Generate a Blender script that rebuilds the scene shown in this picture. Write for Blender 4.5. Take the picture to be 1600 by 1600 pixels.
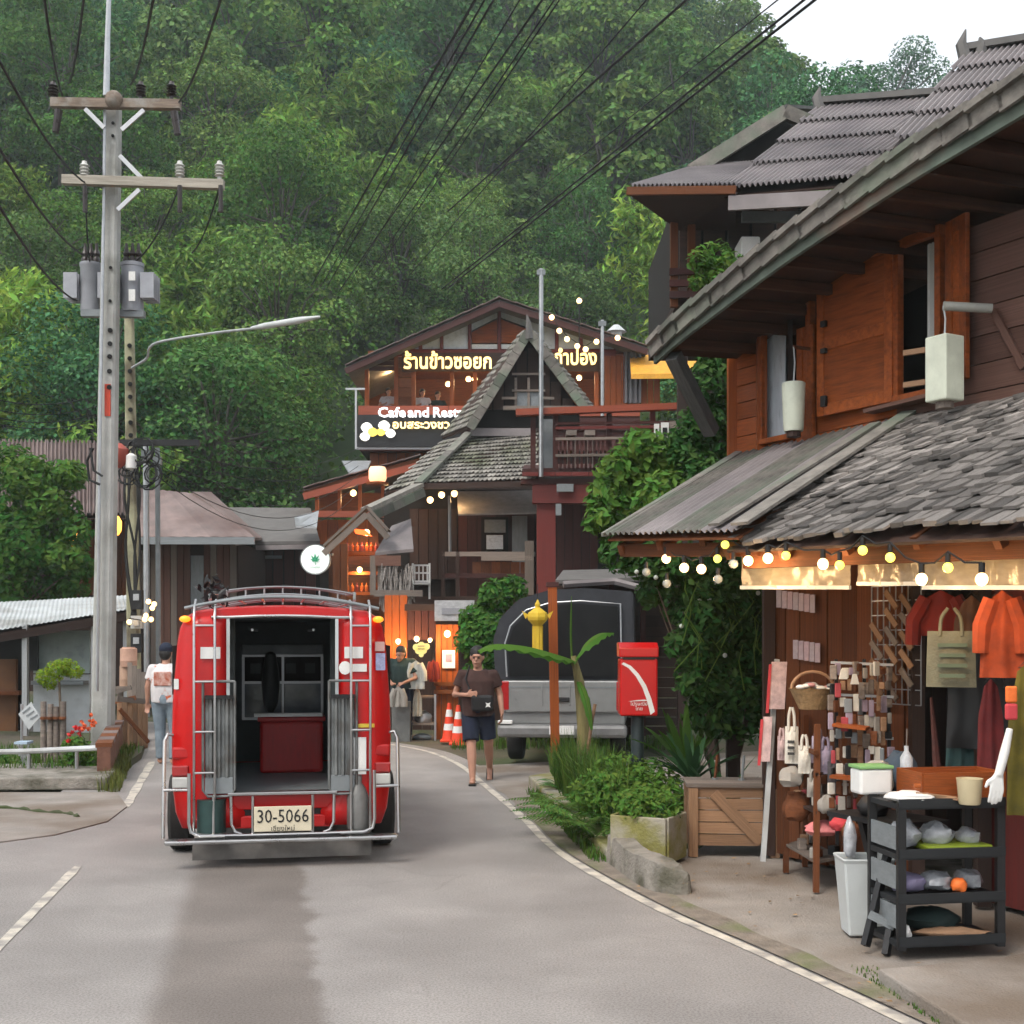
import bpy, math, random
from mathutils import Vector, Matrix, noise as mnoise
rad = math.radians
for o in list(bpy.data.objects):
    bpy.data.objects.remove(o, do_unlink=True)
sc = bpy.context.scene
COL = sc.collection
RN = random.Random(11)

# ------------------------------------------------------------------ camera
F, H, YH = 2000.0, 1.85, 991.0          # focal length in photo pixels, eye height, horizon row
cam_d = bpy.data.cameras.new('camera')
cam_d.sensor_width = 36.0
cam_d.lens = 36.0 * F / 1600.0
cam_d.shift_y = (YH - 800.0) / 1600.0
cam_d.clip_start = 0.05
cam_d.clip_end = 3000.0
cam = bpy.data.objects.new('camera', cam_d)
cam.location = (0, 0, H)
cam.rotation_euler = (rad(90), 0, 0)
COL.objects.link(cam)
sc.camera = cam

# ------------------------------------------------------------------ sky, sun, exposure (overcast late afternoon)
SUN_EL, SUN_ROT = rad(52), rad(215)
w = bpy.data.worlds.new('World')
sc.world = w
w.use_nodes = True
nt = w.node_tree
nt.nodes.clear()
sky = nt.nodes.new('ShaderNodeTexSky')
sky.sky_type = 'NISHITA'
sky.sun_disc = False
sky.sun_elevation = SUN_EL
sky.sun_rotation = SUN_ROT
sky.air_density = 1.0
sky.dust_density = 5.0
sky.ozone_density = 1.0
mixw = nt.nodes.new('ShaderNodeMix')
mixw.data_type = 'RGBA'
mixw.inputs[0].default_value = 0.72
mixw.inputs[7].default_value = (8.6, 8.8, 9.1, 1)     # even cloud cover
nt.links.new(sky.outputs[0], mixw.inputs[6])
bg = nt.nodes.new('ShaderNodeBackground')
bg.inputs[1].default_value = 0.105
nt.links.new(mixw.outputs[2], bg.inputs[0])
wo = nt.nodes.new('ShaderNodeOutputWorld')
nt.links.new(bg.outputs[0], wo.inputs[0])

sun_d = bpy.data.lights.new('sun', 'SUN')
sun_d.energy = 1.5
sun_d.angle = rad(22)
sun_d.color = (1.0, 0.95, 0.88)
sun = bpy.data.objects.new('sun', sun_d)
sdir = Vector((math.sin(SUN_ROT) * math.cos(SUN_EL), math.cos(SUN_ROT) * math.cos(SUN_EL), math.sin(SUN_EL)))
sun.rotation_euler = sdir.to_track_quat('Z', 'Y').to_euler()
sun.location = (0, 0, 60)
COL.objects.link(sun)

sc.view_settings.view_transform = 'Standard'
sc.view_settings.look = 'None'
sc.view_settings.gamma = 1.0
sc.view_settings.use_curve_mapping = False
sc.view_settings.exposure = 0.8
sc.render.engine = 'CYCLES'
sc.cycles.use_denoising = True
sc.cycles.use_adaptive_sampling = True
sc.cycles.adaptive_threshold = 0.08
sc.cycles.max_bounces = 5
sc.cycles.diffuse_bounces = 2
sc.cycles.glossy_bounces = 2
sc.cycles.transmission_bounces = 4
sc.cycles.transparent_max_bounces = 12
sc.cycles.volume_bounces = 0
sc.cycles.caustics_reflective = False
sc.cycles.caustics_refractive = False
sc.cycles.sample_clamp_indirect = 6.0

# ------------------------------------------------------------------ helpers: placing
def P(px, py, d):
    """the point seen at photo pixel (px, py) when it stands d metres down the road"""
    return Vector(((px - 800.0) / F * d, d, H - (py - YH) / F * d))
def G(px, py, z=0.0):
    d = (H - z) * F / (py - YH)
    return Vector(((px - 800.0) / F * d, d, z))
Z = Vector((0, 0, 1))
def V(*a): return Vector(a)
def frame(dirv, up=Z):
    x = dirv.normalized()
    u = up if abs(x.dot(up.normalized())) < 0.98 else Vector((0, 1, 0))
    y = u.cross(x).normalized()
    z = x.cross(y)
    return x, y, z

# ------------------------------------------------------------------ helpers: materials
MATS = {}
def mat(name, col, rough=0.75, metal=0.0, var=0.18, scale=6.0, col2=None, bump=0.0, bscale=40.0, stretch=(1, 1, 1),
        rnd=0.0, spec=0.4, emis=0.0, ecol=None, alpha=1.0, world=False, island=0.0, blotch=None, bl=(0.45, 0.62), bls=1.2, coat=0.0, wave=None):
    m = bpy.data.materials.new(name)
    m.use_nodes = True
    n = m.node_tree
    L = n.links.new
    b = n.nodes['Principled BSDF']
    b.inputs['Roughness'].default_value = rough
    b.inputs['Metallic'].default_value = metal
    b.inputs['Specular IOR Level'].default_value = spec
    b.inputs['Coat Weight'].default_value = coat
    b.inputs['Coat Roughness'].default_value = 0.08
    if world:
        g = n.nodes.new('ShaderNodeNewGeometry'); vec = g.outputs['Position']
    else:
        g = n.nodes.new('ShaderNodeTexCoord'); vec = g.outputs['Object']
    oi = n.nodes.new('ShaderNodeObjectInfo')
    mp = n.nodes.new('ShaderNodeMapping')
    mp.inputs['Scale'].default_value = stretch
    L(vec, mp.inputs['Vector'])
    if not world:
        mm = n.nodes.new('ShaderNodeMath'); mm.operation = 'MULTIPLY'; mm.inputs[1].default_value = 37.0
        L(oi.outputs['Random'], mm.inputs[0]); L(mm.outputs[0], mp.inputs['Location'])
    no = n.nodes.new('ShaderNodeTexNoise')
    no.inputs['Scale'].default_value = scale
    no.inputs['Detail'].default_value = 5.0
    no.inputs['Roughness'].default_value = 0.6
    L(mp.outputs[0], no.inputs['Vector'])
    cr = n.nodes.new('ShaderNodeValToRGB')
    c1 = [c * (1 - var) for c in col]
    c2 = [min(1, c * (1 + var)) for c in col] if col2 is None else list(col2)
    cr.color_ramp.elements[0].position = 0.3; cr.color_ramp.elements[0].color = (*c1, 1)
    cr.color_ramp.elements[1].position = 0.7; cr.color_ramp.elements[1].color = (*c2, 1)
    L(no.outputs['Fac'], cr.inputs[0])
    out = cr.outputs[0]
    if blotch:
        n2 = n.nodes.new('ShaderNodeTexNoise'); n2.inputs['Scale'].default_value = bls; n2.inputs['Detail'].default_value = 7
        gp = n.nodes.new('ShaderNodeNewGeometry'); L(gp.outputs['Position'], n2.inputs['Vector'])
        r2 = n.nodes.new('ShaderNodeMapRange'); r2.inputs[1].default_value = bl[0]; r2.inputs[2].default_value = bl[1]
        L(n2.outputs['Fac'], r2.inputs[0])
        mx = n.nodes.new('ShaderNodeMix'); mx.data_type = 'RGBA'
        mx.inputs[7].default_value = (*blotch, 1)
        L(r2.outputs[0], mx.inputs[0]); L(out, mx.inputs[6]); out = mx.outputs[2]
    if rnd or island:
        hs = n.nodes.new('ShaderNodeHueSaturation')
        src = oi.outputs['Random']; amt = rnd
        if island:
            gi = n.nodes.new('ShaderNodeNewGeometry'); src = gi.outputs['Random Per Island']; amt = island
        mr = n.nodes.new('ShaderNodeMapRange'); mr.inputs[3].default_value = 1 - amt; mr.inputs[4].default_value = 1 + amt
        L(src, mr.inputs[0]); L(mr.outputs[0], hs.inputs['Value']); L(out, hs.inputs['Color']); out = hs.outputs[0]
    L(out, b.inputs['Base Color'])
    if bump:
        nb = n.nodes.new('ShaderNodeTexNoise'); nb.inputs['Scale'].default_value = bscale; nb.inputs['Detail'].default_value = 4
        L(mp.outputs[0], nb.inputs['Vector'])
        bp = n.nodes.new('ShaderNodeBump'); bp.inputs['Strength'].default_value = bump; bp.inputs['Distance'].default_value = 0.02
        L(nb.outputs['Fac'], bp.inputs['Height']); L(bp.outputs[0], b.inputs['Normal'])
    rr = n.nodes.new('ShaderNodeMapRange'); rr.inputs[3].default_value = max(0.03, rough - 0.12); rr.inputs[4].default_value = min(1, rough + 0.12)
    L(no.outputs['Fac'], rr.inputs[0]); L(rr.outputs[0], b.inputs['Roughness'])
    if emis:
        m.cycles.emission_sampling = 'NONE'
        b.inputs['Emission Color'].default_value = (*(ecol or col), 1)
        b.inputs['Emission Strength'].default_value = emis
    if alpha < 1:
        b.inputs['Alpha'].default_value = alpha
    MATS[name] = m
    return m

def leafmat(name, col, trans=0.3, vary=0.35, hue=0.03, objcol=False):
    m = bpy.data.materials.new(name); m.use_nodes = True
    n = m.node_tree; L = n.links.new
    b = n.nodes['Principled BSDF']; b.inputs['Roughness'].default_value = 0.55; b.inputs['Specular IOR Level'].default_value = 0.06
    g = n.nodes.new('ShaderNodeNewGeometry')
    hs = n.nodes.new('ShaderNodeHueSaturation')
    if objcol:
        oi = n.nodes.new('ShaderNodeObjectInfo'); L(oi.outputs['Color'], hs.inputs['Color'])
    else:
        hs.inputs['Color'].default_value = (*col, 1)
    mr = n.nodes.new('ShaderNodeMapRange'); mr.inputs[3].default_value = 1 - vary; mr.inputs[4].default_value = 1 + vary
    L(g.outputs['Random Per Island'], mr.inputs[0]); L(mr.outputs[0], hs.inputs['Value'])
    wn = n.nodes.new('ShaderNodeMath'); wn.operation = 'MULTIPLY'; wn.inputs[1].default_value = 7.31
    fr = n.nodes.new('ShaderNodeMath'); fr.operation = 'FRACT'
    L(g.outputs['Random Per Island'], wn.inputs[0]); L(wn.outputs[0], fr.inputs[0])
    mh = n.nodes.new('ShaderNodeMapRange'); mh.inputs[3].default_value = 0.5 - hue; mh.inputs[4].default_value = 0.5 + hue
    L(fr.outputs[0], mh.inputs[0]); L(mh.outputs[0], hs.inputs['Hue'])
    L(hs.outputs[0], b.inputs['Base Color'])
    tr = n.nodes.new('ShaderNodeBsdfTranslucent'); L(hs.outputs[0], tr.inputs['Color'])
    ms = n.nodes.new('ShaderNodeMixShader'); ms.inputs[0].default_value = trans
    L(b.outputs[0], ms.inputs[1]); L(tr.outputs[0], ms.inputs[2])
    L(ms.outputs[0], n.nodes['Material Output'].inputs['Surface'])
    MATS[name] = m
    return m

# ------------------------------------------------------------------ helpers: meshes and objects
def tag(o, label=None, cat=None, group=None, kind=None):
    if label: o['label'] = label
    if cat: o['category'] = cat
    if group: o['group'] = group
    if kind: o['kind'] = kind
    return o
def thing(name, label, cat, loc=(0, 0, 0), group=None, rz=0.0):
    o = bpy.data.objects.new(name, None)
    o.empty_display_size = 0.2
    COL.objects.link(o)
    o.location = loc
    o.rotation_euler = (0, 0, rz)
    return tag(o, label, cat, group)
def world_loc(o):
    p = Vector((0, 0, 0))
    while o is not None:
        p += o.location
        o = o.parent
    return p
def link(name, me, parent=None):
    o = bpy.data.objects.new(name, me)
    COL.objects.link(o)
    if parent is not None: o.parent = parent
    return o
_box_mesh = {}
BOXV = [(-.5, -.5, -.5), (.5, -.5, -.5), (.5, .5, -.5), (-.5, .5, -.5), (-.5, -.5, .5), (.5, -.5, .5), (.5, .5, .5), (-.5, .5, .5)]
BOXF = [(0, 3, 2, 1), (4, 5, 6, 7), (0, 1, 5, 4), (1, 2, 6, 5), (2, 3, 7, 6), (3, 0, 4, 7)]
def unit_box(m):
    k = m.name
    if k not in _box_mesh:
        me = bpy.data.meshes.new('board_' + k)
        me.from_pydata(BOXV, [], BOXF)
        me.materials.append(m)
        _box_mesh[k] = me
    return _box_mesh[k]
def piece(name, parent, p, q, w, h, m, up=Z, roll=0.0):
    """a board from p to q (world), w wide and h thick, sharing one mesh per material; its own length is local x"""
    p, q = Vector(p), Vector(q)
    x, y, z = frame(q - p, up)
    o = link(name, unit_box(m), parent)
    M = Matrix((x, y, z)).transposed()
    if roll: M = M @ Matrix.Rotation(roll, 3, 'X')
    o.rotation_euler = M.to_euler()
    o.scale = ((q - p).length, w, h)
    o.location = (p + q) / 2 - (world_loc(parent) if parent is not None else Vector((0, 0, 0)))
    return o
class MB:
    def __init__(self): self.v = []; self.f = []
    def add(self, vs, fs):
        n = len(self.v)
        self.v += [tuple(a) for a in vs]
        self.f += [tuple(n + i for i in f) for f in fs]
        return self
    def box(self, c, s, rz=0.0, M=None):
        c = Vector(c)
        M = M or Matrix.Rotation(rz, 3, 'Z')
        return self.add([c + M @ Vector((a[0] * s[0], a[1] * s[1], a[2] * s[2])) for a in BOXV], BOXF)
    def beam(self, p, q, w, h, up=Z):
        p, q = Vector(p), Vector(q)
        x, y, z = frame(q - p, up)
        M = Matrix((x, y, z)).transposed()
        return self.box((p + q) / 2, ((q - p).length, w, h), M=M)
    def cyl(self, p, q, r, r2=None, n=10, caps=True):
        return self.tube([p, q], r, n, r2)
    def tube(self, pts, r, n=6, r2=None, closed=False, rs=None):
        pts = [Vector(a) for a in pts]
        m = len(pts); base = len(self.v)
        if rs is None:
            r2 = r if r2 is None else r2
            rs = [r + (r2 - r) * i / max(1, m - 1) for i in range(m)]
        ref = None
        for i, a in enumerate(pts):
            if closed: d = pts[(i + 1) % m] - pts[i - 1]
            else: d = pts[min(i + 1, m - 1)] - pts[max(i - 1, 0)]
            d = d.normalized()
            if ref is None: ref = Z if abs(d.z) < 0.9 else Vector((1, 0, 0))
            y = ref.cross(d)
            if y.length < 1e-4: y = Vector((0, 1, 0)).cross(d)
            y.normalize(); z = d.cross(y); ref = z
            for k in range(n):
                t = 2 * math.pi * k / n
                self.v.append(tuple(a + (y * math.cos(t) + z * math.sin(t)) * rs[i]))
        for i in range(m if closed else m - 1):
            j = (i + 1) % m
            for k in range(n):
                k2 = (k + 1) % n
                self.f.append((base + i * n + k, base + i * n + k2, base + j * n + k2, base + j * n + k))
        if not closed:
            self.f.append(tuple(base + k for k in range(n))[::-1])
            self.f.append(tuple(base + (m - 1) * n + k for k in range(n)))
        return self
    def lathe(self, prof, c=(0, 0, 0), n=16, M=None):
        c = Vector(c); base = len(self.v); m = len(prof)
        for r, z in prof:
            for k in range(n):
                t = 2 * math.pi * k / n
                a = Vector((r * math.cos(t), r * math.sin(t), z))
                if M: a = M @ a
                self.v.append(tuple(c + a))
        for i in range(m - 1):
            for k in range(n):
                k2 = (k + 1) % n
                self.f.append((base + i * n + k, base + i * n + k2, base + (i + 1) * n + k2, base + (i + 1) * n + k))
        self.f.append(tuple(base + k for k in range(n))[::-1])
        self.f.append(tuple(base + (m - 1) * n + k for k in range(n)))
        return self
    def ball(self, c, r, n=10, m=7, s=(1, 1, 1)):
        prof = []
        c = Vector(c); base = len(self.v)
        for i in range(m + 1):
            t = math.pi * i / m
            for k in range(n):
                a = 2 * math.pi * k / n
                self.v.append((c.x + r * s[0] * math.sin(t) * math.cos(a), c.y + r * s[1] * math.sin(t) * math.sin(a), c.z - r * s[2] * math.cos(t)))
        for i in range(m):
            for k in range(n):
                k2 = (k + 1) % n
                self.f.append((base + i * n + k, base + i * n + k2, base + (i + 1) * n + k2, base + (i + 1) * n + k))
        return self
    def slab(self, pts, t, nrm=None):
        """polygon extruded by t along its normal (or nrm)"""
        pts = [Vector(a) for a in pts]
        if nrm is None:
            nrm = (pts[1] - pts[0]).cross(pts[2] - pts[0]).normalized()
        n = len(pts)
        vs = pts + [a + nrm * t for a in pts]
        fs = [tuple(range(n))[::-1], tuple(range(n, 2 * n))]
        for i in range(n):
            j = (i + 1) % n
            fs.append((i, j, n + j, n + i))
        return self.add(vs, fs)
    def front(self, x0, y0, x1, y1, d, t):
        """box whose front face fills the pixel box at distance d, t metres deep"""
        a, b = P(x0, y0, d), P(x1, y1, d)
        return self.box(((a.x + b.x) / 2, d + t / 2, (a.z + b.z) / 2), (abs(b.x - a.x), t, abs(a.z - b.z)))
    def leaf(self, c, n, size, asp, rg, fold=0.25):
        """one leaf: a kite folded along its midrib"""
        t = Vector((rg.uniform(-1, 1), rg.uniform(-1, 1), rg.uniform(-1, 1)))
        a = n.cross(t)
        if a.length < 1e-3: a = n.cross(Vector((1, 0, 0)))
        a.normalize(); b = n.cross(a)
        L2 = a * size; W = b * size * asp
        k = len(self.v)
        self.v += [tuple(c - L2 * .5), tuple(c + W * .5 + n * size * fold * .3), tuple(c + L2 * .5), tuple(c - W * .5 + n * size * fold * .3)]
        self.f += [(k, k + 1, k + 2), (k, k + 2, k + 3)]
    def mesh(self, name, m):
        me = bpy.data.meshes.new(name)
        me.from_pydata(self.v, [], self.f)
        if m is not None: me.materials.append(m)
        me.update()
        return me
    def build(self, name, m, parent=None, smooth=False, bevel=0.0, label=None, cat=None, group=None, kind=None, local=False, seg=2):
        if parent is not None and not local:
            off = world_loc(parent)
            self.v = [(a[0] - off.x, a[1] - off.y, a[2] - off.z) for a in self.v]
        base = None
        if parent is None and not local and self.v:
            xs = [a[0] for a in self.v]; ys = [a[1] for a in self.v]; zs = [a[2] for a in self.v]
            base = Vector(((min(xs) + max(xs)) / 2, (min(ys) + max(ys)) / 2, min(zs)))
            self.v = [(a[0] - base.x, a[1] - base.y, a[2] - base.z) for a in self.v]
        me = self.mesh(name, m)
        if smooth:
            for p in me.polygons: p.use_smooth = True
            try: me.set_sharp_from_angle(angle=rad(42))
            except Exception: pass
        o = link(name, me, parent)
        if base is not None: o.location = base
        if bevel:
            bv = o.modifiers.new('bevel', 'BEVEL'); bv.width = bevel; bv.segments = seg; bv.limit_method = 'ANGLE'; bv.angle_limit = rad(40)
            bv.harden_normals = False
        return tag(o, label, cat, group, kind)
def copy_tree(o, parent=None):
    c = o.copy(); COL.objects.link(c)
    if parent is not None: c.parent = parent
    for ch in list(o.children): copy_tree(ch, c)
    return c
def text_mesh(body, size, depth=0.004, bold=False, spacing=1.0, align='CENTER'):
    cu = bpy.data.curves.new('lettering', 'FONT')
    cu.body = body; cu.size = size; cu.extrude = depth; cu.align_x = align; cu.align_y = 'CENTER'
    cu.offset = size * (0.02 if bold else 0.0); cu.space_character = spacing; cu.resolution_u = 2
    o = bpy.data.objects.new('lettering', cu); COL.objects.link(o)
    dg = bpy.context.evaluated_depsgraph_get(); dg.update()
    me = bpy.data.meshes.new_from_object(o.evaluated_get(dg))
    bpy.data.objects.remove(o, do_unlink=True)
    return me
def text(name, body, size, m, parent, c, rot=(rad(90), 0, 0), width=None, **k):
    me = text_mesh(body, size, **k)
    me.materials.clear(); me.materials.append(m)
    xs = [v.co.x for v in me.vertices]
    o = link(name, me, parent)
    o.rotation_euler = rot
    if width and xs: o.scale = (width / (max(xs) - min(xs)), 1, 1)
    o.location = Vector(c) - (world_loc(parent) if parent is not None else Vector((0, 0, 0)))
    return o
# ------------------------------------------------------------------ materials
M_asphalt = mat('asphalt', (.31, .29, .276), .8, var=.14, scale=1.1, bump=.25, bscale=160, world=True, spec=.35, blotch=(.245, .228, .217), bl=(.42, .68), bls=.9)
M_patch = mat('asphalt_patch', (.195, .175, .163), .75, var=.2, scale=14, bump=.7, bscale=70, world=True, spec=.4)
M_line = mat('road_paint', (.52, .48, .41), .8, var=.15, scale=9, world=True, blotch=(.29, .27, .25), bl=(.46, .64), bls=6)
M_ochre = mat('worn_orange_paint', (.29, .235, .2), .8, var=.2, world=True)
M_apron = mat('apron_concrete', (.27, .245, .22), .9, var=.2, scale=2.2, bump=.6, bscale=55, world=True, blotch=(.17, .135, .105), bl=(.4, .62), bls=.9)
M_dirt = mat('verge_dirt', (.2, .17, .14), .95, var=.3, scale=6, bump=.8, bscale=40, world=True, blotch=(.12, .15, .05), bl=(.5, .68), bls=1.4)
M_soil = mat('soil', (.09, .075, .055), .95, var=.35, scale=4, bump=.8, bscale=20, world=True, blotch=(.05, .07, .025), bl=(.4, .6), bls=.5)
M_hill = mat('forest_floor', (.035, .06, .02), .95, var=.4, scale=.6, bump=.6, bscale=3, world=True)
M_conc = mat('old_concrete', (.25, .23, .2), .9, var=.25, scale=5, bump=.7, bscale=40, world=True, blotch=(.09, .085, .06), bl=(.44, .66), bls=3.5)
M_mossconc = mat('mossy_concrete', (.3, .28, .23), .9, var=.15, scale=5, bump=.5, bscale=40, world=True, blotch=(.2, .19, .06), bl=(.42, .6), bls=3.5)
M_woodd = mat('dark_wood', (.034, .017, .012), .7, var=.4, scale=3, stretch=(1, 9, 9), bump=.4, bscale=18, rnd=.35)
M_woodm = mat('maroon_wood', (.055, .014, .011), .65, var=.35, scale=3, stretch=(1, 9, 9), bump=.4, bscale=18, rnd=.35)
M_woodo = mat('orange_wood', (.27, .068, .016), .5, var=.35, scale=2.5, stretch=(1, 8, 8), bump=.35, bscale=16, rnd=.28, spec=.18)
M_woodb = mat('brown_wood', (.14, .05, .021), .7, spec=.18, var=.35, scale=3, stretch=(1, 8, 8), bump=.4, bscale=18, rnd=.3)
M_woodg = mat('grey_wood', (.2, .165, .14), .82, var=.32, scale=3, stretch=(1, 9, 9), bump=.5, bscale=18, rnd=.3)
M_woodp = mat('warm_grey_wood', (.15, .08, .062), .8, spec=.18, var=.3, scale=3, stretch=(1, 9, 9), bump=.5, bscale=18, rnd=.25)
M_crate = mat('crate_wood', (.3, .175, .1), .75, var=.3, scale=3, stretch=(1, 8, 8), bump=.5, bscale=18, rnd=.25)
M_redwood = mat('red_painted_wood', (.13, .018, .014), .55, var=.25, scale=3, stretch=(1, 8, 8), bump=.3, bscale=18, rnd=.15)
M_rust = mat('rust_red_rail', (.3, .065, .03), .55, var=.25, scale=3, stretch=(1, 6, 6), rnd=.15)
M_shingle = mat('wood_shingle', (.2, .182, .168), .75, var=.45, scale=4, stretch=(1, 8, 8), bump=.7, bscale=20, rnd=.6, spec=.5)
M_tile = mat('grey_roof_tile', (.165, .155, .14), .82, var=.3, scale=9, bump=.4, bscale=40, rnd=.4, world=True, blotch=(.1, .115, .06), bl=(.5, .7), bls=1.1)
M_roofg = mat('grey_roof_sheet', (.23, .205, .205), .6, var=.15, scale=3, rnd=.16, world=True, blotch=(.13, .115, .12), bl=(.45, .7), bls=1.0)
M_roofp = mat('pinkish_roof_sheet', (.185, .14, .13), .75, var=.25, scale=2, rnd=.14, world=True, blotch=(.12, .08, .072), bl=(.45, .65), bls=.8)
M_roofw = mat('pale_roof_sheet', (.5, .53, .54), .45, var=.15, scale=2, world=True, blotch=(.26, .26, .25), bl=(.45, .7), bls=1.3, rnd=.06)
M_roofd = mat('dark_grey_roof', (.12, .115, .11), .85, var=.2, scale=3, world=True, rnd=.15)
M_verge = mat('weathered_bargeboard', (.155, .142, .126), .8, var=.35, scale=6, bump=.4, bscale=30, world=True, rnd=.3, blotch=(.12, .15, .11), bl=(.45, .65), bls=1.6)
M_fascia = mat('green_grey_fascia', (.11, .135, .11), .8, var=.3, scale=4, world=True, blotch=(.24, .12, .09), bl=(.52, .7), bls=.9)
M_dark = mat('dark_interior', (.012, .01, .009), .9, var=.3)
M_white = mat('white_paint', (.72, .72, .7), .6, var=.06)
M_glassb = mat('blue_grey_pane', (.5, .55, .6), .3, var=.12, spec=.7)
M_metal = mat('galvanised_metal', (.42, .43, .44), .42, .85, var=.15)
M_steel = mat('bright_steel', (.42, .42, .42), .3, .95, var=.1)
M_greym = mat('grey_paint_metal', (.2, .22, .23), .5, .2, var=.15)
M_black = mat('black_plastic', (.01, .01, .011), .5, var=.25)
M_wire = mat('black_cable', (.012, .012, .012), .7, var=.2)
M_pole = mat('pole_concrete', (.4, .4, .38), .85, var=.14, scale=4, bump=.3, bscale=30, world=True, blotch=(.24, .24, .21), bl=(.48, .72), bls=1.6)
M_warm = mat('lit_bulb', (1, .8, .5), .4, emis=2.0, ecol=(1, .6, .22), var=0)
M_bulb = mat('lit_globe', (1, .85, .6), .4, emis=2.0, ecol=(1, .62, .27), var=0)
M_bulby = mat('yellow_globe', (.75, .72, .1), .4, emis=1.3, ecol=(.85, .8, .12), var=0)
M_bulbx = mat('clear_globe', (.4, .44, .44), .1, var=.1, spec=.8, alpha=.5)
M_neon = mat('warm_letters', (1, .85, .5), .5, emis=1.25, ecol=(1, .68, .22), var=0)
M_neonw = mat('white_letters', (1, 1, 1), .5, emis=.75, ecol=(.95, .98, 1), var=0)
M_amber = mat('amber_lamp', (.8, .25, .02), .3, emis=1.0, ecol=(1, .28, .02), var=0)

# ------------------------------------------------------------------ terrain and road
def elev(k):
    pts = [(-1, .80), (0, .70), (.08, .60), (.15, .50), (.19, .455), (.235, .405), (.27, .41), (.31, .40), (.5, .37), (1, .3)]
    for (a, b), (c, d) in zip(pts, pts[1:]):
        if k <= c:
            t = max(0, min(1, (k - a) / (c - a)))
            return b + (d - b) * t
    return .3
def terrain(x, y):
    """the valley floor, and behind the village a slope that falls away to the right"""
    y0 = 41 + 5 * math.sin(x * .06) - 6 * max(0, min(1, (x - 4) / 14))
    t = max(0.0, y - y0)
    z = 0.82 * t - 2.5 * (1 - math.exp(-t / 6.0))
    z = max(z, 0.0)
    c = max(0.0, H + elev(x / max(y, 20)) * min(y, 152) - 10.5)
    z = min(z, c)
    if y > 152: z -= .35 * (min(y, 215) - 152)
    if t > 1: z += 1.4 * mnoise.noise(Vector((x * .05, y * .05, 0))) * min(1, t / 12)
    return max(z, 0.0)
g = MB()
xs = [-150, -125] + [(-110 + 5 * i) for i in range(45)] + [125, 150]
ys = [-60, -20, 0, 15, 25] + [30 + 4 * i for i in range(46)] + [230, 260]
for yv in ys:
    for xv in xs:
        g.v.append((xv, yv, terrain(xv, min(yv, 215)) - 0.03))
nx = len(xs)
for j in range(len(ys) - 1):
    for i in range(nx - 1):
        g.f.append((j * nx + i, j * nx + i + 1, (j + 1) * nx + i + 1, (j + 1) * nx + i))
o = g.build('ground', M_soil, smooth=True, kind='structure', local=True)
o.data.materials.append(M_hill)
for p in o.data.polygons:
    if p.center.y > 44: p.material_index = 1

def spline(pts, n):
    """Catmull-Rom through pts"""
    out = []
    P0 = [Vector(a) for a in pts]
    P0 = [P0[0] * 2 - P0[1]] + P0 + [P0[-1] * 2 - P0[-2]]
    for i in range(1, len(P0) - 2):
        a, b, c, d = P0[i - 1:i + 3]
        for k in range(n):
            t = k / n
            out.append(.5 * ((2 * b) + (c - a) * t + (2 * a - 5 * b + 4 * c - d) * t * t + (3 * b - a - 3 * c + d) * t ** 3))
    out.append(P0[-2])
    return out
RE = [(4.6, -4), (3.3, 1), (2.35, 4.6), (1.89, 6.08), (1.417, 7.46), (.943, 8.77), (.40, 10.85), (.11, 12.9), (-.31, 15.5), (-.86, 18.6), (-1.75, 21.0), (-3.9, 23.6), (-8, 27), (-16, 31)]
LE = [(-1.3, -4), (-1.9, 1), (-2.6, 5), (-2.78, 6.1), (-3.06, 7.64), (-3.25, 9.0), (-3.45, 10.16), (-3.8, 12), (-4.16, 13.65), (-4.65, 16), (-5.25, 18.6), (-6.2, 20.6), (-9, 23), (-17, 26.5)]
rs = spline([(a, b, 0) for a, b in RE], 8)
ls = spline([(a, b, 0) for a, b in LE], 8)
rd = MB()
for a, b in zip(ls, rs):
    dv = (b - a).normalized()
    rd.v += [tuple(a - dv * .9), tuple(b + dv * .28)]
for i in range(len(ls) - 1):
    rd.f.append((2 * i, 2 * i + 1, 2 * i + 3, 2 * i + 2))
rd.build('road', M_asphalt, kind='structure', local=True)
def edge_line(path, i0, i1, w, name):
    m = MB()
    for i in range(i0, i1):
        a = path[i]; d = (path[min(i + 1, len(path) - 1)] - path[max(i - 1, 0)]).normalized()
        s = Vector((-d.y, d.x, 0)) * w / 2
        k = 1 + .12 * RN.uniform(-1, 1)
        m.v += [tuple(a + s * k + Z * .005), tuple(a - s * k + Z * .005)]
    n = (i1 - i0)
    for i in range(n - 1): m.f.append((2 * i, 2 * i + 1, 2 * i + 3, 2 * i + 2))
    m.build(name, M_line, kind='structure', local=True)
edge_line(rs, 8, len(rs) - 8, .08, 'road_edge_line_right')
def seg_line(pa, pb, w, name):
    a, b = Vector(pa), Vector(pb); d = (b - a).normalized(); s = Vector((-d.y, d.x, 0)) * w / 2
    m = MB(); n = 14
    for i in range(n + 1):
        c = a.lerp(b, i / n); k = 1 + .15 * RN.uniform(-1, 1)
        if i in (0, n): k *= .7
        m.v += [tuple(c + s * k + Z * .005), tuple(c - s * k + Z * .005)]
    for i in range(n): m.f.append((2 * i, 2 * i + 1, 2 * i + 3, 2 * i + 2))
    m.build(name, M_line, kind='structure', local=True)
seg_line((-2.72, 5.6, 0), G(122, 1354), .075, 'road_edge_dash_near')
seg_line(G(196, 1262), G(238, 1190), .1, 'road_edge_dash_far')
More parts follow.
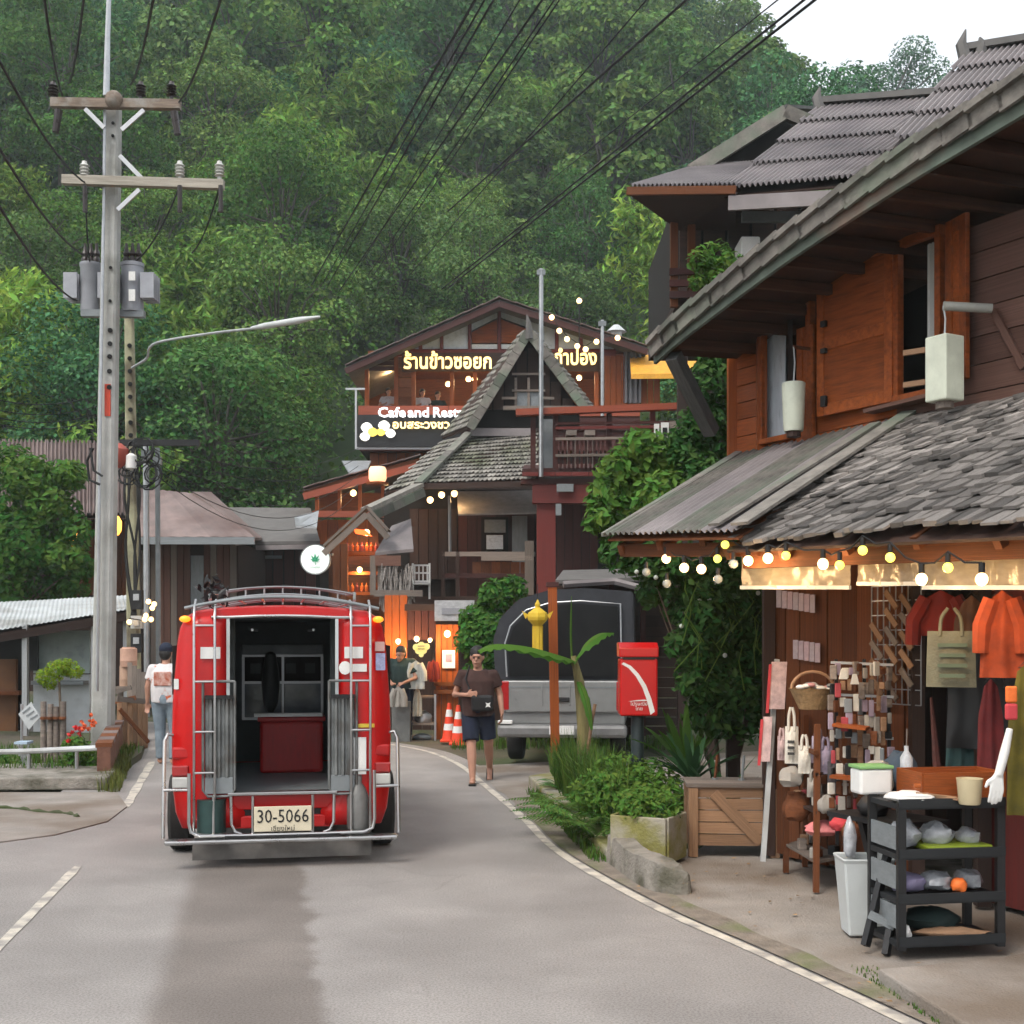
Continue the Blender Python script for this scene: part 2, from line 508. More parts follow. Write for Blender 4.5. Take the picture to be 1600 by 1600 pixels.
# the damp, coarser strip in the wheel track is wear of the road surface itself
def wear_strip(m):
    n = m.node_tree; L = n.links.new; b = n.nodes['Principled BSDF']
    def math_(op, a, c=None):
        k = n.nodes.new('ShaderNodeMath'); k.operation = op
        for i, q in enumerate((a, c)):
            if q is None: continue
            if isinstance(q, (int, float)): k.inputs[i].default_value = q
            else: L(q, k.inputs[i])
        return k.outputs[0]
    def smooth(x, lo, hi):
        k = n.nodes.new('ShaderNodeMapRange'); k.interpolation_type = 'SMOOTHSTEP'; k.inputs[1].default_value = lo; k.inputs[2].default_value = hi; L(x, k.inputs[0]); return k.outputs[0]
    def noise(sc, det=3):
        k = n.nodes.new('ShaderNodeTexNoise'); k.inputs['Scale'].default_value = sc; k.inputs['Detail'].default_value = det; L(g.outputs['Position'], k.inputs['Vector']); return k.outputs['Fac']
    g = n.nodes.new('ShaderNodeNewGeometry'); sp = n.nodes.new('ShaderNodeSeparateXYZ'); L(g.outputs['Position'], sp.inputs[0])
    t = math_('ADD', math_('ADD', sp.outputs[0], math_('MULTIPLY', sp.outputs[1], .19)), .15)
    ragged = math_('MULTIPLY', math_('SUBTRACT', noise(2.2, 4), .5), .34)
    right = smooth(math_('ADD', t, ragged), .47, .36)
    left = smooth(math_('ADD', t, math_('MULTIPLY', ragged, .3)), -.52, -.34)
    far = smooth(sp.outputs[1], 13.0, 10.0)
    mask = math_('MULTIPLY', math_('MULTIPLY', right, left), far)
    src = b.inputs['Base Color'].links[0].from_socket
    sk = n.nodes.new('ShaderNodeMix'); sk.data_type = 'RGBA'; sk.blend_type = 'MULTIPLY'; sk.inputs[7].default_value = (.64, .60, .57, 1)
    L(math_('MULTIPLY', mask, .92), sk.inputs[0]); L(src, sk.inputs[6])
    # fine stone speckle and hairline cracks
    spk = smooth(noise(75, 4), .40, .64)
    s2 = n.nodes.new('ShaderNodeMix'); s2.data_type = 'RGBA'; s2.blend_type = 'MULTIPLY'; s2.inputs[7].default_value = (.6, .59, .58, 1)
    L(math_('MULTIPLY', spk, .7), s2.inputs[0]); L(sk.outputs[2], s2.inputs[6])
    vo = n.nodes.new('ShaderNodeTexVoronoi'); vo.feature = 'DISTANCE_TO_EDGE'; vo.inputs['Scale'].default_value = .55
    wv = n.nodes.new('ShaderNodeMix'); wv.data_type = 'VECTOR'; wv.inputs[0].default_value = .12
    nz = n.nodes.new('ShaderNodeTexNoise'); nz.inputs['Scale'].default_value = 2.5; L(g.outputs['Position'], nz.inputs['Vector'])
    L(g.outputs['Position'], wv.inputs[4]); L(nz.outputs['Color'], wv.inputs[5]); L(wv.outputs[1], vo.inputs['Vector'])
    crk = math_('MULTIPLY', smooth(vo.outputs['Distance'], .009, .002), smooth(noise(.7, 2), .52, .6))
    s3 = n.nodes.new('ShaderNodeMix'); s3.data_type = 'RGBA'; s3.inputs[7].default_value = (.07, .065, .06, 1)
    L(math_('MULTIPLY', crk, .12), s3.inputs[0]); L(s2.outputs[2], s3.inputs[6])
    L(s3.outputs[2], b.inputs['Base Color'])
wear_strip(M_asphalt)
# right-hand verge: dusty concrete between the road and the shop
m = MB()
rr = [a for a in rs if 3.2 < a.y < 18.2]
for a in rr:
    m.v.append((a.x + .09 + .05 * mnoise.noise(Vector((a.y * 2, 0, 0))), a.y, .006))
    m.v.append((a.x + .5, a.y + .1, .022))
    m.v.append((a.x + 6.5, a.y + 3.0, .04))
for i in range(len(rr) - 1):
    for k in range(2): m.f.append((3 * i + k, 3 * i + k + 1, 3 * i + k + 4, 3 * i + k + 3))
m.build('verge_pavement', M_apron, kind='structure', local=True)
m = MB()      # strip of dirt and moss along the paint line
for i, a in enumerate(rr):
    if a.y > 14: break
    wv = .13 + .1 * mnoise.noise(Vector((a.y * 1.5, 3, 0))) + (.15 if a.y < 6.6 else 0)
    m.v += [(a.x + .06, a.y, .011), (a.x + .12 + max(.02, wv), a.y + .02, .016)]
for i in range(len(m.v) // 2 - 1): m.f.append((2 * i, 2 * i + 1, 2 * i + 3, 2 * i + 2))
m.build('verge_dirt_strip', M_dirt, kind='structure', local=True)
# raised slab in front of the shop, mossy along its road side
sl = [G(1372, 1512, .09), G(1512, 1600, .09), V(3.0, 4.6, .09), V(5.5, 4.6, .09), V(5.2, 8.6, .09), G(1560, 1495, .09)]
m = MB(); m.slab([Vector((a.x, a.y, -.02)) for a in sl], .105, Z)
m.build('shop_step', M_apron, kind='structure', bevel=.012)
# left-hand concrete apron
ap = [(-8.6, 10.6), (-4.9, 10.9), (-4.2, 11.75), (-3.98, 12.6), (-4.12, 13.7), (-4.6, 14.9), (-11, 14.9)]
m = MB(); m.slab([Vector((a, b, -.02)) for a, b in ap], .032, Z)
m.build('left_apron', M_apron, kind='structure')
m = MB()
cr = spline([G(-60, 1262, .016), G(20, 1263, .016), G(60, 1268, .016), G(104, 1271, .016), G(122, 1276, .016)], 6)
m.tube(cr, .022, 5, rs=[.02 + .012 * math.sin(i * 1.7) for i in range(len(cr))])
m.build('ground_crack', M_soil, kind='structure')
# ------------------------------------------------------------------ forest on the hill
M_bark = mat('bark', (.085, .075, .06), .9, var=.3, scale=4)
M_leafF = leafmat('forest_leaves', (.06, .12, .03), trans=.25, vary=.5, hue=.03, objcol=True)
M_under = leafmat('undergrowth_leaves', (.085, .165, .038), trans=.3, vary=.45, hue=.03)
def rdir(rg):
    while True:
        v = Vector((rg.uniform(-1, 1), rg.uniform(-1, 1), rg.uniform(-1, 1)))
        if .05 < v.length < 1: return v.normalized()
def broad_tree(seed, hgt, rad_, nlobe, nleaf, size, asp=.62, flat=.8):
    rg = random.Random(seed)
    tr = MB()
    top = Vector((rg.uniform(-.4, .4), rg.uniform(-.4, .4), hgt * .62))
    tr.tube([(0, 0, -1.5), (top.x * .4, top.y * .4, hgt * .3), top], .2, 7, r2=.1)
    lobes = []
    for i in range(nlobe):
        a = rg.uniform(0, 6.28); h = rg.uniform(-.95, 1)
        rr = rad_ * math.sqrt(max(.08, 1 - h * h * .8)) * rg.uniform(.35, .95)
        c = Vector((math.cos(a) * rr, math.sin(a) * rr, hgt * .56 + h * rad_ * flat * 1.15))
        lobes.append((c, rad_ * rg.uniform(.26, .46)))
        tr.tube([top * rg.uniform(.55, 1), top.lerp(c, .6) + Vector((0, 0, -.2)), c], .07, 5, r2=.02)
    cr = MB()
    tot = sum(r * r for c, r in lobes)
    for c, r in lobes:
        for k in range(int(nleaf * r * r / tot)):
            d = rdir(rg)
            if d.z < -.25 and rg.random() < .7: d.z = -d.z
            q = rg.uniform(.72, 1.12)
            p = c + Vector((d.x * r * q, d.y * r * q, d.z * r * q * .78))
            n = (d * .8 + rdir(rg) * .75 + Z * .35).normalized()
            cr.leaf(p, n, size * rg.uniform(.6, 1.3), asp, rg)
    return tr, cr
def bamboo_clump(seed, hgt, n, size):
    rg = random.Random(seed)
    tr = MB(); cr = MB()
    for i in range(n):
        a = rg.uniform(0, 6.28); lean = rg.uniform(.6, 3.2) * (hgt / 10)
        b = Vector((rg.uniform(-.7, .7), rg.uniform(-.7, .7), -1))
        dv = Vector((math.cos(a), math.sin(a), 0)); hh = hgt * rg.uniform(.65, 1.05)
        pts = []
        for t in (0, .25, .5, .72, .88, 1.0):
            pts.append(b + dv * lean * t ** 2.4 + Z * (hh * (t - .22 * t ** 5)))
        tr.tube(pts, .055, 4, r2=.012)
        for k in range(int(46)):
            t = rg.uniform(.32, 1) ** .8
            i0 = min(4, int(t * 5)); p = pts[i0].lerp(pts[i0 + 1], t * 5 - i0 if t < 1 else 1)
            s = rg.uniform(.3, 1.15)
            q = p + Vector((rg.uniform(-s, s), rg.uniform(-s, s), rg.uniform(-.7, .3)))
            for j in range(7):
                n = (rdir(rg) * .7 + dv * .3 + Z * .55).normalized()
                cr.leaf(q + rdir(rg) * .3, n, size * rg.uniform(.7, 1.3), .3, rg)
    return tr, cr
protos = {'broad': [], 'bamboo': [], 'dense': []}
for s in range(6):
    t, c = broad_tree(100 + s, 10 + s % 3, 3.3 + .25 * (s % 4), 20 + s, 5200, .37)
    protos['broad'].append((t.mesh('trunk', M_bark), c.mesh('crown', M_leafF), 10 + s % 3))
for s in range(3):
    t, c = broad_tree(140 + s, 9, 3.0, 26, 5600, .28, flat=.95)
    protos['dense'].append((t.mesh('trunk', M_bark), c.mesh('crown', M_leafF), 9))
for s in range(4):
    t, c = bamboo_clump(170 + s, 10.5, 30, .46)
    protos['bamboo'].append((t.mesh('stem', M_bark), c.mesh('crown', M_leafF), 10))
protos['near'] = []
for s in range(3):
    t, c = broad_tree(210 + s, 10 + s, 3.5, 30, 12000, .2)
    protos['near'].append((t.mesh('trunk', M_bark), c.mesh('crown', M_leafF), 10))
for k in protos:
    for t, c, h in protos[k]:
        for p in t.polygons: p.use_smooth = True
TREE_LABEL = {
    'broad': ('forest_tree', 'dark green broad-leaved tree in the forest covering the hillside', 'tree', 'broad-leaved trees on the hillside'),
    'olive': ('forest_tree', 'olive green rounded tree in the forest covering the hillside', 'tree', 'olive trees on the hillside'),
    'dense': ('forest_tree', 'blue-green fine-leaved tree in the forest covering the hillside', 'tree', 'fine-leaved trees on the hillside'),
    'bamboo': ('bamboo_clump', 'bright yellow-green feathery bamboo clump on the forested hillside', 'bamboo', 'bamboo clumps on the hillside')}
COLS = {'broad': [(.06, .13, .026), (.08, .155, .03), (.05, .115, .03), (.095, .17, .034)],
        'olive': [(.085, .15, .036), (.1, .165, .04), (.08, .14, .042)],
        'dense': [(.042, .12, .042), (.05, .135, .044), (.038, .105, .044)],
        'bamboo': [(.125, .215, .036), (.15, .24, .04), (.11, .195, .038)]}
def plant(kind, loc, s, rz, rg, label=None, group=None, col=None, pk=None):
    pk = pk or ('broad' if kind == 'olive' else kind)
    t, c, h = rg.choice(protos[pk])
    nm, lb, ct, gr = TREE_LABEL[kind]
    e = thing(nm, label or lb, ct, loc, group or gr, rz)
    e.scale = (s, s, s * rg.uniform(.9, 1.15))
    a = link('trunk' if pk != 'bamboo' else 'stem', t, e)
    b = link('crown', c, e)
    cc = col or rg.choice(COLS[kind])
    v = rg.uniform(1.1, 1.55)
    b.color = (cc[0] * v, cc[1] * v, cc[2] * v, 1)
    return e
rg = random.Random(5)
spots = []
tries = 0
while tries < 60000 and len(spots) < 305:
    tries += 1
    y = 40 + 116 * rg.random() ** .8
    x = rg.uniform(-.43 * y - 5, .36 * y + 6)
    z = terrain(x, y)
    if z < 1.0 and x > -14: continue
    if x > -9 and x < 7 and y < 56: continue
    ms = (2.9 + y * .02)
    if any((x - a) ** 2 + (y - b) ** 2 < ms * ms for a, b in spots): continue
    spots.append((x, y))
def pix(x, y, z): return 800 + F * x / y, YH - F * (z - H) / y
for x, y in spots:
    z = terrain(x, y)
    u, v = pix(x, y, z + 7)
    # where the photograph shows bamboo: lower left and scattered middle
    pb = .14
    if u < 520 and 180 < v < 560: pb = .58
    if u < 260 and v > 300: pb = .7
    if 420 < u < 620 and 230 < v < 400: pb = .6
    if 560 < u < 720 and v < 120: pb = .4
    q = rg.random()
    if q < pb: kind = 'bamboo'
    elif 640 < u < 960 and v < 330: kind = 'olive' if rg.random() < .6 else 'broad'
    else: kind = rg.choice(['broad', 'broad', 'dense', 'olive'] if u < 700 else ['broad', 'dense', 'dense', 'olive'])
    s = rg.uniform(.8, 1.2) * (.72 + y * .0032)
    plant(kind, (x, y, z - .4), s, rg.uniform(0, 6.28), rg, pk='near' if y < 68 and kind != 'bamboo' else None)
plant('dense', (39.6, 134, terrain(39.6, 134) + 1.0), 1.75, 1.0, rg, label='round-crowned tree standing alone on the right-hand ridge', group='ridge tree', col=(.045, .12, .045), pk='near')
for xx, yy, sc_, dz in ((35.0, 132, 1.1, -1.5), (44.0, 136, 1.1, -2.0), (37.5, 140, 1.2, -1.0)):
    plant('dense', (xx, yy, terrain(xx, yy) + dz), sc_, xx, rg, pk='near')
def slender(px, y0, y1, d, label):
    e = thing('slender_tree', label, 'tree', P(px, y1, d))
    m = MB(); a, b = P(px, y1, d), P(px + 6, y0, d); c = a.lerp(b, .5) + Vector((.12, 0, 0))
    m.tube([a, c, b], .13, 7, r2=.07); m.build('trunk', M_barkw, e, smooth=True)
    r2 = random.Random(px); m = MB()
    for k in range(500):
        q = b + Vector((r2.gauss(0, 1.6), r2.gauss(0, 1.6), r2.uniform(-.6, 2.4)))
        m.leaf(q, (rdir(r2) + Z * .6).normalized(), .42, .6, r2)
    cr = m.build('crown', M_leafF, e); cr.color = (.05, .11, .03, 1)
M_barkw = mat('pale_bark', (.42, .4, .36), .85, var=.2)
slender(378, -60, 330, 84, 'pale slender trunk rising between crowns at the top of the left slope')
slender(738, 170, 330, 92, 'thin pale trunk in the middle of the forest above the power lines')
# undergrowth and hanging creeper between the crowns: nobody could count it
m = MB(); rg2 = random.Random(9)
for i in range(120000):
    y = 40 + 125 * rg2.random() ** .75
    x = rg2.uniform(-.45 * y - 6, .40 * y + 8)
    z = terrain(x, y)
    if z < .3 and x > -12: continue
    hh = rg2.random() ** 1.6 * 3.4
    m.leaf(Vector((x, y, z + hh)), (rdir(rg2) + Vector((0, -.5, .6))).normalized(), rg2.uniform(.22, .45), .6, rg2)
m.build('undergrowth', M_under, label='dark green undergrowth between the trees of the hillside', cat='undergrowth', kind='stuff', local=True)
# ------------------------------------------------------------------ the shop on the right and the timber house above it
SE, SU, SM = Vector((2.72, 6.8, 0)), Vector((-.465, .885, 0)), Vector((.885, .465, 0))
def S(a, b, z): return SE + SU * a + SM * b + Z * z
def SA(px, b):
    q = SE + SM * b; k = (px - 800) / F
    return (q.x - k * q.y) / (.465 + .885 * k)
def SP(px, py, b):
    a = SA(px, b); q = S(a, b, 0)
    return S(a, b, H - (py - YH) / F * q.y)
def corr_sheet(mb, A, B, C, D, n, amp, rows=1, lift=0.0):
    """corrugated sheet: A-B is the lower edge, D-C the upper edge; waves run along A-B"""
    A, B, C, D = map(Vector, (A, B, C, D))
    nr = (B - A).cross(D - A).normalized()
    if nr.z < 0: nr = -nr
    base = len(mb.v); nn = n * 6
    for r in range(rows + 1):
        t = r / rows
        for i in range(nn + 1):
            s = i / nn
            p = A.lerp(B, s).lerp(D.lerp(C, s), t)
            mb.v.append(tuple(p + nr * (amp * math.sin(s * n * 2 * math.pi) + lift * (1 - t))))
    for r in range(rows):
        for i in range(nn):
            k = base + r * (nn + 1) + i
            mb.f.append((k, k + 1, k + nn + 2, k + nn + 1))
    return mb
house = thing('timber_house', 'orange-brown timber house with open shutters above the shingle-roofed shop on the right', 'house', S(1.5, 2.5, 0))
shop = thing('souvenir_shop', 'open-fronted souvenir shop under a ragged grey wood-shingle roof on the right', 'shop', S(1.5, 1.0, 0))
rg = random.Random(21)
# --- shingle roof of the shop
def eave_z(a): return 2.42 + .036 * a + .025 * math.sin(a * 2.3)
RUN, TOPZ = 2.0, 3.56
def roof_pt(a, t): # t 0 at the eave, 1 at the wall
    return S(a, RUN * t, eave_z(a) * (1 - t) + TOPZ * t)
shroof = MB()
shroof.slab([S(-1.9, -.02, eave_z(-1.9) - .06), S(2.55, -.02, eave_z(2.55) - .06), S(2.9, RUN, TOPZ - .06), S(-1.9, RUN, TOPZ - .06)], .02)
shroof = shroof.build('roof', M_woodd, shop)
specs = []
nc = 15
for c in range(nc):
    t0 = c / nc
    a = -1.85 + rg.uniform(0, .1)
    amax = 2.5 + .35 * t0
    while a < amax:
        wd = rg.uniform(.055, .12)
        specs.append((a + wd / 2, t0 + rg.uniform(-.018, .018) - (.012 if c == 0 else 0), wd, c))
        a += wd + rg.uniform(0, .012)
def shingle_ends(a, t):
    L = rg.uniform(.11, .16)
    q = roof_pt(a + rg.uniform(-.03, .03), min(1.03, t + L)) ; p = roof_pt(a, t)
    nr = Vector((-SM.x * .5, -SM.y * .5, 1)).normalized()
    return p + nr * (.036 + rg.uniform(-.012, .02)), q + nr * .008
near = sorted(specs, key=lambda s: (0 if s[0] > -.35 else 1, s[0] * .3 + s[1]))
rest = MB()
for i, (a, t, wd, c) in enumerate(near):
    p, q = shingle_ends(a, t)
    th = rg.uniform(.014, .034)
    if i < 300:
        o = piece('shingle', shroof, p, q, wd, th, M_shingle, roll=rg.uniform(-.06, .06))
    else:
        rest.beam(p, q, wd, th)
rest.build('shingle_rows', mat('wood_shingle_rows', (.2, .182, .168), .75, var=.4, scale=5, bump=.7, bscale=20, island=.55, spec=.5), shroof, kind='stuff')
# grey sheet roof at the far end of the shop
zl = eave_z(2.5) + .07
gr = MB().slab([S(2.36, -.06, zl - .05), S(4.1, -.04, 2.62), S(5.0, RUN, 3.53), S(2.85, RUN, 3.56)], .015).build('lean_to_roof', M_woodb, shop)
for i in range(4):
    s0, s1 = i / 4, (i + 1) / 4
    def e0(s): return S(2.36 + 1.74 * s, -.08, zl + (2.66 - zl) * s)
    def e1(s): return S(2.85 + 2.15 * s, RUN, 3.6 + (-.03) * s)
    m = MB(); corr_sheet(m, e0(s0), e0(s1 + .02), e1(s1 + .02), e1(s0), 6, .014)
    o = m.build('roof_sheet', M_verge if i in (1, 3) else M_roofg, gr, smooth=True)
    o.location.z += .004 * (i % 2)
piece('edge_board', gr, S(2.33, -.08, zl + .045), S(2.82, RUN, 3.63), .15, .022, M_verge)
piece('edge_board', gr, S(2.62, -.08, zl + .06), S(3.05, RUN * .93, 3.56), .1, .02, M_verge)
piece('edge_board', gr, S(4.1, -.06, 2.66), S(5.0, RUN, 3.58), .09, .03, M_verge)
# eave timbers
piece('eave_beam', shop, S(-1.9, .12, 2.27), S(2.5, .12, 2.37), .07, .11, M_woodb)
piece('eave_beam', shop, S(2.3, .08, 2.44), S(4.05, .08, 2.53), .06, .1, M_woodb)
for k in range(8):
    a = -1.6 + k * .6
    piece('rafter', shop, S(a, .02, eave_z(a) - .09), S(a, RUN, TOPZ - .1), .05, .08, M_woodb)
for k in range(3):
    piece('rafter', shop, S(2.9 + k * .55, .02, 2.53), S(3.5 + k * .6, RUN, 3.44), .05, .08, M_woodb)
# lower walls of the shop
zt = 2.9
a0, a1, a2 = SA(1442, 1.2), SA(1545, 1.2), SA(1210, 1.2)
def vplanks(parent, A, B, z0, z1, wd, m, t=.025, jit=.01):
    A, B = Vector(A), Vector(B); L = (B - A).length; n = max(1, round(L / wd)); d = (B - A) / n
    nr = Vector((-(B - A).y, (B - A).x, 0)).normalized()
    for i in range(n):
        c = A + d * (i + .5) + nr * rg.uniform(-jit, jit)
        c.z = 0
        piece('plank', parent, c + Z * (z0 + rg.uniform(0, .02)), c + Z * (z1 - rg.uniform(0, .03)), L / n * .95, t, m, up=nr)
def hplanks(parent, A, B, z0, z1, hgt, m, t=.025, jit=.006, tilt=.012, clip=None):
    A, B = Vector((A[0], A[1], 0)), Vector((B[0], B[1], 0)); n = max(1, round((z1 - z0) / hgt)); h = (z1 - z0) / n
    nr = Vector((-(B - A).y, (B - A).x, 0)).normalized()
    for i in range(n):
        z = z0 + h * (i + .5)
        if clip:
            A0, B0 = A, B
            k = 40
            ok = [j for j in range(k + 1) if z + h * .5 < clip(A.lerp(B, j / k)) - .06]
            if len(ok) < 3: continue
            p, q = A.lerp(B, ok[0] / k), A.lerp(B, ok[-1] / k)
            piece('plank', parent, p + Z * z, q + Z * z, t, h * .96, m, roll=tilt)
            continue
        piece('plank', parent, A + Z * (z + rg.uniform(-jit, jit)), B + Z * (z + rg.uniform(-jit, jit)), t, h * .96, m, roll=tilt)
vplanks(shop, S(a0, 1.2, 0), S(a2, 1.2, 0), .06, zt, .17, M_woodb)
vplanks(shop, S(-2, 1.2, 0), S(a1, 1.2, 0), .06, zt, .18, M_redwood)
vplanks(shop, S(a2, 1.2, 0), S(a2 + .1, 3.4, 0), .06, zt, .18, M_woodd)
for a in (a0, a1, a2):
    piece('door_post', shop, S(a, 1.14, .05), S(a, 1.14, zt), .09, .09, M_woodd)
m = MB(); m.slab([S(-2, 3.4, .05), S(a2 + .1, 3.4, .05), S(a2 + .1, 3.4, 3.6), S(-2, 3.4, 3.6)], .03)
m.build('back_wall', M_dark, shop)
m = MB(); m.slab([S(-2, 1.25, .05), S(a2, 1.25, .05), S(a2 + .1, 3.4, .05), S(-2, 3.4, .05)], .02, Z); m.build('floor', M_conc, shop)
m = MB(); m.slab([S(-2.2, 2.05, 3.45), S(a2 + 1.4, 2.05, 3.45), S(a2 + 1.4, 5.5, 3.45), S(-2.2, 5.5, 3.45)], .04, Z); m.build('ceiling', M_woodd, shop)

# --- upper storey wall
br = 1.05
path = [SP(x, y, br) for x, y in ((1024, 540), (1062, 505), (1112, 464), (1220, 380), (1340, 296), (1440, 230), (1544, 166), (1680, 82), (1900, -60))]
pth = spline(path, 5)
def under_roof(p):
    a = (p - SE).dot(SU)
    best = min(pth, key=lambda q: abs((q - SE).dot(SU) - a))
    j = pth.index(best); r = best.z
    for i in range(len(pth) - 1):
        a0_, a1_ = (pth[i] - SE).dot(SU), (pth[i + 1] - SE).dot(SU)
        if min(a0_, a1_) <= a <= max(a0_, a1_):
            r = pth[i].z + (pth[i + 1].z - pth[i].z) * (a - a0_) / (a1_ - a0_ + 1e-9)
    return r - .02
bw = 2.0
aL, aR = SA(1150, bw), -2.0
w1a, w1b = SA(1192, bw), SA(1274, bw)
w2a, w2b = SA(1403, bw), SA(1478, bw)
zs, ztp = 3.74, 4.98
hplanks(house, S(aR, bw, 0), S(w2b, bw, 0), 3.45, 6.4, .215, M_woodp, clip=under_roof)
hplanks(house, S(w2b, bw, 0), S(w2a, bw, 0), 3.45, zs, .145, M_woodp)
hplanks(house, S(w2a, bw, 0), S(w1b, bw, 0), 3.45, zs + .02, .15, M_woodo)
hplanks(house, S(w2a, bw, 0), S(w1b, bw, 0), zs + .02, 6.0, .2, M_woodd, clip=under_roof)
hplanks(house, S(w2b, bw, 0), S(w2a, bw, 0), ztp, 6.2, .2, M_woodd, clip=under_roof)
hplanks(house, S(w1b, bw, 0), S(aL, bw, 0), 4.82, 5.6, .2, M_woodo, clip=under_roof)
hplanks(house, S(w1b, bw, 0), S(w1a, bw, 0), 3.4, 3.62, .11, M_woodo)
for i in range(9):   # short corner boards left of the first window
    z = 3.4 + i * .16
    piece('corner_board', house, S(w1a, bw - .005, z + .08), S(aL, bw - .005, z + .08), .03, .15, M_woodo)
hplanks(house, S(aL, bw, 0), S(aL, bw + 3.2, 0), 3.4, 4.5, .2, M_woodo)
piece('corner_post', house, S(aL + .02, bw - .02, 3.3), S(aL + .02, bw - .02, 4.55), .1, .1, M_woodo)
piece('lower_post', house, S(aL + .02, bw - .02, 0.0), S(aL + .02, bw - .02, 3.3), .12, .12, M_woodd)
piece('corner_post', house, S(aL - .42, bw - .03, 3.35), S(aL - .42, bw - .03, 4.85), .09, .07, M_woodo)
m = MB(); m.slab([S(aR, bw + .4, 3.4), S(aL - .1, bw + .4, 3.4), S(aL - .1, bw + .4, 4.5), S(aR, bw + .4, 5.4)], .03); m.build('dark_backing', M_dark, house)  # dark sheet close behind the windows; its colour stands for the unlit room
def window(parent, a_l, a_r, z0, z1, curtain=None):
    wn = MB()
    for a in (a_l, a_r): wn.beam(S(a, bw - .03, z0), S(a, bw - .03, z1), .06, .07, up=SM)
    wn.beam(S(a_l + .05, bw - .03, z0), S(a_r - .05, bw - .03, z0), .09, .05); wn.beam(S(a_l + .03, bw - .032, z1), S(a_r - .03, bw - .032, z1), .07, .07)
    wn = wn.build('window', M_woodo, parent, bevel=.006)
    return wn
wn1 = window(house, w1a - .03, w1b + .03, 3.62, 4.8)
am = (w1a + w1b) / 2
piece('mullion', wn1, S(am, bw + .02, 3.65), S(am, bw + .02, 4.78), .04, .03, M_woodd)
piece('frosted_pane', wn1, S(w1a - .12, bw + .06, 3.66), S(w1a - .12, bw + .06, 4.7), .26, .01, M_glassb, up=SM)
wn2 = window(house, w2a - .03, w2b + .03, zs, ztp)
m = MB(); pa = w2a - .2
for i in range(13):
    a = pa - .13 * i / 12
    m.v += [tuple(S(a, bw + .12 + .018 * math.sin(i * 1.9), zs + .03)), tuple(S(a, bw + .12 + .018 * math.sin(i * 1.9), ztp - .02))]
for i in range(12): m.f.append((2 * i, 2 * i + 2, 2 * i + 3, 2 * i + 1))
m.build('curtain', M_white, wn2, smooth=True)
piece('sill', wn2, S(w2a + .25, bw - .07, zs - .06), S(w2b - .1, bw - .07, zs - .04), .14, .03, M_woodp)
# shutters: stiles, rails and panels
def shutter(parent, A, B, z0, z1, mid, t=.04):
    A, B = Vector(A), Vector(B); up = (B - A).cross(Z)
    sh = MB(); d = (B - A).normalized(); wd = .085
    for q in (A + d * wd / 2, B - d * wd / 2): sh.beam(q + Z * z0, q + Z * z1, wd, t, up=up)
    for z in (z0 + .05, mid, z1 - .05): sh.beam(A + d * wd + Z * z, B - d * wd + Z * z, t * .9, .1)
    sh = sh.build('shutter', M_woodo, parent, bevel=.006)
    for za, zb in ((z0 + .1, mid - .05), (mid + .05, z1 - .1)):
        piece('panel', sh, A + d * wd + Z * ((za + zb) / 2), B - d * wd + Z * ((za + zb) / 2), t * .4, zb - za, M_woodo)
    return sh
shA, shB = SP(1278, 500, bw - .10), SP(1396, 500, bw - .06)
shutter(house, (shA.x, shA.y, 0), (shB.x, shB.y, 0), 3.72, 5.04, 4.33)
m = MB(); q = S(SA(1287, bw - .13), bw - .13, 0)
for zz, hh in ((3.84, .09), (4.5, .05), (4.27, .04)):
    MB().box(q + Z * zz, (.055, .03, hh), rz=-1.0).build('hinge', M_black, house)
shC, shD = SP(1480, 500, bw - .06), SP(1512, 500, bw - .12)
shutter(house, (shC.x, shC.y, 0), (shD.x, shD.y, 0), 3.76, 5.0, 4.35)
shE, shF = SP(1247, 600, bw - .05), SP(1272, 600, bw - .07)
shutter(house, (shE.x, shE.y, 0), (shF.x, shF.y, 0), 3.5, 4.55, 4.05)
# --- roof with its bargeboard
rf = MB()
for i in range(len(pth) - 1):
    a, b = pth[i], pth[i + 1]
    rf.slab([a - Z * .02, b - Z * .02, b + SM * 5.0 + Z * .25, a + SM * 5.0 + Z * .25], -.06, Z)
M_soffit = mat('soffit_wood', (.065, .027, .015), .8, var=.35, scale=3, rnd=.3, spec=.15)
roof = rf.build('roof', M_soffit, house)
fa = MB()
for i in range(len(pth) - 1):
    a, b = pth[i], pth[i + 1]
    hh = .17 + .03 * min(1, i / 20)
    fa.slab([a - SM * .02, b - SM * .02, b - SM * .02 - Z * hh, a - SM * .02 - Z * hh], .035, SM)
fa.build('fascia', M_fascia, roof)
tot = [0]
for i in range(len(pth) - 1): tot.append(tot[-1] + (pth[i + 1] - pth[i]).length)
def along(s):
    for i in range(len(pth) - 1):
        if s <= tot[i + 1]:
            return pth[i].lerp(pth[i + 1], (s - tot[i]) / (tot[i + 1] - tot[i]))
    return pth[-1]
s = 0.0
while s < tot[-1] - .2:
    L = rg.uniform(.2, .29)
    p, q = along(s), along(min(tot[-1], s + L + .03))
    piece('ridge_cap', roof, p + Z * .012 - SM * .035, q + Z * .035 - SM * .035, .15, .05, M_verge, roll=rg.uniform(-.05, .05))
    o = piece('ridge_cap', roof, p - Z * .06 - SM * .055, q - Z * .04 - SM * .055, .03, .13, M_verge)
    s += L
for k in range(14):    # rafters under the overhang
    s = .3 + k * .38
    q = along(s)
    piece('rafter', roof, q - Z * .13 + SM * .05, q - Z * .05 + SM * 1.6, .05, .09, M_soffit)
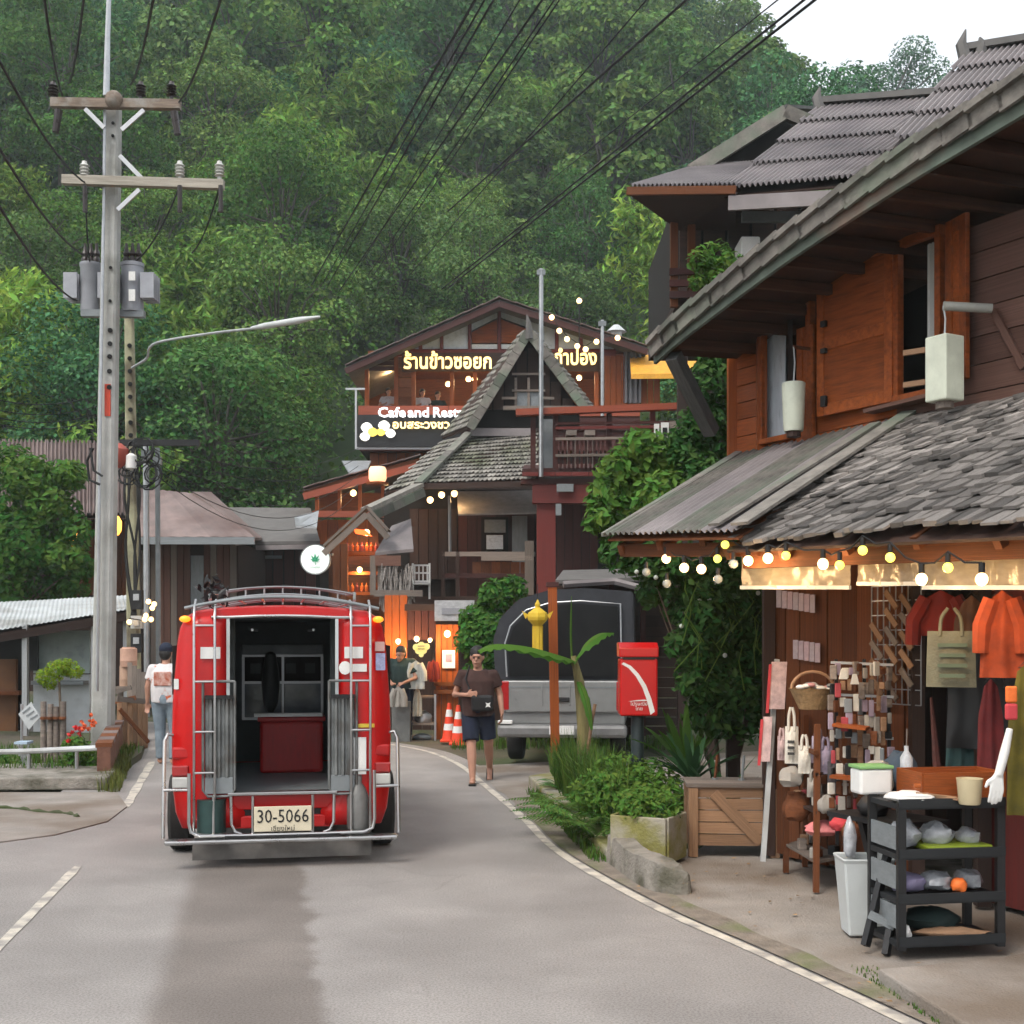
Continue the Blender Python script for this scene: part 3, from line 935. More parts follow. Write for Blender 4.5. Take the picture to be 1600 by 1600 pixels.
# soffit boards and strut
A, B = P(1052, 556, 11.6), P(1112, 676, 12.1)
piece('strut', house, A, B, .12, .12, mat('dark_grey_timber', (.07, .07, .068), .8, var=.3, rnd=.2))
piece('purlin', house, SP(1150, 470, 1.9), SP(1290, 392, 1.9), .09, .14, M_woodo)
# ------------------------------------------------------------------ house with grey corrugated roofs behind, upper right
bh = thing('corrugated_roof_house', 'dark wooden house with stepped grey corrugated roofs and horned ridge ends, upper right', 'house', P(1300, 700, 17.5))
def roof_quad(parent, pts, nw, rows, m, amp=.03, name='roof'):
    """pts: eave-left, eave-right, top-right, top-left (world); rows of separate sheets"""
    A, B, C, D = map(Vector, pts)
    under = MB().slab([A - Z * .09, B - Z * .09, C - Z * .09, D - Z * .09], .02).build(name, M_woodd, parent)
    ncol = max(1, round((B - A).length / 1.1))
    for r in range(rows):
        t0, t1 = r / rows, (r + 1) / rows + .03
        for c in range(ncol):
            s0, s1 = c / ncol, (c + 1) / ncol + .012
            def pt(s, t): return A.lerp(B, s).lerp(D.lerp(C, s), t)
            q = MB()
            corr_sheet(q, pt(s0, t0), pt(s1, t0), pt(s1, t1), pt(s0, t1), max(3, round(nw / ncol)), amp, lift=.05)
            q.build('roof_sheet', m, under, smooth=True)
    return under
E0, E1, T1, T0 = P(1132, 299, 16.2), P(1480, 268, 15.2), P(1640, 138, 18.6), P(1279, 166, 19.4)
rf1 = roof_quad(bh, (E0, E1, T1, T0), 40, 4, M_roofg, .028)
F0, F1, U1, U0 = P(1395, 222, 15.0), P(1760, 190, 14.0), P(1830, 32, 17.2), P(1508, 84, 17.8)
rf2 = roof_quad(bh, (F0, F1, U1, U0), 34, 4, M_roofg, .028)
def verge(parent, a, b, w=.16): piece('verge_board', parent, a, b, .05, w, M_verge)
for a, b in ((T0, T1), (U0, U1)): piece('ridge_board', bh, a + Z * .06, b + Z * .06, .22, .09, M_roofd)
def horn(px, py, d, hpx, lean):
    m = MB(); a = P(px, py, d); h = hpx * d / F
    m.tube([a - Z * .1, a + Z * h * .45 + Vector((lean * .15, 0, 0)), a + Z * h + Vector((lean * .02, 0, 0))], .07, 6, rs=[.09, .075, .012])
    m.build('roof_horn', M_roofd, bh, smooth=True)
horn(1282, 166, 19.3, 30, -.4); horn(1510, 88, 17.7, 42, -.5); horn(1530, 78, 17.7, 20, .3)
# side gable with its small pent roof
gA, gB, gC = P(1098, 256, 19), P(1226, 172, 19), P(1262, 190, 19)
m = MB(); m.slab([P(1100, 262, 19.1), P(1226, 180, 19.1), P(1262, 195, 19.1), P(1180, 262, 19.1)], .05, V(0, 1, 0)); m.build('gable', M_dark, bh)
piece('verge_board', bh, P(1080, 268, 18.8), P(1228, 175, 18.8), .1, .2, M_verge)
piece('verge_board', bh, P(1226, 175, 18.8), P(1275, 196, 18.8), .1, .2, M_verge)
m = MB(); m.slab([P(1080, 262, 18.9), P(1228, 168, 18.9), P(1300, 172, 22), P(1150, 266, 22)], .05, Z); m.build('gable_roof', M_roofd, bh)
roof_quad(bh, (P(984, 296, 16.6), P(1150, 294, 16.0), P(1200, 252, 18.6), P(1090, 258, 19.2)), 24, 1, M_roofg, .024, 'pent_roof')
piece('fascia', bh, P(980, 299, 16.5), P(1150, 297, 15.95), .05, .1, M_woodb)
piece('fascia', bh, P(1138, 318, 16.0), P(1470, 300, 15.4), .05, .18, M_roofg)
m = MB(); m.slab([P(984, 305, 16.7), P(1060, 360, 17.6), P(1150, 360, 17.8), P(1150, 305, 16.2)], .04, V(0, .3, 1)); m.build('soffit', M_woodd, bh)
# walls and balcony under the roofs
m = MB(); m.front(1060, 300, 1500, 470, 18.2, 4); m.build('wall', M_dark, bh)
for i in range(6):
    x = 1062 + i * 38
    m = MB(); m.front(x, 302, x + 33, 470, 18.05, .06); m.build('wall_panel', M_woodd, bh)
for x in (1053, 1080): piece('post', bh, P(x, 300, 17.4), P(x, 480, 17.4), .1, .1, M_woodb)
for i in range(3): piece('rail', bh, P(1046, 425 + 18 * i, 17.3), P(1110, 423 + 18 * i, 17.2), .05, .09, M_woodm)
m = MB(); m.front(1158, 369, 1188, 404, 16.8, .5); m.build('white_box', M_white, bh, bevel=.02)
piece('strut', bh, P(1150, 420, 16.4), P(1280, 330, 16.2), .07, .09, M_roofd)
m = MB(); m.front(1160, 330, 1420, 345, 16.9, .1); m.build('beam', M_greym, bh)
# lower storey down to the ground
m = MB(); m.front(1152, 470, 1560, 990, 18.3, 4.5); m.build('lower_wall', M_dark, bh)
for x in (1066, 1110): piece('stilt', bh, P(x, 480, 18.6), V(P(x, 0, 18.6).x, 18.6, 0), .14, .14, M_woodd, up=V(0, 1, 0))
m = MB(); m.front(1056, 466, 1160, 478, 17.4, 3.5); m.build('balcony_floor', M_woodd, bh)
# ------------------------------------------------------------------ the restaurant on the slope, far centre
def fpiece(name, parent, x0, y0, x1, y1, d, t, m):
    """a flat board filling the pixel box at distance d: longest side is its grain"""
    a, b = P(x0, y0, d), P(x1, y1, d)
    cx, cz = (a.x + b.x) / 2, (a.z + b.z) / 2
    if abs(b.x - a.x) >= abs(a.z - b.z):
        return piece(name, parent, (a.x, d + t / 2, cz), (b.x, d + t / 2, cz), t, abs(a.z - b.z), m)
    return piece(name, parent, (cx, d + t / 2, min(a.z, b.z)), (cx, d + t / 2, max(a.z, b.z)), abs(b.x - a.x), t, m, up=V(0, 1, 0))
def pbeam(name, parent, p, q, d, w, h, m, d2=None):
    return piece(name, parent, P(*p, d), P(*q, d2 or d), w, h, m)
def pane_poly(name, parent, pts, d, t, m):
    mb = MB(); mb.slab([P(x, y, d) for x, y in pts], t, V(0, 1, 0)); return mb.build(name, m, parent)
def lamp(parent, p, r, power, m=None, col=(1, .62, .28), name='lamp'):
    """a glowing globe; a real lamp of the place where power > 0"""
    o = MB().ball(p, r, 10, 7).build(name, m or M_bulb, parent, smooth=True)
    if power:
        ld = bpy.data.lights.new('lamp_light', 'POINT'); ld.energy = power; ld.color = col; ld.shadow_soft_size = max(.05, r)
        lo = bpy.data.objects.new('lamp_light', ld); COL.objects.link(lo)
        lo.parent = o; q = Vector(p) - world_loc(o); lo.location = q - Z * (r * 1.6 + .02)
    return o
DA = 40.0
A = thing('hillside_restaurant', 'wide gabled wooden restaurant with lit Thai sign high behind the tiled roof', 'restaurant', P(770, 990, DA))
pk = (780, 473); le = (540, 578); re = (1012, 548)
def roofline(x): return pk[1] + (le[1] - pk[1]) * (pk[0] - x) / (pk[0] - le[0]) if x < pk[0] else pk[1] + (re[1] - pk[1]) * (x - pk[0]) / (re[0] - pk[0])
for nm, e in (('roof', le), ('roof', re)):
    a, b = P(*e, DA - 1.0), P(*pk, DA - 1.0)
    m = MB(); m.slab([a, b, b + V(0, 9, 0), a + V(0, 9, 0)], .10, Z); r = m.build(nm, M_roofd, A)
    piece('verge_board', r, a + V(0, -.05, -.05), b + V(0, -.05, -.05), .06, .18, M_woodm)
    n = 9
    for i in range(n):
        p, q = a.lerp(b, i / n), a.lerp(b, (i + 1.08) / n)
        piece('roof_sheet', r, p + V(0, 4.4, .125), q + V(0, 4.4, .15), 9.1, .02, M_roofp)
# gable posts, panes and the boarded middle
for x in (625, 657, 690, 734, 780, 826, 870, 908, 940):
    fpiece('gable_post', A, x - 2.5, roofline(x) + 8, x + 2.5, 549, DA, .14, M_redwood)
fpiece('tie_beam', A, 590, 546, 962, 556, DA - .03, .2, M_redwood)
xs = [600, 625, 657, 690, 734, 780, 826, 870, 908, 940, 962]
for a, b in zip(xs, xs[1:]):
    if 730 < a < 826:
        pane_poly('gable_board', A, [(a + 3, roofline(a) + 26), (b - 3, roofline(b) + 26), (b - 3, 536), (a + 3, 536)], DA + .1, .05, M_woodo)
        pane_poly('pane', A, [(a + 3, roofline(a) + 11), (b - 3, roofline(b) + 11), (b - 3, roofline(b) + 23), (a + 3, roofline(a) + 23)], DA + .08, .03, M_glassb)
        fpiece('pane', A, a + 3, 538, b - 3, 545, DA + .08, .03, M_white)
    else:
        ta, tb = roofline(a) + 12, roofline(b) + 12
        if min(ta, tb) < 540:
            pane_poly('pane', A, [(a + 3, min(544, ta)), (b - 3, min(544, tb)), (b - 3, 545), (a + 3, 545)], DA + .08, .03, M_glassb)
# the open dining floor
m = MB(); m.front(572, 556, 1000, 640, DA + 4.2, .2); m.build('back_wall', M_woodb, A)
m = MB(); a, b = P(560, 640, DA - .4), P(1000, 640, DA - .4); m.slab([a, b, b + V(0, 5, 0), a + V(0, 5, 0)], -.3, Z); m.build('dining_floor', M_woodb, A)
m = MB(); a, b = P(575, 553, DA + .2), P(985, 553, DA + .2); m.slab([a, b, b + V(0, 4.2, 0), a + V(0, 4.2, 0)], .1, Z); m.build('ceiling', M_woodb, A)
for x in (573, 619, 646, 706, 742, 860, 932, 958): fpiece('post', A, x - 3.2, 556, x + 3.2, 640, DA, .16, M_woodo)
for i in range(5): fpiece('plank', A, 622, 558 + i * 16, 643, 573 + i * 16, DA + .04, .05, M_woodb)
for i in range(3): fpiece('plank', A, 575, 556 + i * 8, 618, 563 + i * 8, DA + .05, .05, M_woodm)
fpiece('sign_board', A, 628, 551, 940, 580, DA - .1, .05, M_woodd)
for i, (x0, x1) in enumerate(((560, 620), (621, 700), (701, 800), (801, 905), (906, 1000))):
    fpiece('parapet_board', A, x0, 634, x1, 650, DA - .5, .06, M_rust)
    fpiece('parapet_board', A, x0, 652, x1, 672, DA - .45, .05, M_woodm)
m = MB(); m.front(562, 672, 1000, 704, DA - .3, 3); m.build('floor_band', M_woodm, A)
for i in range(9): fpiece('plank', A, 578 + i * 14, 704, 591 + i * 14, 760, DA + .2, .05, M_woodo)
m = MB(); m.front(585, 705, 1010, 990, DA + .4, 5); m.build('lower_wall', M_woodd, A)
# right wing with awning and curtains
for i in range(4): fpiece('plank', A, 945 + i * 9, 556, 953 + i * 9, 634, DA - .2, .06, M_woodo)
m = MB()
for i in range(17):
    x = 973 + i * 1.7; yy = DA - .25 + .06 * math.sin(i * 1.5)
    m.v += [tuple(P(x, 560, DA).xz.to_3d()) if False else (P(x, 560, DA).x, yy, P(x, 552, DA).z), (P(x, 560, DA).x, yy, P(x, 632, DA).z)]
for i in range(16): m.f.append((2 * i, 2 * i + 1, 2 * i + 3, 2 * i + 2))
m.build('curtain', mat('grey_curtain', (.16, .16, .18), .9), A, smooth=True)
for i in range(3): fpiece('plank', A, 1002 + i * 10, 584, 1011 + i * 10, 632, DA - .2, .06, M_woodo)
M_awn = mat('yellow_awning', (.62, .3, .03), .7, var=.2)
m = MB(); m.slab([P(984, 556, DA), P(1112, 556, DA), P(1116, 584, DA - 1.6), P(986, 586, DA - 1.6)], .03, Z); aw = m.build('awning', M_awn, A)
m = MB(); m.slab([P(986, 586, DA - 1.6), P(1116, 584, DA - 1.6), P(1116, 591, DA - 1.6), P(986, 592, DA - 1.6)], .02, V(0, 1, 0)); m.build('awning_flap', M_awn, aw)
fpiece('roof_edge', A, 978, 550, 1114, 556, DA, 2.0, M_roofg)
m = MB(); c = P(967, 532, DA); m.box(c + V(0, 1, .25), (.32, .32, .5)); m.lathe([(.34, .5), (.1, .72), (.02, .74)], c + V(0, 1, 0), 10); m.build('roof_vent', M_roofw, A)
fpiece('frame_tube', A, 554.5, 608, 557.5, 702, DA - 1.1, .06, M_metal)
fpiece('frame_tube', A, 557.6, 698, 690, 702, DA - 1.1, .06, M_metal)
fpiece('frame_tube', A, 540, 606, 570, 609, DA - 1.08, .06, M_metal)
# lit things inside
for x, y in ((608, 578), (732, 592), (742, 592), (700, 600), (880, 570), (905, 590)):
    lamp(A, P(x, y, DA + 1.6), .09, 28)
lanterns = thing('bulb_string', 'string of small lit bulbs climbing beside the restaurant gable', 'string lights', P(900, 545, DA - 1.4))
pts = [(905, 470), (862, 496), (874, 517), (886, 530), (902, 541), (915, 546), (932, 534), (965, 528)]
for x, y in pts: lamp(lanterns, P(x, y, DA - 1.4), .085, 0, name='bulb')
m = MB(); m.tube([P(905, 470, DA - 1.4), P(905, 545, DA - 1.4)], .02, 5); m.build('stake', M_wire, lanterns)
m = MB(); m.tube([P(x, y - 5, DA - 1.4) for x, y in pts[1:]], .012, 4); m.build('cable', M_wire, lanterns)
sg = thing('restaurant_name_sign', 'glowing yellow Thai lettering across the gable of the far restaurant', 'sign', P(780, 575, DA - .35))
text('lettering', 'ร้านข้าวซอยก', .62, M_neon, sg, P(700, 566, DA - .35), width=(768 - 632) * DA / F, bold=True, depth=.03)
text('lettering', 'กำปอง', .62, M_neon, sg, P(899, 560, DA - .35), width=(932 - 866) * DA / F, bold=True, depth=.03)
sg2 = thing('cafe_sign', 'dark cafe and restaurant sign board with white lettering and flower emblem on the balcony', 'sign', P(640, 700, DA - 1.3))
fpiece('board', sg2, 558, 648, 720, 698, DA - 1.2, .05, M_black)
for wd_, xc_, wl_ in (('Cafe', 612, 42), ('and', 654, 32), ('Resta', 700, 46)): text('lettering', wd_, .42, M_neonw, sg2, P(xc_, 645, DA - 1.3), width=wl_ * DA / F, bold=True, depth=.02)
text('lettering', 'อบสระวงชว', .34, M_neon, sg2, P(658, 664, DA - 1.28), width=86 * DA / F, bold=True, depth=.02)
M_petw = mat('white_petal', (1, 1, .95), .5, emis=.5, ecol=(1, .98, .9), var=0); M_pety = mat('yellow_petal', (1, .8, .1), .5, emis=.45, ecol=(1, .75, .15), var=0)
for (x, y, r, mm) in ((573, 668, 8, M_petw), (570, 682, 7, M_petw), (582, 675, 7, M_pety), (600, 665, 8, M_petw), (610, 677, 7, M_petw), (595, 675, 6, M_pety)):
    q = P(x, y, DA - 1.28); rr = r * DA / F
    MB().slab([q + V(math.cos(k * .628) * rr * (1 + .15 * math.cos(k * 1.3)), 0, math.sin(k * .628) * rr) for k in range(10)], .03, V(0, 1, 0)).build('petal', mm, sg2)

# ------------------------------------------------------------------ lower terraces, left of the restaurant
T = thing('terrace_pavilion', 'orange-lit open terrace with sloping roof stepping down left of the tiled house', 'pavilion', P(560, 990, 36))
m = MB(); m.slab([P(474, 772, 35), P(655, 722, 35), P(672, 716, 39), P(500, 764, 39)], .12, Z); r = m.build('roof', M_woodb, T)
for i in range(7):
    p, q = (474 + i * 26, 772 - i * 7.2), (474 + (i + 1.05) * 26, 772 - (i + 1.05) * 7.2)
    a, b = P(*p, 35), P(*q, 35)
    piece('roof_sheet', r, a + V(0, 2, .17), b + V(0, 2, .19), 4.2, .03, M_roofp)
pbeam('fascia', T, (474, 776), (655, 727), 34.9, .06, .18, M_rust)
for x in (495, 530, 562, 598, 634): fpiece('post', T, x - 2.5, 775 - (x - 474) * .26, x + 2.5, 802, 35.2, .12, M_woodo)
fpiece('rail', T, 488, 798, 640, 808, 35, .14, M_rust)
m = MB(); m.front(492, 770, 640, 800, 37.5, .2); m.build('back_wall', M_woodb, T)
m = MB(); m.front(494, 812, 620, 990, 35.6, 3); m.build('lower_wall', M_woodb, T)
for i in range(6): fpiece('plank', T, 496 + i * 16, 812, 511 + i * 16, 850, 35.4, .06, M_woodo)
lamp(T, P(552, 770, 36), .09, 22); lamp(T, P(610, 768, 36), .08, 16)
m = MB(); m.slab([P(534, 722, 36.4), P(580, 722, 36.4), P(572, 738, 35.4), P(545, 740, 35.4)], .04, Z); m.build('skylight_sheet', M_metal, T)
m = MB(); m.slab([P(460, 810, 33), P(498, 800, 33), P(495, 826, 32), P(462, 824, 32)], .04, Z); m.build('pent_sheet', M_metal, T)
lt = thing('paper_lantern', 'glowing drum-shaped paper lantern on the terrace roof', 'lantern', P(590, 754, 34.6))
MB().lathe([(.2, .02), (.24, .1), (.24, .34), (.2, .42)], P(590, 754, 34.6), 14).build('shade', mat('lit_paper', (1, .7, .45), .6, emis=.8, ecol=(1, .5, .25), var=0), lt, smooth=True)
MB().lathe([(.3, -.06), (.3, 0), (.1, .03)], P(590, 754, 34.6), 14).build('base', M_woodo, lt)

# ------------------------------------------------------------------ the tiled Lanna house
B = thing('tiled_roof_house', 'old dark wooden house with steep grey tiled gable and long weathered bargeboards', 'house', P(740, 990, 29))
def tiled(parent, A_, B_, C_, D_, rows, cols, name='roof'):
    A_, B_, C_, D_ = map(Vector, (A_, B_, C_, D_))
    nr = (B_ - A_).cross(D_ - A_).normalized()
    if nr.z < 0: nr = -nr
    u = MB().slab([A_ - nr * .06, B_ - nr * .06, C_ - nr * .06, D_ - nr * .06], .05, nr).build(name, M_woodd, parent)
    tl = MB(); r2 = random.Random(rows * 7 + cols)
    for r in range(rows):
        for c in range(cols):
            off = .5 * (r % 2)
            s0, s1 = (c + off) / (cols + .5), (c + off + .92) / (cols + .5)
            t0, t1 = r / rows, min(1.02, (r + 1.25) / rows)
            def pt(s, t, k): return A_.lerp(B_, s).lerp(D_.lerp(C_, s), t) + nr * k
            k = .035 + r2.uniform(-.008, .012)
            sm = (s0 + s1) / 2; dt = .35 / rows
            tl.slab([pt(s0, t0 + dt, k), pt(sm, t0, k), pt(s1, t0 + dt, k), pt(s1, t1, .0), pt(s0, t1, .0)], .014, nr)
    tl.build('tile_rows', mat_tile_i, u, kind='stuff')
    return u
mat_tile_i = mat('lanna_roof_tile', (.23, .215, .19), .82, var=.25, scale=9, island=.4, world=True, blotch=(.09, .1, .055), bl=(.5, .7), bls=1.1)
T0, B0, B1, T1 = P(824, 520, 28.4), P(736, 666, 28.4), P(690, 684, 30.4), P(816, 519, 30.4)
tiled(B, B1, B0, T0, T1, 16, 16, 'gable_roof')
B2 = P(916, 640, 28.6); T2, B3 = P(824, 522, 28.6), P(930, 640, 33.5)
tiled(B, B2, B3, T1 + V(.3, 0, 0), T2, 16, 20, 'gable_roof')
for (a, b) in (((826, 519), (734, 670)), ((826, 519), (914, 638))):
    n = 9
    for i in range(n):
        p = (a[0] + (b[0] - a[0]) * i / n, a[1] + (b[1] - a[1]) * i / n); q = (a[0] + (b[0] - a[0]) * (i + .96) / n, a[1] + (b[1] - a[1]) * (i + .96) / n)
        pbeam('bargeboard', B, p, q, 28.4, .06, .2, M_verge)
m = MB(); m.tube([P(827, 530, 28.4), P(826, 506, 28.4), P(823, 492, 28.4)], .08, 6, rs=[.1, .07, .015]); m.build('finial', M_roofd, B, smooth=True)
m = MB(); m.slab([P(826, 530, 28.9), P(742, 668, 28.9), P(905, 668, 28.9), P(905, 640, 28.9)], .08, V(0, 1, 0)); m.build('gable_wall', M_dark, B)
for i in range(9):
    x0 = 735 + i * 18; top = 528 + (826 - (x0 + 8)) * 1.30 if x0 + 8 < 826 else 528 + (x0 + 8 - 826) * 1.45
    if top < 630: fpiece('gable_board', B, x0, top + 6, x0 + 16, 640, 28.82, .05, M_woodd)
wn = MB()
for x in (806, 826, 846): wn.front(x - 2, 590, x + 2, 636, 28.7, .06)
for y in (584, 610, 636): wn.front(800, y - 1.5, 852, y + 1.5, 28.68, .05)
wn = wn.build('window', M_woodg, B)
for x0, x1 in ((808, 824), (828, 844)): fpiece('pane', wn, x0, 612, x1, 634, 28.75, .02, M_greym)
for x0, x1 in ((790, 804), (850, 864)): fpiece('balcony_rail', B, x0 - 6, 620, x1 + 2, 624, 28.6, .05, M_woodg)
fpiece('balcony_rail', B, 786, 634, 900, 640, 28.6, .1, M_woodg)
# broad lower roof with pale verge strip
tiled(B, P(655, 757, 26.8), P(842, 752, 26.8), P(842, 672, 29), P(728, 684, 29), 13, 26)
fpiece('flashing', B, 735, 669, 835, 681, 28.7, .1, M_roofg)
tiled(B, P(600, 770, 27.6), P(656, 758, 26.75), P(732, 682, 28.9), P(688, 691, 30.2), 10, 8, 'hip_roof')
for i in range(5):
    f0, f1 = i / 5, (i + .98) / 5
    p, q = P(733, 680, 28.8).lerp(P(653, 760, 26.6), f0), P(733, 680, 28.8).lerp(P(653, 760, 26.6), f1)
    piece('hip_cap', B, p + Z * .06, q + Z * .06, .2, .06, M_verge)
for i in range(5):
    f0, f1 = i / 5, (i + .98) / 5
    p, q = P(654, 762, 26.6).lerp(P(572, 800, 25.4), f0), P(654, 762, 26.6).lerp(P(572, 800, 25.4), f1)
    piece('ridge_tile', B, p + Z * .05, q + Z * .05, .3, .08, mat_tile_i)
    piece('ridge_board', B, p - Z * .1 + V(.12, -.1, 0), q - Z * .1 + V(.12, -.1, 0), .05, .18, M_verge)
for k, (a_, b_) in enumerate((((575, 797), (508, 858)), ((575, 797), (608, 834)))):
    p, q = P(*a_, 25.2), P(*b_, 25.2)
    piece('rake', B, p + Z * .05, q + Z * .05, .5, .05, M_woodg); piece('rake', B, p - Z * .1 - V(0, .2, 0), q - Z * .1 - V(0, .2, 0), .05, .12, M_woodg)
piece('fascia', B, P(655, 760, 26.7), P(842, 756, 26.7), .05, .12, M_woodd)
# front of the house under the roof
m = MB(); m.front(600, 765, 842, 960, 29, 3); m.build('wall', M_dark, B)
for i in range(5): fpiece('plank', B, 640 + i * 15, 795, 654 + i * 15, 905, 28.8, .06, M_woodd)
for i in range(8): fpiece('plank', B, 716 + i * 15, 800, 730 + i * 15, 935, 28.9, .06, M_woodm)
m = MB(); m.slab([P(714, 770, 28.6), P(842, 768, 28.6), P(844, 803, 27.4), P(716, 806, 27.4)], .03, Z); m.build('awning', mat('grey_tarpaulin', (.22, .2, .19), .8, var=.2), B)
wn = MB(); wn.front(752, 808, 794, 862, 28.7, .06); wn = wn.build('window', M_dark, B)
fpiece('frame', wn, 757, 812, 790, 832, 28.64, .05, M_greym); fpiece('pane', wn, 760, 836, 786, 858, 28.64, .05, M_glassb)
fpiece('door', B, 800, 806, 824, 912, 28.7, .06, M_greym)
fpiece('post', B, 820, 845, 834, 930, 26.9, .14, M_woodg)
for y, mm in ((866, M_woodg), (900, M_woodm)): fpiece('rail', B, 690, y - 4, 836, y + 3, 27, .1, mm)
fpiece('rail', B, 752, 868, 832, 876, 26.9, .06, M_woodg)
for i in range(6): fpiece('panel', B, 738 + i * 15, 878, 752 + i * 15, 897, 27.1, .05, M_woodb)
for x in (692, 715): fpiece('rail_post', B, x - 3, 862, x + 3, 935, 27, .1, M_woodd)
fpiece('floor_beam', B, 600, 932, 840, 944, 27, .6, M_woodd)
m = MB(); m.front(604, 946, 842, 1140, 28, 2.5); m.build('ground_floor_wall', M_woodd, B)
for x, y in ((672, 781), (690, 773), (710, 771)): lamp(B, P(x, y, 27.6), .07, 8)
for x in (700, 702): m = MB()
m = MB(); m.tube([P(702, 775, 27.4), P(703, 862, 27.3)], .035, 6); m.build('drain_pipe', M_greym, B)
# lean-to and small sheets at the foot of the verge
lean = thing('thatched_lean_to', 'small grey thatched lean-to below the long bargeboard', 'lean-to', P(615, 990, 25.5))
m = MB(); m.slab([P(586, 868, 25.2), P(646, 862, 25.2), P(642, 815, 26.6), P(612, 826, 26.6)], .06, Z); m.build('roof', M_roofg, lean)
fpiece('sheet', lean, 586, 868, 626, 884, 25.1, .04, M_woodp)
m = MB(); rg3 = random.Random(4)
for k in range(260):
    p = P(rg3.uniform(594, 645), rg3.uniform(880, 935), 25.4 - rg3.random() * .3)
    m.beam(p, p + V(rg3.uniform(-.05, .05), rg3.uniform(-.06, 0), -.28), .018, .01)
m.build('thatch', M_shingle, lean, kind='stuff')
for x in (584, 596): fpiece('post', lean, x - 6, 868, x + 3, 930, 25.2, .1, M_woodg)
fpiece('beam', lean, 584, 922, 660, 932, 25.0, .12, M_woodg)
ent = thing('entrance_stall', 'warmly lit wooden entrance stall under the small gable beside the round leaf sign', 'stall', P(560, 990, 26.5))
m = MB(); m.front(520, 850, 600, 1100, 27.3, .2); m.build('back_wall', M_woodb, ent)
for x in (526, 538, 598): fpiece('post', ent, x - 5, 850, x + 5, 1000, 26.4, .12, M_woodb)
for y in (862, 893, 925): fpiece('shelf', ent, 540, y, 596, y + 5, 26.6, .4, M_woodo)
for k in range(14):
    x = 543 + (k % 7) * 7.5; y = 861 if k < 7 else 924
    m = MB(); m.lathe([(.035, 0), (.04, .1), (.015, .14), (.015, .18)], P(x, y, 26.7), 8); m.build('jar', M_woodo if k % 3 else M_redwood, ent)
lamp(ent, P(573, 832, 26.6), .07, 14, col=(1, .4, .15)); lamp(ent, P(562, 890, 26.5), .06, 10)
MB().slab([P(552, 826, 26.5), P(570, 828, 26.5), P(582, 838, 26.5), P(556, 834, 26.5)], .03, V(0, 1, 0)).build('lit_shade', mat('red_lit_shade', (.8, .1, .02), .5, emis=1.6, ecol=(1, .12, .02), var=0), ent)

# ------------------------------------------------------------------ deck on the red post
D = thing('red_post_deck', 'raised wooden deck with red-brown railing carried on a thick dark red post', 'deck', P(854, 1000, 25))
m = MB(); m.slab([P(816, 742, 24.6), P(1130, 738, 24.6), P(1130, 732, 28), P(820, 734, 28)], .12, Z); fl = m.build('floor', M_woodm, D)
for i in range(12): pbeam('floor_board', fl, (816 + i * 26, 741), (841 + i * 26, 741), 24.5, .1, .07, M_redwood)
fpiece('beam', D, 814, 748, 940, 756, 24.7, .3, M_woodm)
fpiece('beam', D, 832, 757, 938, 786, 24.6, .25, M_redwood)
fpiece('red_post', D, 839, 787, 868, 1060, 24.7, .34, M_redwood)
pbeam('handrail', D, (806, 645), (1092, 634), 24.5, .2, .12, M_rust)
for y, mm in ((662, M_woodm), (669, M_redwood), (686, M_woodg), (712, M_woodg)): pbeam('rail', D, (868, y), (1092, y - 3), 24.55, .05, .05, mm)
for i in range(12): fpiece('baluster', D, 874 + i * 6.6, 688, 878 + i * 6.6, 736, 24.6, .04, M_woodm)
for i in range(10): fpiece('baluster', D, 962 + i * 13, 686, 966 + i * 13, 736, 24.6, .04, M_woodm)
for x, mm in ((833, M_woodm), (868, M_woodm), (952, M_woodm), (1020, M_redwood), (1086, M_woodm)): fpiece('rail_post', D, x - 4, 640, x + 4, 738, 24.62, .12, mm)
m = MB(); m.front(846, 655, 866, 736, 24.9, .5); m.build('cabinet', M_greym, D)
fpiece('white_trim', D, 866.5, 668, 870.5, 735, 24.7, .06, M_white)
for i in range(5): fpiece('plank', D, 870 + i * 13, 788, 882 + i * 13, 912, 26.5, .06, M_woodm)
m = MB(); m.front(846, 786, 1060, 1000, 26.7, .3); m.build('back_wall', M_dark, D)
fpiece('lamp_box', D, 870, 756, 896, 768, 24.5, .1, M_greym); fpiece('meter_box', D, 868.5, 787, 877, 805, 24.5, .1, M_greym)
for k, (x, y) in enumerate(((893, 668), (922, 668))):
    ch = thing('deck_stool', ('dark wooden stool on the deck nearer the grey pole', 'dark wooden stool on the deck farther from the grey pole')[k], 'stool', P(x, 734, 26))
    for dx in (-5, 5): fpiece('leg', ch, x + dx - 1.5, 680, x + dx + 1.5, 733, 26, .05, M_woodg)
    fpiece('seat', ch, x - 8, 672, x + 8, 680, 25.9, .4, M_woodg)
for k, (x0, x1, y0, y1) in enumerate(((1022, 1030, 662, 700), (1033, 1045, 660, 690), (1034, 1046, 694, 712))):
    nt_ = thing('notice_board', ('narrow white notice on the deck railing beside the red post', 'white framed notice hanging on the deck railing', 'small white notice below the framed one on the deck railing')[k], 'sign', P((x0 + x1) / 2, y1, 24.3))
    fpiece('board', nt_, x0, y0, x1, y1, 24.35, .03, M_white)
    fpiece('print', nt_, x0 + 2.5, y0 + 8, x1 - 2.5, y1 - 8, 24.33, .015, M_black)
for k in range(4): pbeam('slat', D, (1046, 664 + k * 17), (1096, 660 + k * 17), 24.4, .04, .12, M_woodg)
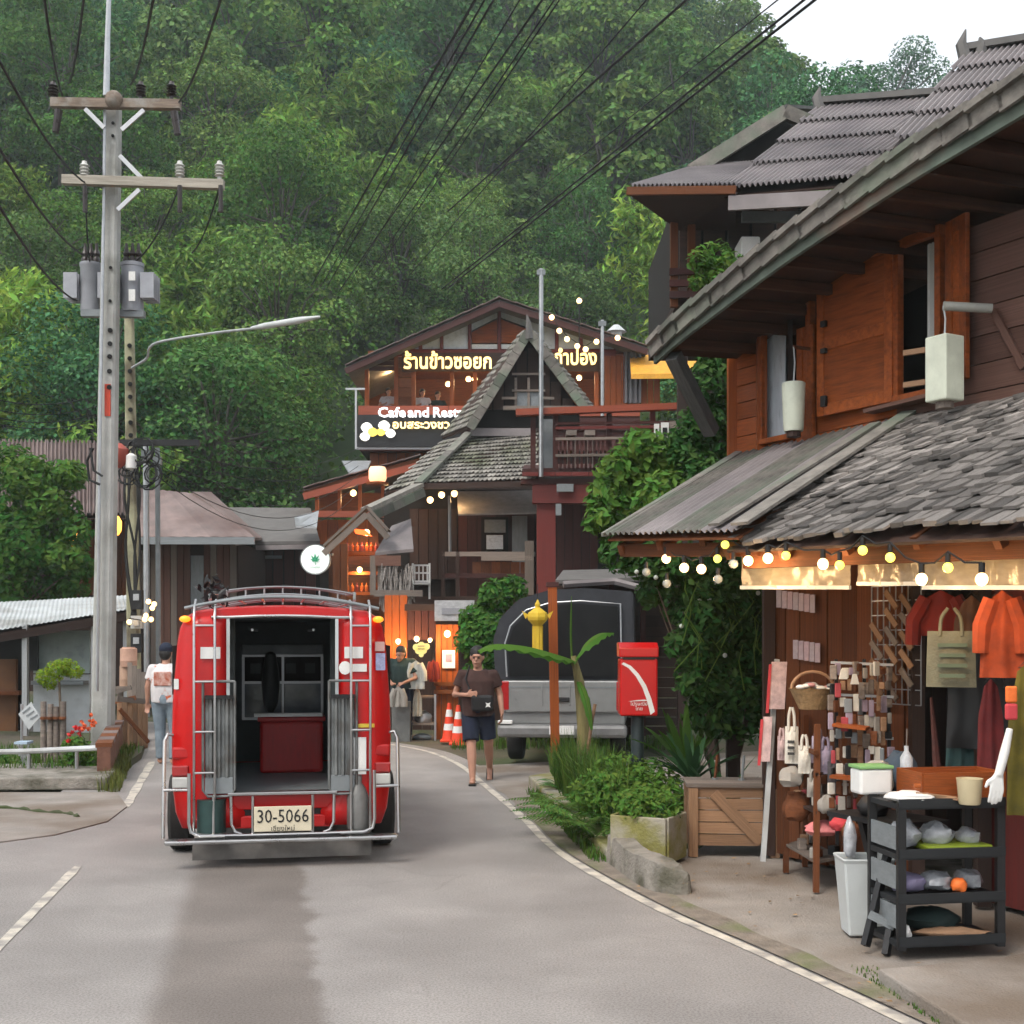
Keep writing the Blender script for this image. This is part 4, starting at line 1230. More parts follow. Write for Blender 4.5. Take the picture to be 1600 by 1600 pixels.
for (x, y0, y1, r, d, lab, cat) in ((845.5, 420, 735, .042, 24.3, 'tall grey metal pole rising in front of the deck', 'pole'), (941, 500, 640, .035, 26, 'thin grey pole behind the deck railing', 'pole')):
    pl = thing('metal_pole', lab, cat, P(x, y1, d))
    MB().tube([P(x, y1 + 10, d), P(x, y0, d)], r, 8).build('shaft', M_metal, pl, smooth=True)
    MB().box(P(x, y0 + 6, d), (.16, .08, .1)).build('bracket', M_greym, pl)

# ------------------------------------------------------------------ dark plank house behind the parked pickup
I = thing('dark_plank_house', 'dark plank building behind the parked pickup and red mailbox', 'house', P(970, 1100, 21.5))
for i in range(12): fpiece('plank', I, 872, 915 + i * 16, 1062, 930 + i * 16, 21.5, .05, M_woodd)
for i in range(3): fpiece('plank', I, 872, 1107 + i * 14, 1062, 1120 + i * 14, 21.5, .05, M_woodd)
for x in (905, 955, 1005): fpiece('post', I, x - 4, 905, x + 4, 1150, 21.3, .12, M_woodm)
fpiece('shelf', I, 875, 968, 975, 972, 21.2, .3, M_woodg)
m = MB(); m.slab([P(868, 912, 20.4), P(1010, 908, 20.4), P(1060, 892, 23), P(880, 896, 23)], .06, Z); m.build('roof', M_roofd, I)
m = MB(); m.tube([P(880, 913, 20.3), P(960, 908, 20.4), P(1000, 918, 20.3)], .06, 6); m.build('gutter', M_roofg, I)
# ------------------------------------------------------------------ left side: houses
HL = thing('pink_roof_house', 'weathered plank house with faded pinkish corrugated roof behind the utility poles', 'house', P(230, 1060, 31))
roof_quad(HL, (P(-60, 808, 29.5), P(206, 806, 29.5), P(206, 694, 33), P(-60, 690, 33)), 44, 1, M_roofp, .05)
r2_ = roof_quad(HL, (P(196, 842, 28.6), P(396, 842, 28.6), P(300, 772, 31), P(196, 762, 32)), 8, 1, M_roofp, .006)
piece('eave_board', HL, P(196, 845, 28.5), P(398, 845, 28.5), .06, .16, M_greym)
m = MB(); m.slab([P(398, 844, 28.6), P(300, 772, 31), P(330, 772, 34), P(410, 844, 33)], .06, Z); m.build('roof_side', M_roofp, HL)
m = MB(); m.front(-60, 812, 245, 1080, 31, 3); m.build('wall', M_woodd, HL)
m = MB(); m.front(228, 848, 372, 1080, 30.4, 3.4); m.build('wall', M_woodd, HL)
for i in range(13):
    x = 236 + i * 10.3
    if i == 6 or i == 7: continue
    fpiece('plank', HL, x, 846, x + 9.2, 1085, 30.2, .05, M_woodp if i % 3 else M_woodg)
fpiece('window', HL, 298, 868, 318, 960, 30.25, .05, M_greym)
for i in range(6): fpiece('plank', HL, 120 + i * 14, 815, 133 + i * 14, 930, 30.8, .05, M_woodb)
for i in range(4): fpiece('plank', HL, 205 + i * 8, 860, 212 + i * 8, 980, 30.6, .05, M_woodg)
piece('gutter', HL, P(368, 850, 28.6), P(396, 846, 28.6), .08, .08, M_roofg)
for (x, y, lab) in ((115, 845, 'glowing amber hanging lantern under the pink-roofed house eave'), (182, 822, 'small lit lamp beside the utility pole under the pink roof')):
    l = thing('hanging_lantern', lab, 'lantern', P(x, y, 28.4))
    MB().lathe([(.05, -.2), (.11, -.1), (.12, .1), (.05, .22)], P(x, y, 28.4), 10).build('shade', mat('amber_shade', (1, .5, .08), .5, emis=2.2, ecol=(1, .42, .06), var=0), l, smooth=True)
    MB().tube([P(x, y - 16, 28.4), P(x, y - 40, 28.4)], .012, 4).build('cord', M_wire, l)
lb = thing('bulb_cluster', 'cluster of small lit bulbs behind the second utility pole', 'string lights', P(235, 960, 21.4))
for (x, y) in ((232, 940), (238, 950), (228, 962), (241, 944), (226, 968), (236, 968), (202, 972)): lamp(lb, P(x, y, 21.4), .045, 0, m=M_warm, name='bulb')
MB().tube([P(241, 936, 21.4), P(236, 955, 21.4), P(226, 970, 21.4), P(202, 966, 21.4)], .01, 4).build('cable', M_wire, lb)
HG = thing('grey_roof_house', 'low dark house with plain grey roof between the pink-roofed house and the leaf sign', 'house', P(430, 1060, 34))
m = MB(); m.slab([P(330, 852, 32.6), P(500, 850, 32.6), P(485, 798, 36), P(345, 797, 36)], .08, Z); m.build('roof', M_roofd, HG)
piece('gutter', HG, P(400, 856, 32.4), P(500, 854, 32.4), .1, .12, M_roofg)
m = MB(); m.front(372, 850, 500, 1080, 34, 3); m.build('wall', M_dark, HG)
for i in range(7): fpiece('plank', HG, 376 + i * 17, 860, 391 + i * 17, 1060, 33.9, .05, M_woodm)
fr = MB(); fr.front(386, 868, 392, 960, 33.7, .06); fr.front(392.1, 868, 440, 873, 33.7, .06); fr.build('window', M_greym, HG)
# --- open shack with the pale metal roof
SH = thing('pale_roof_shack', 'open roadside shack with shiny pale metal roof at the left edge', 'shack', P(60, 1150, 20))
A_, B_, C_, D_ = P(-90, 999, 21), P(206, 951, 23.4), P(200, 930, 26), P(-60, 944, 24.5)
n = 5
rbase = MB().slab([A_ - Z * .08, B_ - Z * .08, C_ - Z * .08, D_ - Z * .08], .03, Z).build('roof', M_woodd, SH)
for i in range(n):
    m = MB(); corr_sheet(m, A_.lerp(B_, i / n), A_.lerp(B_, (i + 1.02) / n), D_.lerp(C_, (i + 1.02) / n), D_.lerp(C_, i / n), 8, .008); o = m.build('roof_sheet', M_roofw, rbase, smooth=True)
    o.location.z += .003 * (i % 2)
piece('eave_beam', SH, A_ - Z * .14, B_ - Z * .14, .06, .12, M_woodd)
for x, d in ((38, 22.0), (146, 23.0), (196, 23.6)): fpiece('post', SH, x - 4, 975 - (x - 38) * .14, x + 4, 1150, d, .1, M_metal)
m = MB(); m.front(-90, 955, 40, 1150, 24.6, .2); m.build('inner_wall', M_dark, SH)
m = MB(); m.front(52, 985, 140, 1052, 23.4, .06); m.build('plastic_curtain', mat('clear_plastic_sheet', (.3, .36, .36), .3, var=.25, scale=3), SH)
m = MB(); m.front(52, 1054, 140, 1150, 23.5, .1); m.build('counter', M_roofw, SH)
fpiece('counter_top', SH, 48, 1064, 130, 1070, 23.2, .5, M_greym)
m = MB(); m.front(42, 985, 58, 1048, 23.2, .1); m.build('hanging_coat', M_black, SH)
fpiece('shelf', SH, -60, 1080, 30, 1086, 24, .3, M_woodb)
m = MB(); m.front(-50, 1030, 25, 1150, 24.3, .1); m.build('back_panel', mat('amber_brown_panel', (.12, .05, .015), .6), SH)

# ------------------------------------------------------------------ utility poles
def tapered_pole(name, parent, base, top, w0, w1, m):
    b, t = Vector(base), Vector(top)
    mb = MB()
    vs = []
    for c, w in ((b, w0), (t, w1)):
        e = w * .14; h = w / 2
        vs += [c + V(x, y, 0) for x, y in ((-h + e, -h), (h - e, -h), (h, -h + e), (h, h - e), (h - e, h), (-h + e, h), (-h, h - e), (-h, -h + e))]
    fs = [tuple(range(8))[::-1], tuple(range(8, 16))] + [(i, (i + 1) % 8, 8 + (i + 1) % 8, 8 + i) for i in range(8)]
    mb.add(vs, fs)
    return mb.build(name, m, parent)
DP = 18.6
ub = V(P(160, 0, DP).x, DP, 0)
UP = thing('utility_pole', 'tall pale concrete utility pole with two crossarms and transformers at the left', 'utility pole', ub)
sh = tapered_pole('shaft', UP, ub, P(177, 160, DP), .29, .21, M_pole)
def psx(y): return 160 + (177 - 160) * (1190 - y) / (1190 - 160)
for y in (192, 212, 418, 470): MB().tube([P(psx(y), y, DP - .15), P(psx(y), y, DP)], .024, 8).build('bolt_hole', M_black, sh)
for y in (516, 537, 557, 580, 605): MB().tube([P(psx(y) + 1, y, DP - .155), P(psx(y) + 1, y, DP)], .036, 8).build('bolt_hole', M_black, sh)
fpiece('red_mark', sh, psx(620) - 6, 600, psx(620) + 3, 650, DP - .142, .02, mat('faded_red_paint', (.5, .06, .03), .7))
def crossarm(y, x0, x1, dy, m): return piece('crossarm', UP, P(x0, y, DP - .25), P(x1, y + dy, DP - .25), .11, .13, m)
M_armw = mat('weathered_arm', (.2, .155, .12), .85, var=.4, scale=5, blotch=(.3, .28, .25), bl=(.45, .6), bls=4)
crossarm(161, 80, 282, 3, M_armw)
crossarm(281, 98, 350, 8, mat('pale_arm', (.34, .31, .26), .85, var=.3, scale=5))
for (a, b) in (((133, 170), (163, 200)), ((225, 172), (190, 203)), ((187, 243), (221, 278)), ((218, 296), (184, 328))):
    pbeam('brace', UP, a, b, DP - .28, .03, .06, M_metal)
def insulator(x, y, hpx, m, d=DP - .25):
    h = hpx * d / F
    pr = [(.03, 0), (.03, h * .2)]
    for k in range(4): pr += [(.075, h * (.25 + k * .17)), (.04, h * (.36 + k * .17))]
    pr += [(.035, h)]
    MB().lathe(pr, P(x, y, d), 10).build('insulator', m, UP, smooth=True)
M_porc = mat('dark_porcelain', (.03, .022, .02), .3); M_porw = mat('grey_porcelain', (.5, .5, .47), .35)
for x in (83, 220, 268): insulator(x, 156, 28, M_porc)
for x in (132, 281, 343): insulator(x, 282, 30, M_porw)
for x, y in ((92, 172), (272, 175)):
    m = MB(); a = P(x, y, DP - .3); m.tube([a, a + V(.05 if x > 150 else -.05, 0, -.32)], .06, 8, r2=.05); m.build('fuse_cutout', M_porc, UP, smooth=True)
for x in (133, 281, 345):
    m = MB(); a = P(x, 290, DP - .3); m.tube([a, a + V(0, 0, -.38)], .035, 6); m.build('arrester', M_porc, UP, smooth=True)
MB().ball(P(178, 156, DP - .3), .13, 10, 7).build('pole_cap', M_armw, UP, smooth=True)
MB().tube([P(166, 150, DP + .1), P(168, 60, DP + .1), P(172, -60, DP + .1)], .05, 8, r2=.03).build('mast', M_metal, UP, smooth=True)
MB().tube([P(164, 160, DP - .2), P(162, 330, DP - .2), P(156, 700, DP - .22), P(152, 1080, DP - .24)], .022, 6).build('conduit', M_metal, UP)
m = MB()
m.tube([P(146, 700, DP - .3), P(136, 720, DP - .3), P(140, 750, DP - .3), P(156, 757, DP - .3)], .02, 5); m.build('cable_loop', M_wire, UP)
MB().tube([P(141, 700, DP - .32), P(146, 735, DP - .32), P(160, 744, DP - .32)], .018, 5).build('cable_loop', M_wire, UP)
def transformer(xc, yt, yb, wpx, d, lab):
    t = thing('transformer', lab, 'transformer', P(xc, yb, d))
    a, b = P(xc, yt, d), P(xc, yb, d); r = wpx / 2 * d / F
    M_tr = mat('transformer_grey', (.3, .31, .34), .5, .1, var=.12)
    MB().lathe([(r * .95, 0), (r, .03), (r, a.z - b.z - .06), (r * 1.06, a.z - b.z - .05), (r * 1.06, a.z - b.z)], b, 20).build('tank', M_tr, t, smooth=True)
    for s in (-1, 1):
        for k in range(4):
            m = MB(); m.box(b + V(s * (r + .10), (k - 1.5) * .1, (a.z - b.z) * .5), (.2, .04, (a.z - b.z) * .52)); m.build('radiator_fin', M_tr, t)
    for k in (-1, 0, 1):
        m = MB(); m.lathe([(.05, 0), (.06, .06), (.035, .1), (.055, .14), (.03, .2), (.02, .3)], a + V(k * r * .55, 0, 0), 8); m.build('bushing', M_porc, t, smooth=True)
    return t
transformer(142, 412, 488, 32, DP + .35, 'grey transformer hanging on the left of the tall pole')
tr = transformer(207, 412, 488, 34, DP + .3, 'grey transformer with white label hanging on the right of the tall pole')
for y0, y1 in ((424, 438), (452, 470)): fpiece('label_plate', tr, 201, y0, 211, y1, DP + .3 - .235, .012, M_white)
piece('bracket', UP, P(128, 490, DP + .25), P(226, 491, DP + .25), .12, .1, M_greym)
# second pole, steel poles and street lamp
UP2 = thing('utility_pole', 'thinner mossy utility pole with cables standing behind the tall pole', 'utility pole', V(P(211, 0, 22).x, 22, 0))
tapered_pole('shaft', UP2, V(P(211, 0, 22).x, 22, 0), P(202, 492, 22), .22, .14, mat('mossy_pole', (.33, .32, .21), .9, var=.2, scale=4, world=True, blotch=(.14, .12, .08), bl=(.48, .62), bls=1.5))
def p2(y): return 211 + (202 - 211) * (1159 - y) / (1159 - 492)
for i in range(8): MB().tube([P(p2(520 + i * 20), 540 + i * 20, 21.85), P(p2(520 + i * 20), 540 + i * 20, 22)], .04, 8).build('bolt_hole', M_black, UP2)
rgp = random.Random(3)
for k in range(5):
    x0 = p2(700) + rgp.uniform(-12, 14)
    m = MB(); m.tube(spline([P(x0, 690 + 10 * k, 21.7), P(x0 + rgp.uniform(-10, 12), 780, 21.6), P(x0 + rgp.uniform(-12, 12), 870, 21.7), P(p2(960) + rgp.uniform(-8, 8), 980, 21.7)], 5), .022, 5); m.build('cable', M_wire, UP2)
for i, y in enumerate((922, 962, 990)):
    fpiece('meter_box', UP2, 204, y, 221, y + (30 if i != 1 else 20), 21.6, .14, M_black if i != 1 else M_roofw)
    fpiece('meter_glass', UP2, 208, y + 6, 217, y + 16, 21.57, .02, M_metal)
cb = thing('cable_junction', 'tangle of black cables and coils on a dark bracket beside the second pole', 'cables', P(250, 740, 21))
pbeam('bracket', cb, (188, 692), (312, 692), 21, .08, .1, M_black)
for k in range(16):
    c = P(rgp.uniform(196, 240), rgp.uniform(696, 745), 21 + rgp.uniform(-.2, .2)); r = rgp.uniform(.07, .2)
    m = MB(); tl = rgp.uniform(-.5, .5)
    m.tube([c + V(r * math.cos(t), r * .5 * math.sin(t + tl), r * 1.2 * math.sin(t)) for t in [i * .628 for i in range(10)]], .014, 4, closed=True); m.build('coil', M_wire, cb)
MB().lathe([(.03, -.2), (.13, -.1), (.15, .1), (.03, .2)], P(187, 712, 20.8), 10).build('splice_case', mat('rust_red_case', (.3, .06, .04), .6), cb, smooth=True)
MB().lathe([(.03, -.14), (.09, -.1), (.09, .1), (.03, .14)], P(205, 722, 20.8), 10).build('splice_case', M_white, cb, smooth=True)
for (x, y0, y1, lab) in ((228, 690, 960, 'slim grey steel pole close beside the second utility pole'), (246, 700, 850, 'short dark steel pole right of the slim grey one')):
    sp = thing('steel_pole', lab, 'pole', P(x, 1120, 22.5))
    MB().tube([P(x + 2, 1120, 22.5), P(x, y0, 22.5)], .055 if x < 240 else .045, 8).build('shaft', M_metal if x < 240 else M_greym, sp, smooth=True)
    MB().box(P(x, y0 + 20, 22.45), (.14, .1, .14)).build('clamp', M_greym, sp)
SL = thing('street_lamp', 'curved pale street lamp arm reaching right from the second utility pole', 'street lamp', P(232, 560, 21.6))
MB().tube(spline([P(206, 575, 21.8), P(229, 560, 21.6), P(234, 543, 21.5), P(255, 533, 21.4), P(330, 521, 21.2), P(400, 513, 21)], 5), .022, 8).build('arm', M_metal, SL, smooth=True)
m = MB(); a, b = P(392, 513, 21), P(500, 495, 20.8)
m.tube([a, a.lerp(b, .20), a.lerp(b, .7), b], .05, 10, rs=[.025, .05, .055, .02]); m.build('lamp_head', mat('lamp_head_grey', (.5, .52, .52), .4, var=.1), SL, smooth=True)
# ------------------------------------------------------------------ red songthaew (shared pickup taxi), seen from behind
M_red = mat('red_car_paint', (.5, .004, .004), .36, var=.08, scale=3, spec=.4, coat=.25, blotch=(.42, .01, .008), bl=(.55, .8), bls=2.2)
M_redb = mat('red_plastic', (.4, .01, .01), .45, var=.2)
M_cargrey = mat('grey_gate_metal', (.17, .18, .18), .45, .3, var=.3, scale=6, blotch=(.1, .09, .08), bl=(.5, .65), bls=5)
M_seat = mat('black_vinyl', (.02, .022, .022), .5, var=.2)
M_int = mat('cabin_lining', (.05, .06, .06), .7, var=.2)
M_tyre = mat('tyre_rubber', (.018, .017, .016), .85, var=.2, bump=.3, bscale=60)
M_plate = mat('plate_cream', (.62, .56, .42), .5, var=.08)
M_teal = mat('teal_tank', (.018, .045, .042), .5, var=.3, scale=8)
M_lens = mat('red_lens', (.35, .02, .02), .15, var=.15, spec=.8)
M_lensw = mat('clear_lens', (.5, .5, .48), .12, var=.15, spec=.8)
M_stick = mat('white_sticker', (.72, .72, .7), .5, var=.08)
TX, TY = (442 - 800) / F * 10.32, 10.32
SGT = thing('red_songthaew', 'red songthaew pickup taxi with open rear door, chrome ladders and roof rack', 'songthaew', (TX, TY, 0.006), rz=math.atan2(-TX, TY))
K = 194.0
def tx(px): return (px - 442) / K
def tz(py): return (1351 - py) / K
OUT = [(.80, .30), (.845, .42), (.868, .62), (.876, 1.0), (.868, 1.3), (.85, 1.55), (.832, 1.78), (.81, 1.9), (.765, 1.985), (.68, 2.035), (.45, 2.062), (.22, 2.076), (0, 2.08)]
full = [(-x, z) for x, z in OUT] + [(x, z) for x, z in OUT[::-1][1:]]
sb = MB()
secs = [(0.0, .972), (.025, .99), (.08, 1.0), (1.2, 1.0), (2.55, .985), (2.75, .95)]
for yv, s in secs:
    for x, z in full: sb.v.append((x * s, yv, 1.1 + (z - 1.1) * (s if z > 1.1 else 1)))
nf = len(full)
for i in range(len(secs) - 1):
    for k in range(nf - 1): sb.f.append((i * nf + k, i * nf + k + 1, (i + 1) * nf + k + 1, (i + 1) * nf + k))
shell = sb.build('canopy_shell', M_red, SGT, smooth=True, local=True)
sol = shell.modifiers.new('thick', 'SOLIDIFY'); sol.thickness = .03; sol.offset = -1
# rear panels either side of the door opening, and the band above it
def rear_panel(s):
    m = MB(); zz = [.30, .42, .567, .8, 1.0, 1.3, 1.55, 1.78, 1.9, 1.985]
    def ox(z):
        for (a, b), (c, d) in zip(OUT, OUT[1:]):
            if b <= z <= d: return (a + (c - a) * (z - b) / (d - b)) * .972
        return .8
    for z in zz:
        inner = .425 if z >= .567 else .30
        for t in (0, .33, .66, 1):
            x = inner + (ox(z) - inner) * t
            bul = -.03 * math.sin(math.pi * t) - (.012 if .9 < z < 1.7 else 0)
            m.v.append((s * x, bul, z))
    for i in range(len(zz) - 1):
        for t in range(3):
            q = (4 * i + t, 4 * i + t + 1, 4 * i + t + 5, 4 * i + t + 4)
            m.f.append(q if s > 0 else q[::-1])
    o = m.build('rear_panel', M_red, SGT, smooth=True, local=True)
    so = o.modifiers.new('thick', 'SOLIDIFY'); so.thickness = .025; so.offset = -1
for s in (-1, 1): rear_panel(s)
m = MB(); top = [(-.71, 1.985), (-.62, 2.02), (-.44, 2.045), (-.22, 2.058), (0, 2.062), (.22, 2.058), (.44, 2.045), (.62, 2.02), (.71, 1.985)]
bot = [(-.71, 1.975), (-.56, 1.975), (-.425, 1.975), (-.2, 1.985), (0, 1.988), (.2, 1.985), (.425, 1.975), (.56, 1.975), (.71, 1.975)]
m.v = [(x, -.012, z) for x, z in top] + [(x, -.012, z) for x, z in bot]
m.f = [(i, i + 9, i + 10, i + 1) for i in range(8)]
o = m.build('roof_band', M_red, SGT, local=True); so = o.modifiers.new('thick', 'SOLIDIFY'); so.thickness = .03; so.offset = -1
for s in (-1, 1):
    MB().beam((s * .43, -.03, .58), (s * .43, -.03, 1.97), .026, .02, up=V(0, 1, 0)).build('door_trim', M_roofw, SGT, local=True)
MB().tube([(x, -.035, z + .005) for x, z in bot[1:-1]], .012, 6).build('door_trim', M_steel, SGT, local=True)
# tailgate zone below the floor
MB().box((0, .02, .50), (.80, .05, .13)).build('tailgate', M_red, SGT, local=True, bevel=.01)
MB().box((0, .02, .335), (.8, .05, .10)).build('tailgate', M_red, SGT, local=True, bevel=.01)
MB().box((0, .04, .415), (.8, .03, .08)).build('tailgate_slot', M_black, SGT, local=True)
MB().box((0, -.03, .572), (.86, .12, .025)).build('floor_sill', M_steel, SGT, local=True, bevel=.005)
# cabin inside
MB().box((0, 1.32, .545), (1.6, 2.55, .03)).build('floor', M_greym, SGT, local=True)
MB().box((0, 1.35, 1.98), (1.3, 2.4, .02)).build('ceiling_lining', M_int, SGT, local=True)
for s in (-1, 1):
    MB().box((s * .76, 1.3, 1.25), (.03, 2.4, 1.36)).build('side_lining', M_int, SGT, local=True)
    MB().box((s * .60, 1.25, .93), (.3, 2.1, .09)).build('bench_seat', M_seat, SGT, local=True, bevel=.03)
    MB().box((s * .70, 1.25, 1.3), (.07, 2.1, .4)).build('bench_back', M_seat, SGT, local=True, bevel=.03)
    MB().box((s * .45, .35, 1.55), (.12, .04, .85)).build('inner_pillar', M_int, SGT, local=True, bevel=.01)
MB().tube([(-.25, .3, 1.88), (-.25, 2.3, 1.88)], .012, 6).build('grab_rail', M_metal, SGT, local=True)
MB().tube([(.25, .3, 1.88), (.25, 2.3, 1.88)], .012, 6).build('grab_rail', M_metal, SGT, local=True)
cw = MB()
cw.box((0, 2.62, .78), (1.5, .03, .42)); cw.box((0, 2.62, 1.82), (1.5, .03, .34)); cw.box((-.57, 2.62, 1.3), (.36, .03, .7)); cw.box((.57, 2.62, 1.3), (.36, .03, .7))
cw.build('cab_wall', M_int, SGT, local=True)
MB().box((0, 2.70, 1.3), (1.2, .02, .75)).build('dark_cab_backing', M_dark, SGT, local=True)  # dark panel added behind the window; its colour stands for the cab's shade
wf = MB()
for z in (1.0, 1.36, 1.63): wf.box((0, 2.58, z), (.8, .03, .025))
for x in (-.39, 0, .39): wf.box((x, 2.585, 1.31), (.025, .03, .62))
wf = wf.build('cab_window', M_metal, SGT, local=True)
MB().box((0, 2.57, 1.69), (.8, .05, .1)).build('header', M_greym, SGT, local=True, bevel=.01)
M_cabglass = mat('dim_cab_glass', (.09, .11, .13), .1, var=.5, scale=3, spec=.8)
for x in (-.2, .2): MB().box((x, 2.6, 1.18), (.36, .01, .33)).build('pane', M_cabglass, wf, local=True)
for x in (-.27, .08, .27): MB().box((x, 2.595, 1.5), (.1, .01, .1)).build('headrest_glint', M_seat, wf, local=True)
dr = MB(); dr.lathe([(.03, .12), (.07, .2), (.09, .4), (.08, .55), (.05, .7), (.02, .72)], (-.12, 2.45, .95), 10); dr.build('hanging_jacket', M_seat, SGT, smooth=True, local=True)  # dark jacket hanging in the cabin, as a plain oval
cool = MB().box((.08, 1.75, .80), (.58, .42, .48)).build('red_chest', M_redb, SGT, local=True, bevel=.03)
MB().box((.08, 1.74, 1.06), (.62, .46, .05)).build('lid', M_redb, cool, local=True, bevel=.015)
for k in range(8): MB().box((-.16 + k * .068, 1.535, .8), (.022, .02, .4)).build('rib', M_redb, cool, local=True)
MB().box((.05, 1.52, 1.1), (.62, .1, .03)).build('white_edge', M_stick, cool, local=True)
# folding gates
def gate(x0, x1):
    gt = MB(); z0, z1 = tz(1243), tz(1092)
    gt.tube([(x0, -.07, tz(1066)), (x0, -.07, z0 + .05), (x0 + .04, -.07, z0), (x1 - .04, -.07, z0), (x1, -.07, z0 + .05), (x1, -.07, tz(1066))], .011, 8)
    gt.tube([(x0, -.07, tz(1066)), (x1, -.07, tz(1066))], .011, 8)
    gt = gt.build('gate', M_cargrey, SGT, smooth=True, local=True)
    pn = MB(); n = 48; w = x1 - x0 - .03
    for i in range(n + 1):
        t = i / n; yv = -.07 + .02 * max(-.6, min(.6, math.sin(t * 3.5 * 2 * math.pi)))
        pn.v += [(x0 + .015 + w * t, yv, z0 + .15), (x0 + .015 + w * t, yv, z1)]
    for i in range(n): pn.f.append((2 * i, 2 * i + 2, 2 * i + 3, 2 * i + 1))
    pn = pn.build('gate_panel', M_cargrey, gt, local=True, smooth=True)
    MB().box(((x0 + x1) / 2, -.065, z0 + .085), (w, .02, .13)).build('kick_plate', M_greym, gt, local=True, bevel=.004)
    MB().box(((x0 + x1) / 2, -.09, z1 + .01), (w, .03, .03)).build('top_bar', M_black, gt, local=True)
gate(tx(321), tx(369)); gate(tx(513), tx(556))
# ladders
def ladder(xa, xb):
    for x in (xa, xb): MB().tube([(x, .12, 2.12), (x, -.04, 2.06), (x, -.1, 1.95), (x, -.1, .30), (x, -.06, .25)], .011, 8).build('ladder_rail', M_steel, SGT, smooth=True, local=True)
    for py in (980, 1066, 1143, 1206): MB().tube([(xa, -.1, tz(py)), (xb, -.1, tz(py))], .010, 8).build('ladder_rung', M_steel, SGT, smooth=True, local=True)
ladder(tx(308), tx(339)); ladder(tx(547), tx(577))
# rear step, tube bumper and outriggers
MB().box((0, -.15, .215), (1.82, .14, .035)).build('rear_step', M_steel, SGT, local=True, bevel=.012)
MB().box((0, -.152, .238), (.9, .1, .012)).build('tread', M_black, SGT, local=True)
def rtube(name, pts, r=.014): return MB().tube(spline(pts, 4), r, 8).build(name, M_steel, SGT, smooth=True, local=True)
for s in (-1, 1):
    MB().tube([(s * .725, -.14, .75), (s * .725, -.16, .36), (s * .71, -.16, .29), (s * .64, -.16, .26), (s * .3, -.16, .255), (0, -.16, .255)], .014, 8).build('bumper_tube', M_steel, SGT, smooth=True, local=True)
    MB().tube([(s * .405, -.12, .56), (s * .40, -.13, .34), (s * .37, -.13, .28), (s * .32, -.13, .26)], .013, 8).build('bumper_tube', M_steel, SGT, smooth=True, local=True)
    MB().tube([(s * .235, -.12, .56), (s * .235, -.13, .25)], .012, 8).build('plate_bar', M_steel, SGT, smooth=True, local=True)
    MB().tube([(s * .54, -.12, .56), (s * .54, -.13, .25)], .011, 8).build('plate_bar', M_steel, SGT, smooth=True, local=True)
    MB().tube([(s * .85, .02, 1.04), (s * .90, .0, 1.05), (s * .922, -.03, 1.0), (s * .925, -.12, .24)], .014, 8).build('outrigger', M_steel, SGT, smooth=True, local=True)
    MB().tube([(s * .73, -.10, .615), (s * .925, -.08, .615)], .012, 8).build('outrigger', M_steel, SGT, smooth=True, local=True)
    MB().box((s * .80, -.015, .76), (.13, .04, .085)).build('tail_lamp', M_lens, SGT, local=True, bevel=.012)
    MB().box((s * .80, -.015, .665), (.13, .04, .09)).build('tail_lamp', M_lensw, SGT, local=True, bevel=.012)
    MB().box((s * .795, .0, .90), (.14, .05, .1)).build('body_crease', M_redb, SGT, local=True, bevel=.02)
    MB().ball((s * .765, -.015, 1.965), .045, 10, 7, (1, .7, .6)).build('marker_lamp', M_amber, SGT, smooth=True, local=True)
pl = MB().box((0, -.15, .378), (.452, .012, .2)).build('licence_plate', M_plate, SGT, local=True, bevel=.004)
text('plate_number', '30-5066', .15, M_black, pl, (0, 0, 0), width=.40, depth=.002).location = (0, -.158, .395)
text('plate_province', 'เชียงใหม่', .055, M_black, pl, (0, 0, 0), depth=.001).location = (0, -.157, .30)
MB().box((0, .02, .125), (1.42, .02, .17)).build('mud_skirt', mat('dusty_skirt', (.16, .15, .14), .85, var=.3), SGT, local=True)
MB().tube([(-.56, -.02, .27), (-.56, -.02, .53)], .115, 14).build('tank', M_teal, SGT, smooth=True, local=True)
MB().lathe([(.085, .27), (.09, .3), (.09, .52), (.06, .6), (.03, .64), (.03, .7)], (.60, -.04, 0), 14).build('gas_bottle', mat('grey_bottle', (.15, .15, .145), .5, .2, var=.3, scale=6), SGT, smooth=True, local=True)
MB().box((.615, -.06, .86), (.1, .01, .3)).build('white_notice', M_stick, SGT, local=True)
for (x0, x1, y0, y1, mm) in ((317, 347, 1013, 1031, M_stick), (537, 566, 1013, 1031, M_stick), (586, 601, 1023, 1050, mat('blue_sticker', (.3, .32, .5), .5, var=.3, scale=30)), (585, 600, 1005, 1020, mat('pink_sticker', (.5, .3, .28), .5)), (545, 572, 1040, 1052, M_stick), (556, 584, 1134, 1140, mat('yellow_sticker', (.6, .45, .05), .5)), (277, 284, 1062, 1078, M_stick)):
    zc = tz((y0 + y1) / 2)
    MB().box((tx((x0 + x1) / 2), -.052 if abs(tx(x0)) < .75 else -.02, zc), ((x1 - x0) / K, .006, (y1 - y0) / K)).build('sticker', mm, SGT, local=True)
MB().slab([(tx(538) + .05 * math.cos(k * .5236), -.053, tz(1046) + .055 * math.sin(k * .5236)) for k in range(12)], .005, V(0, -1, 0)).build('sticker', M_stick, SGT, local=True)
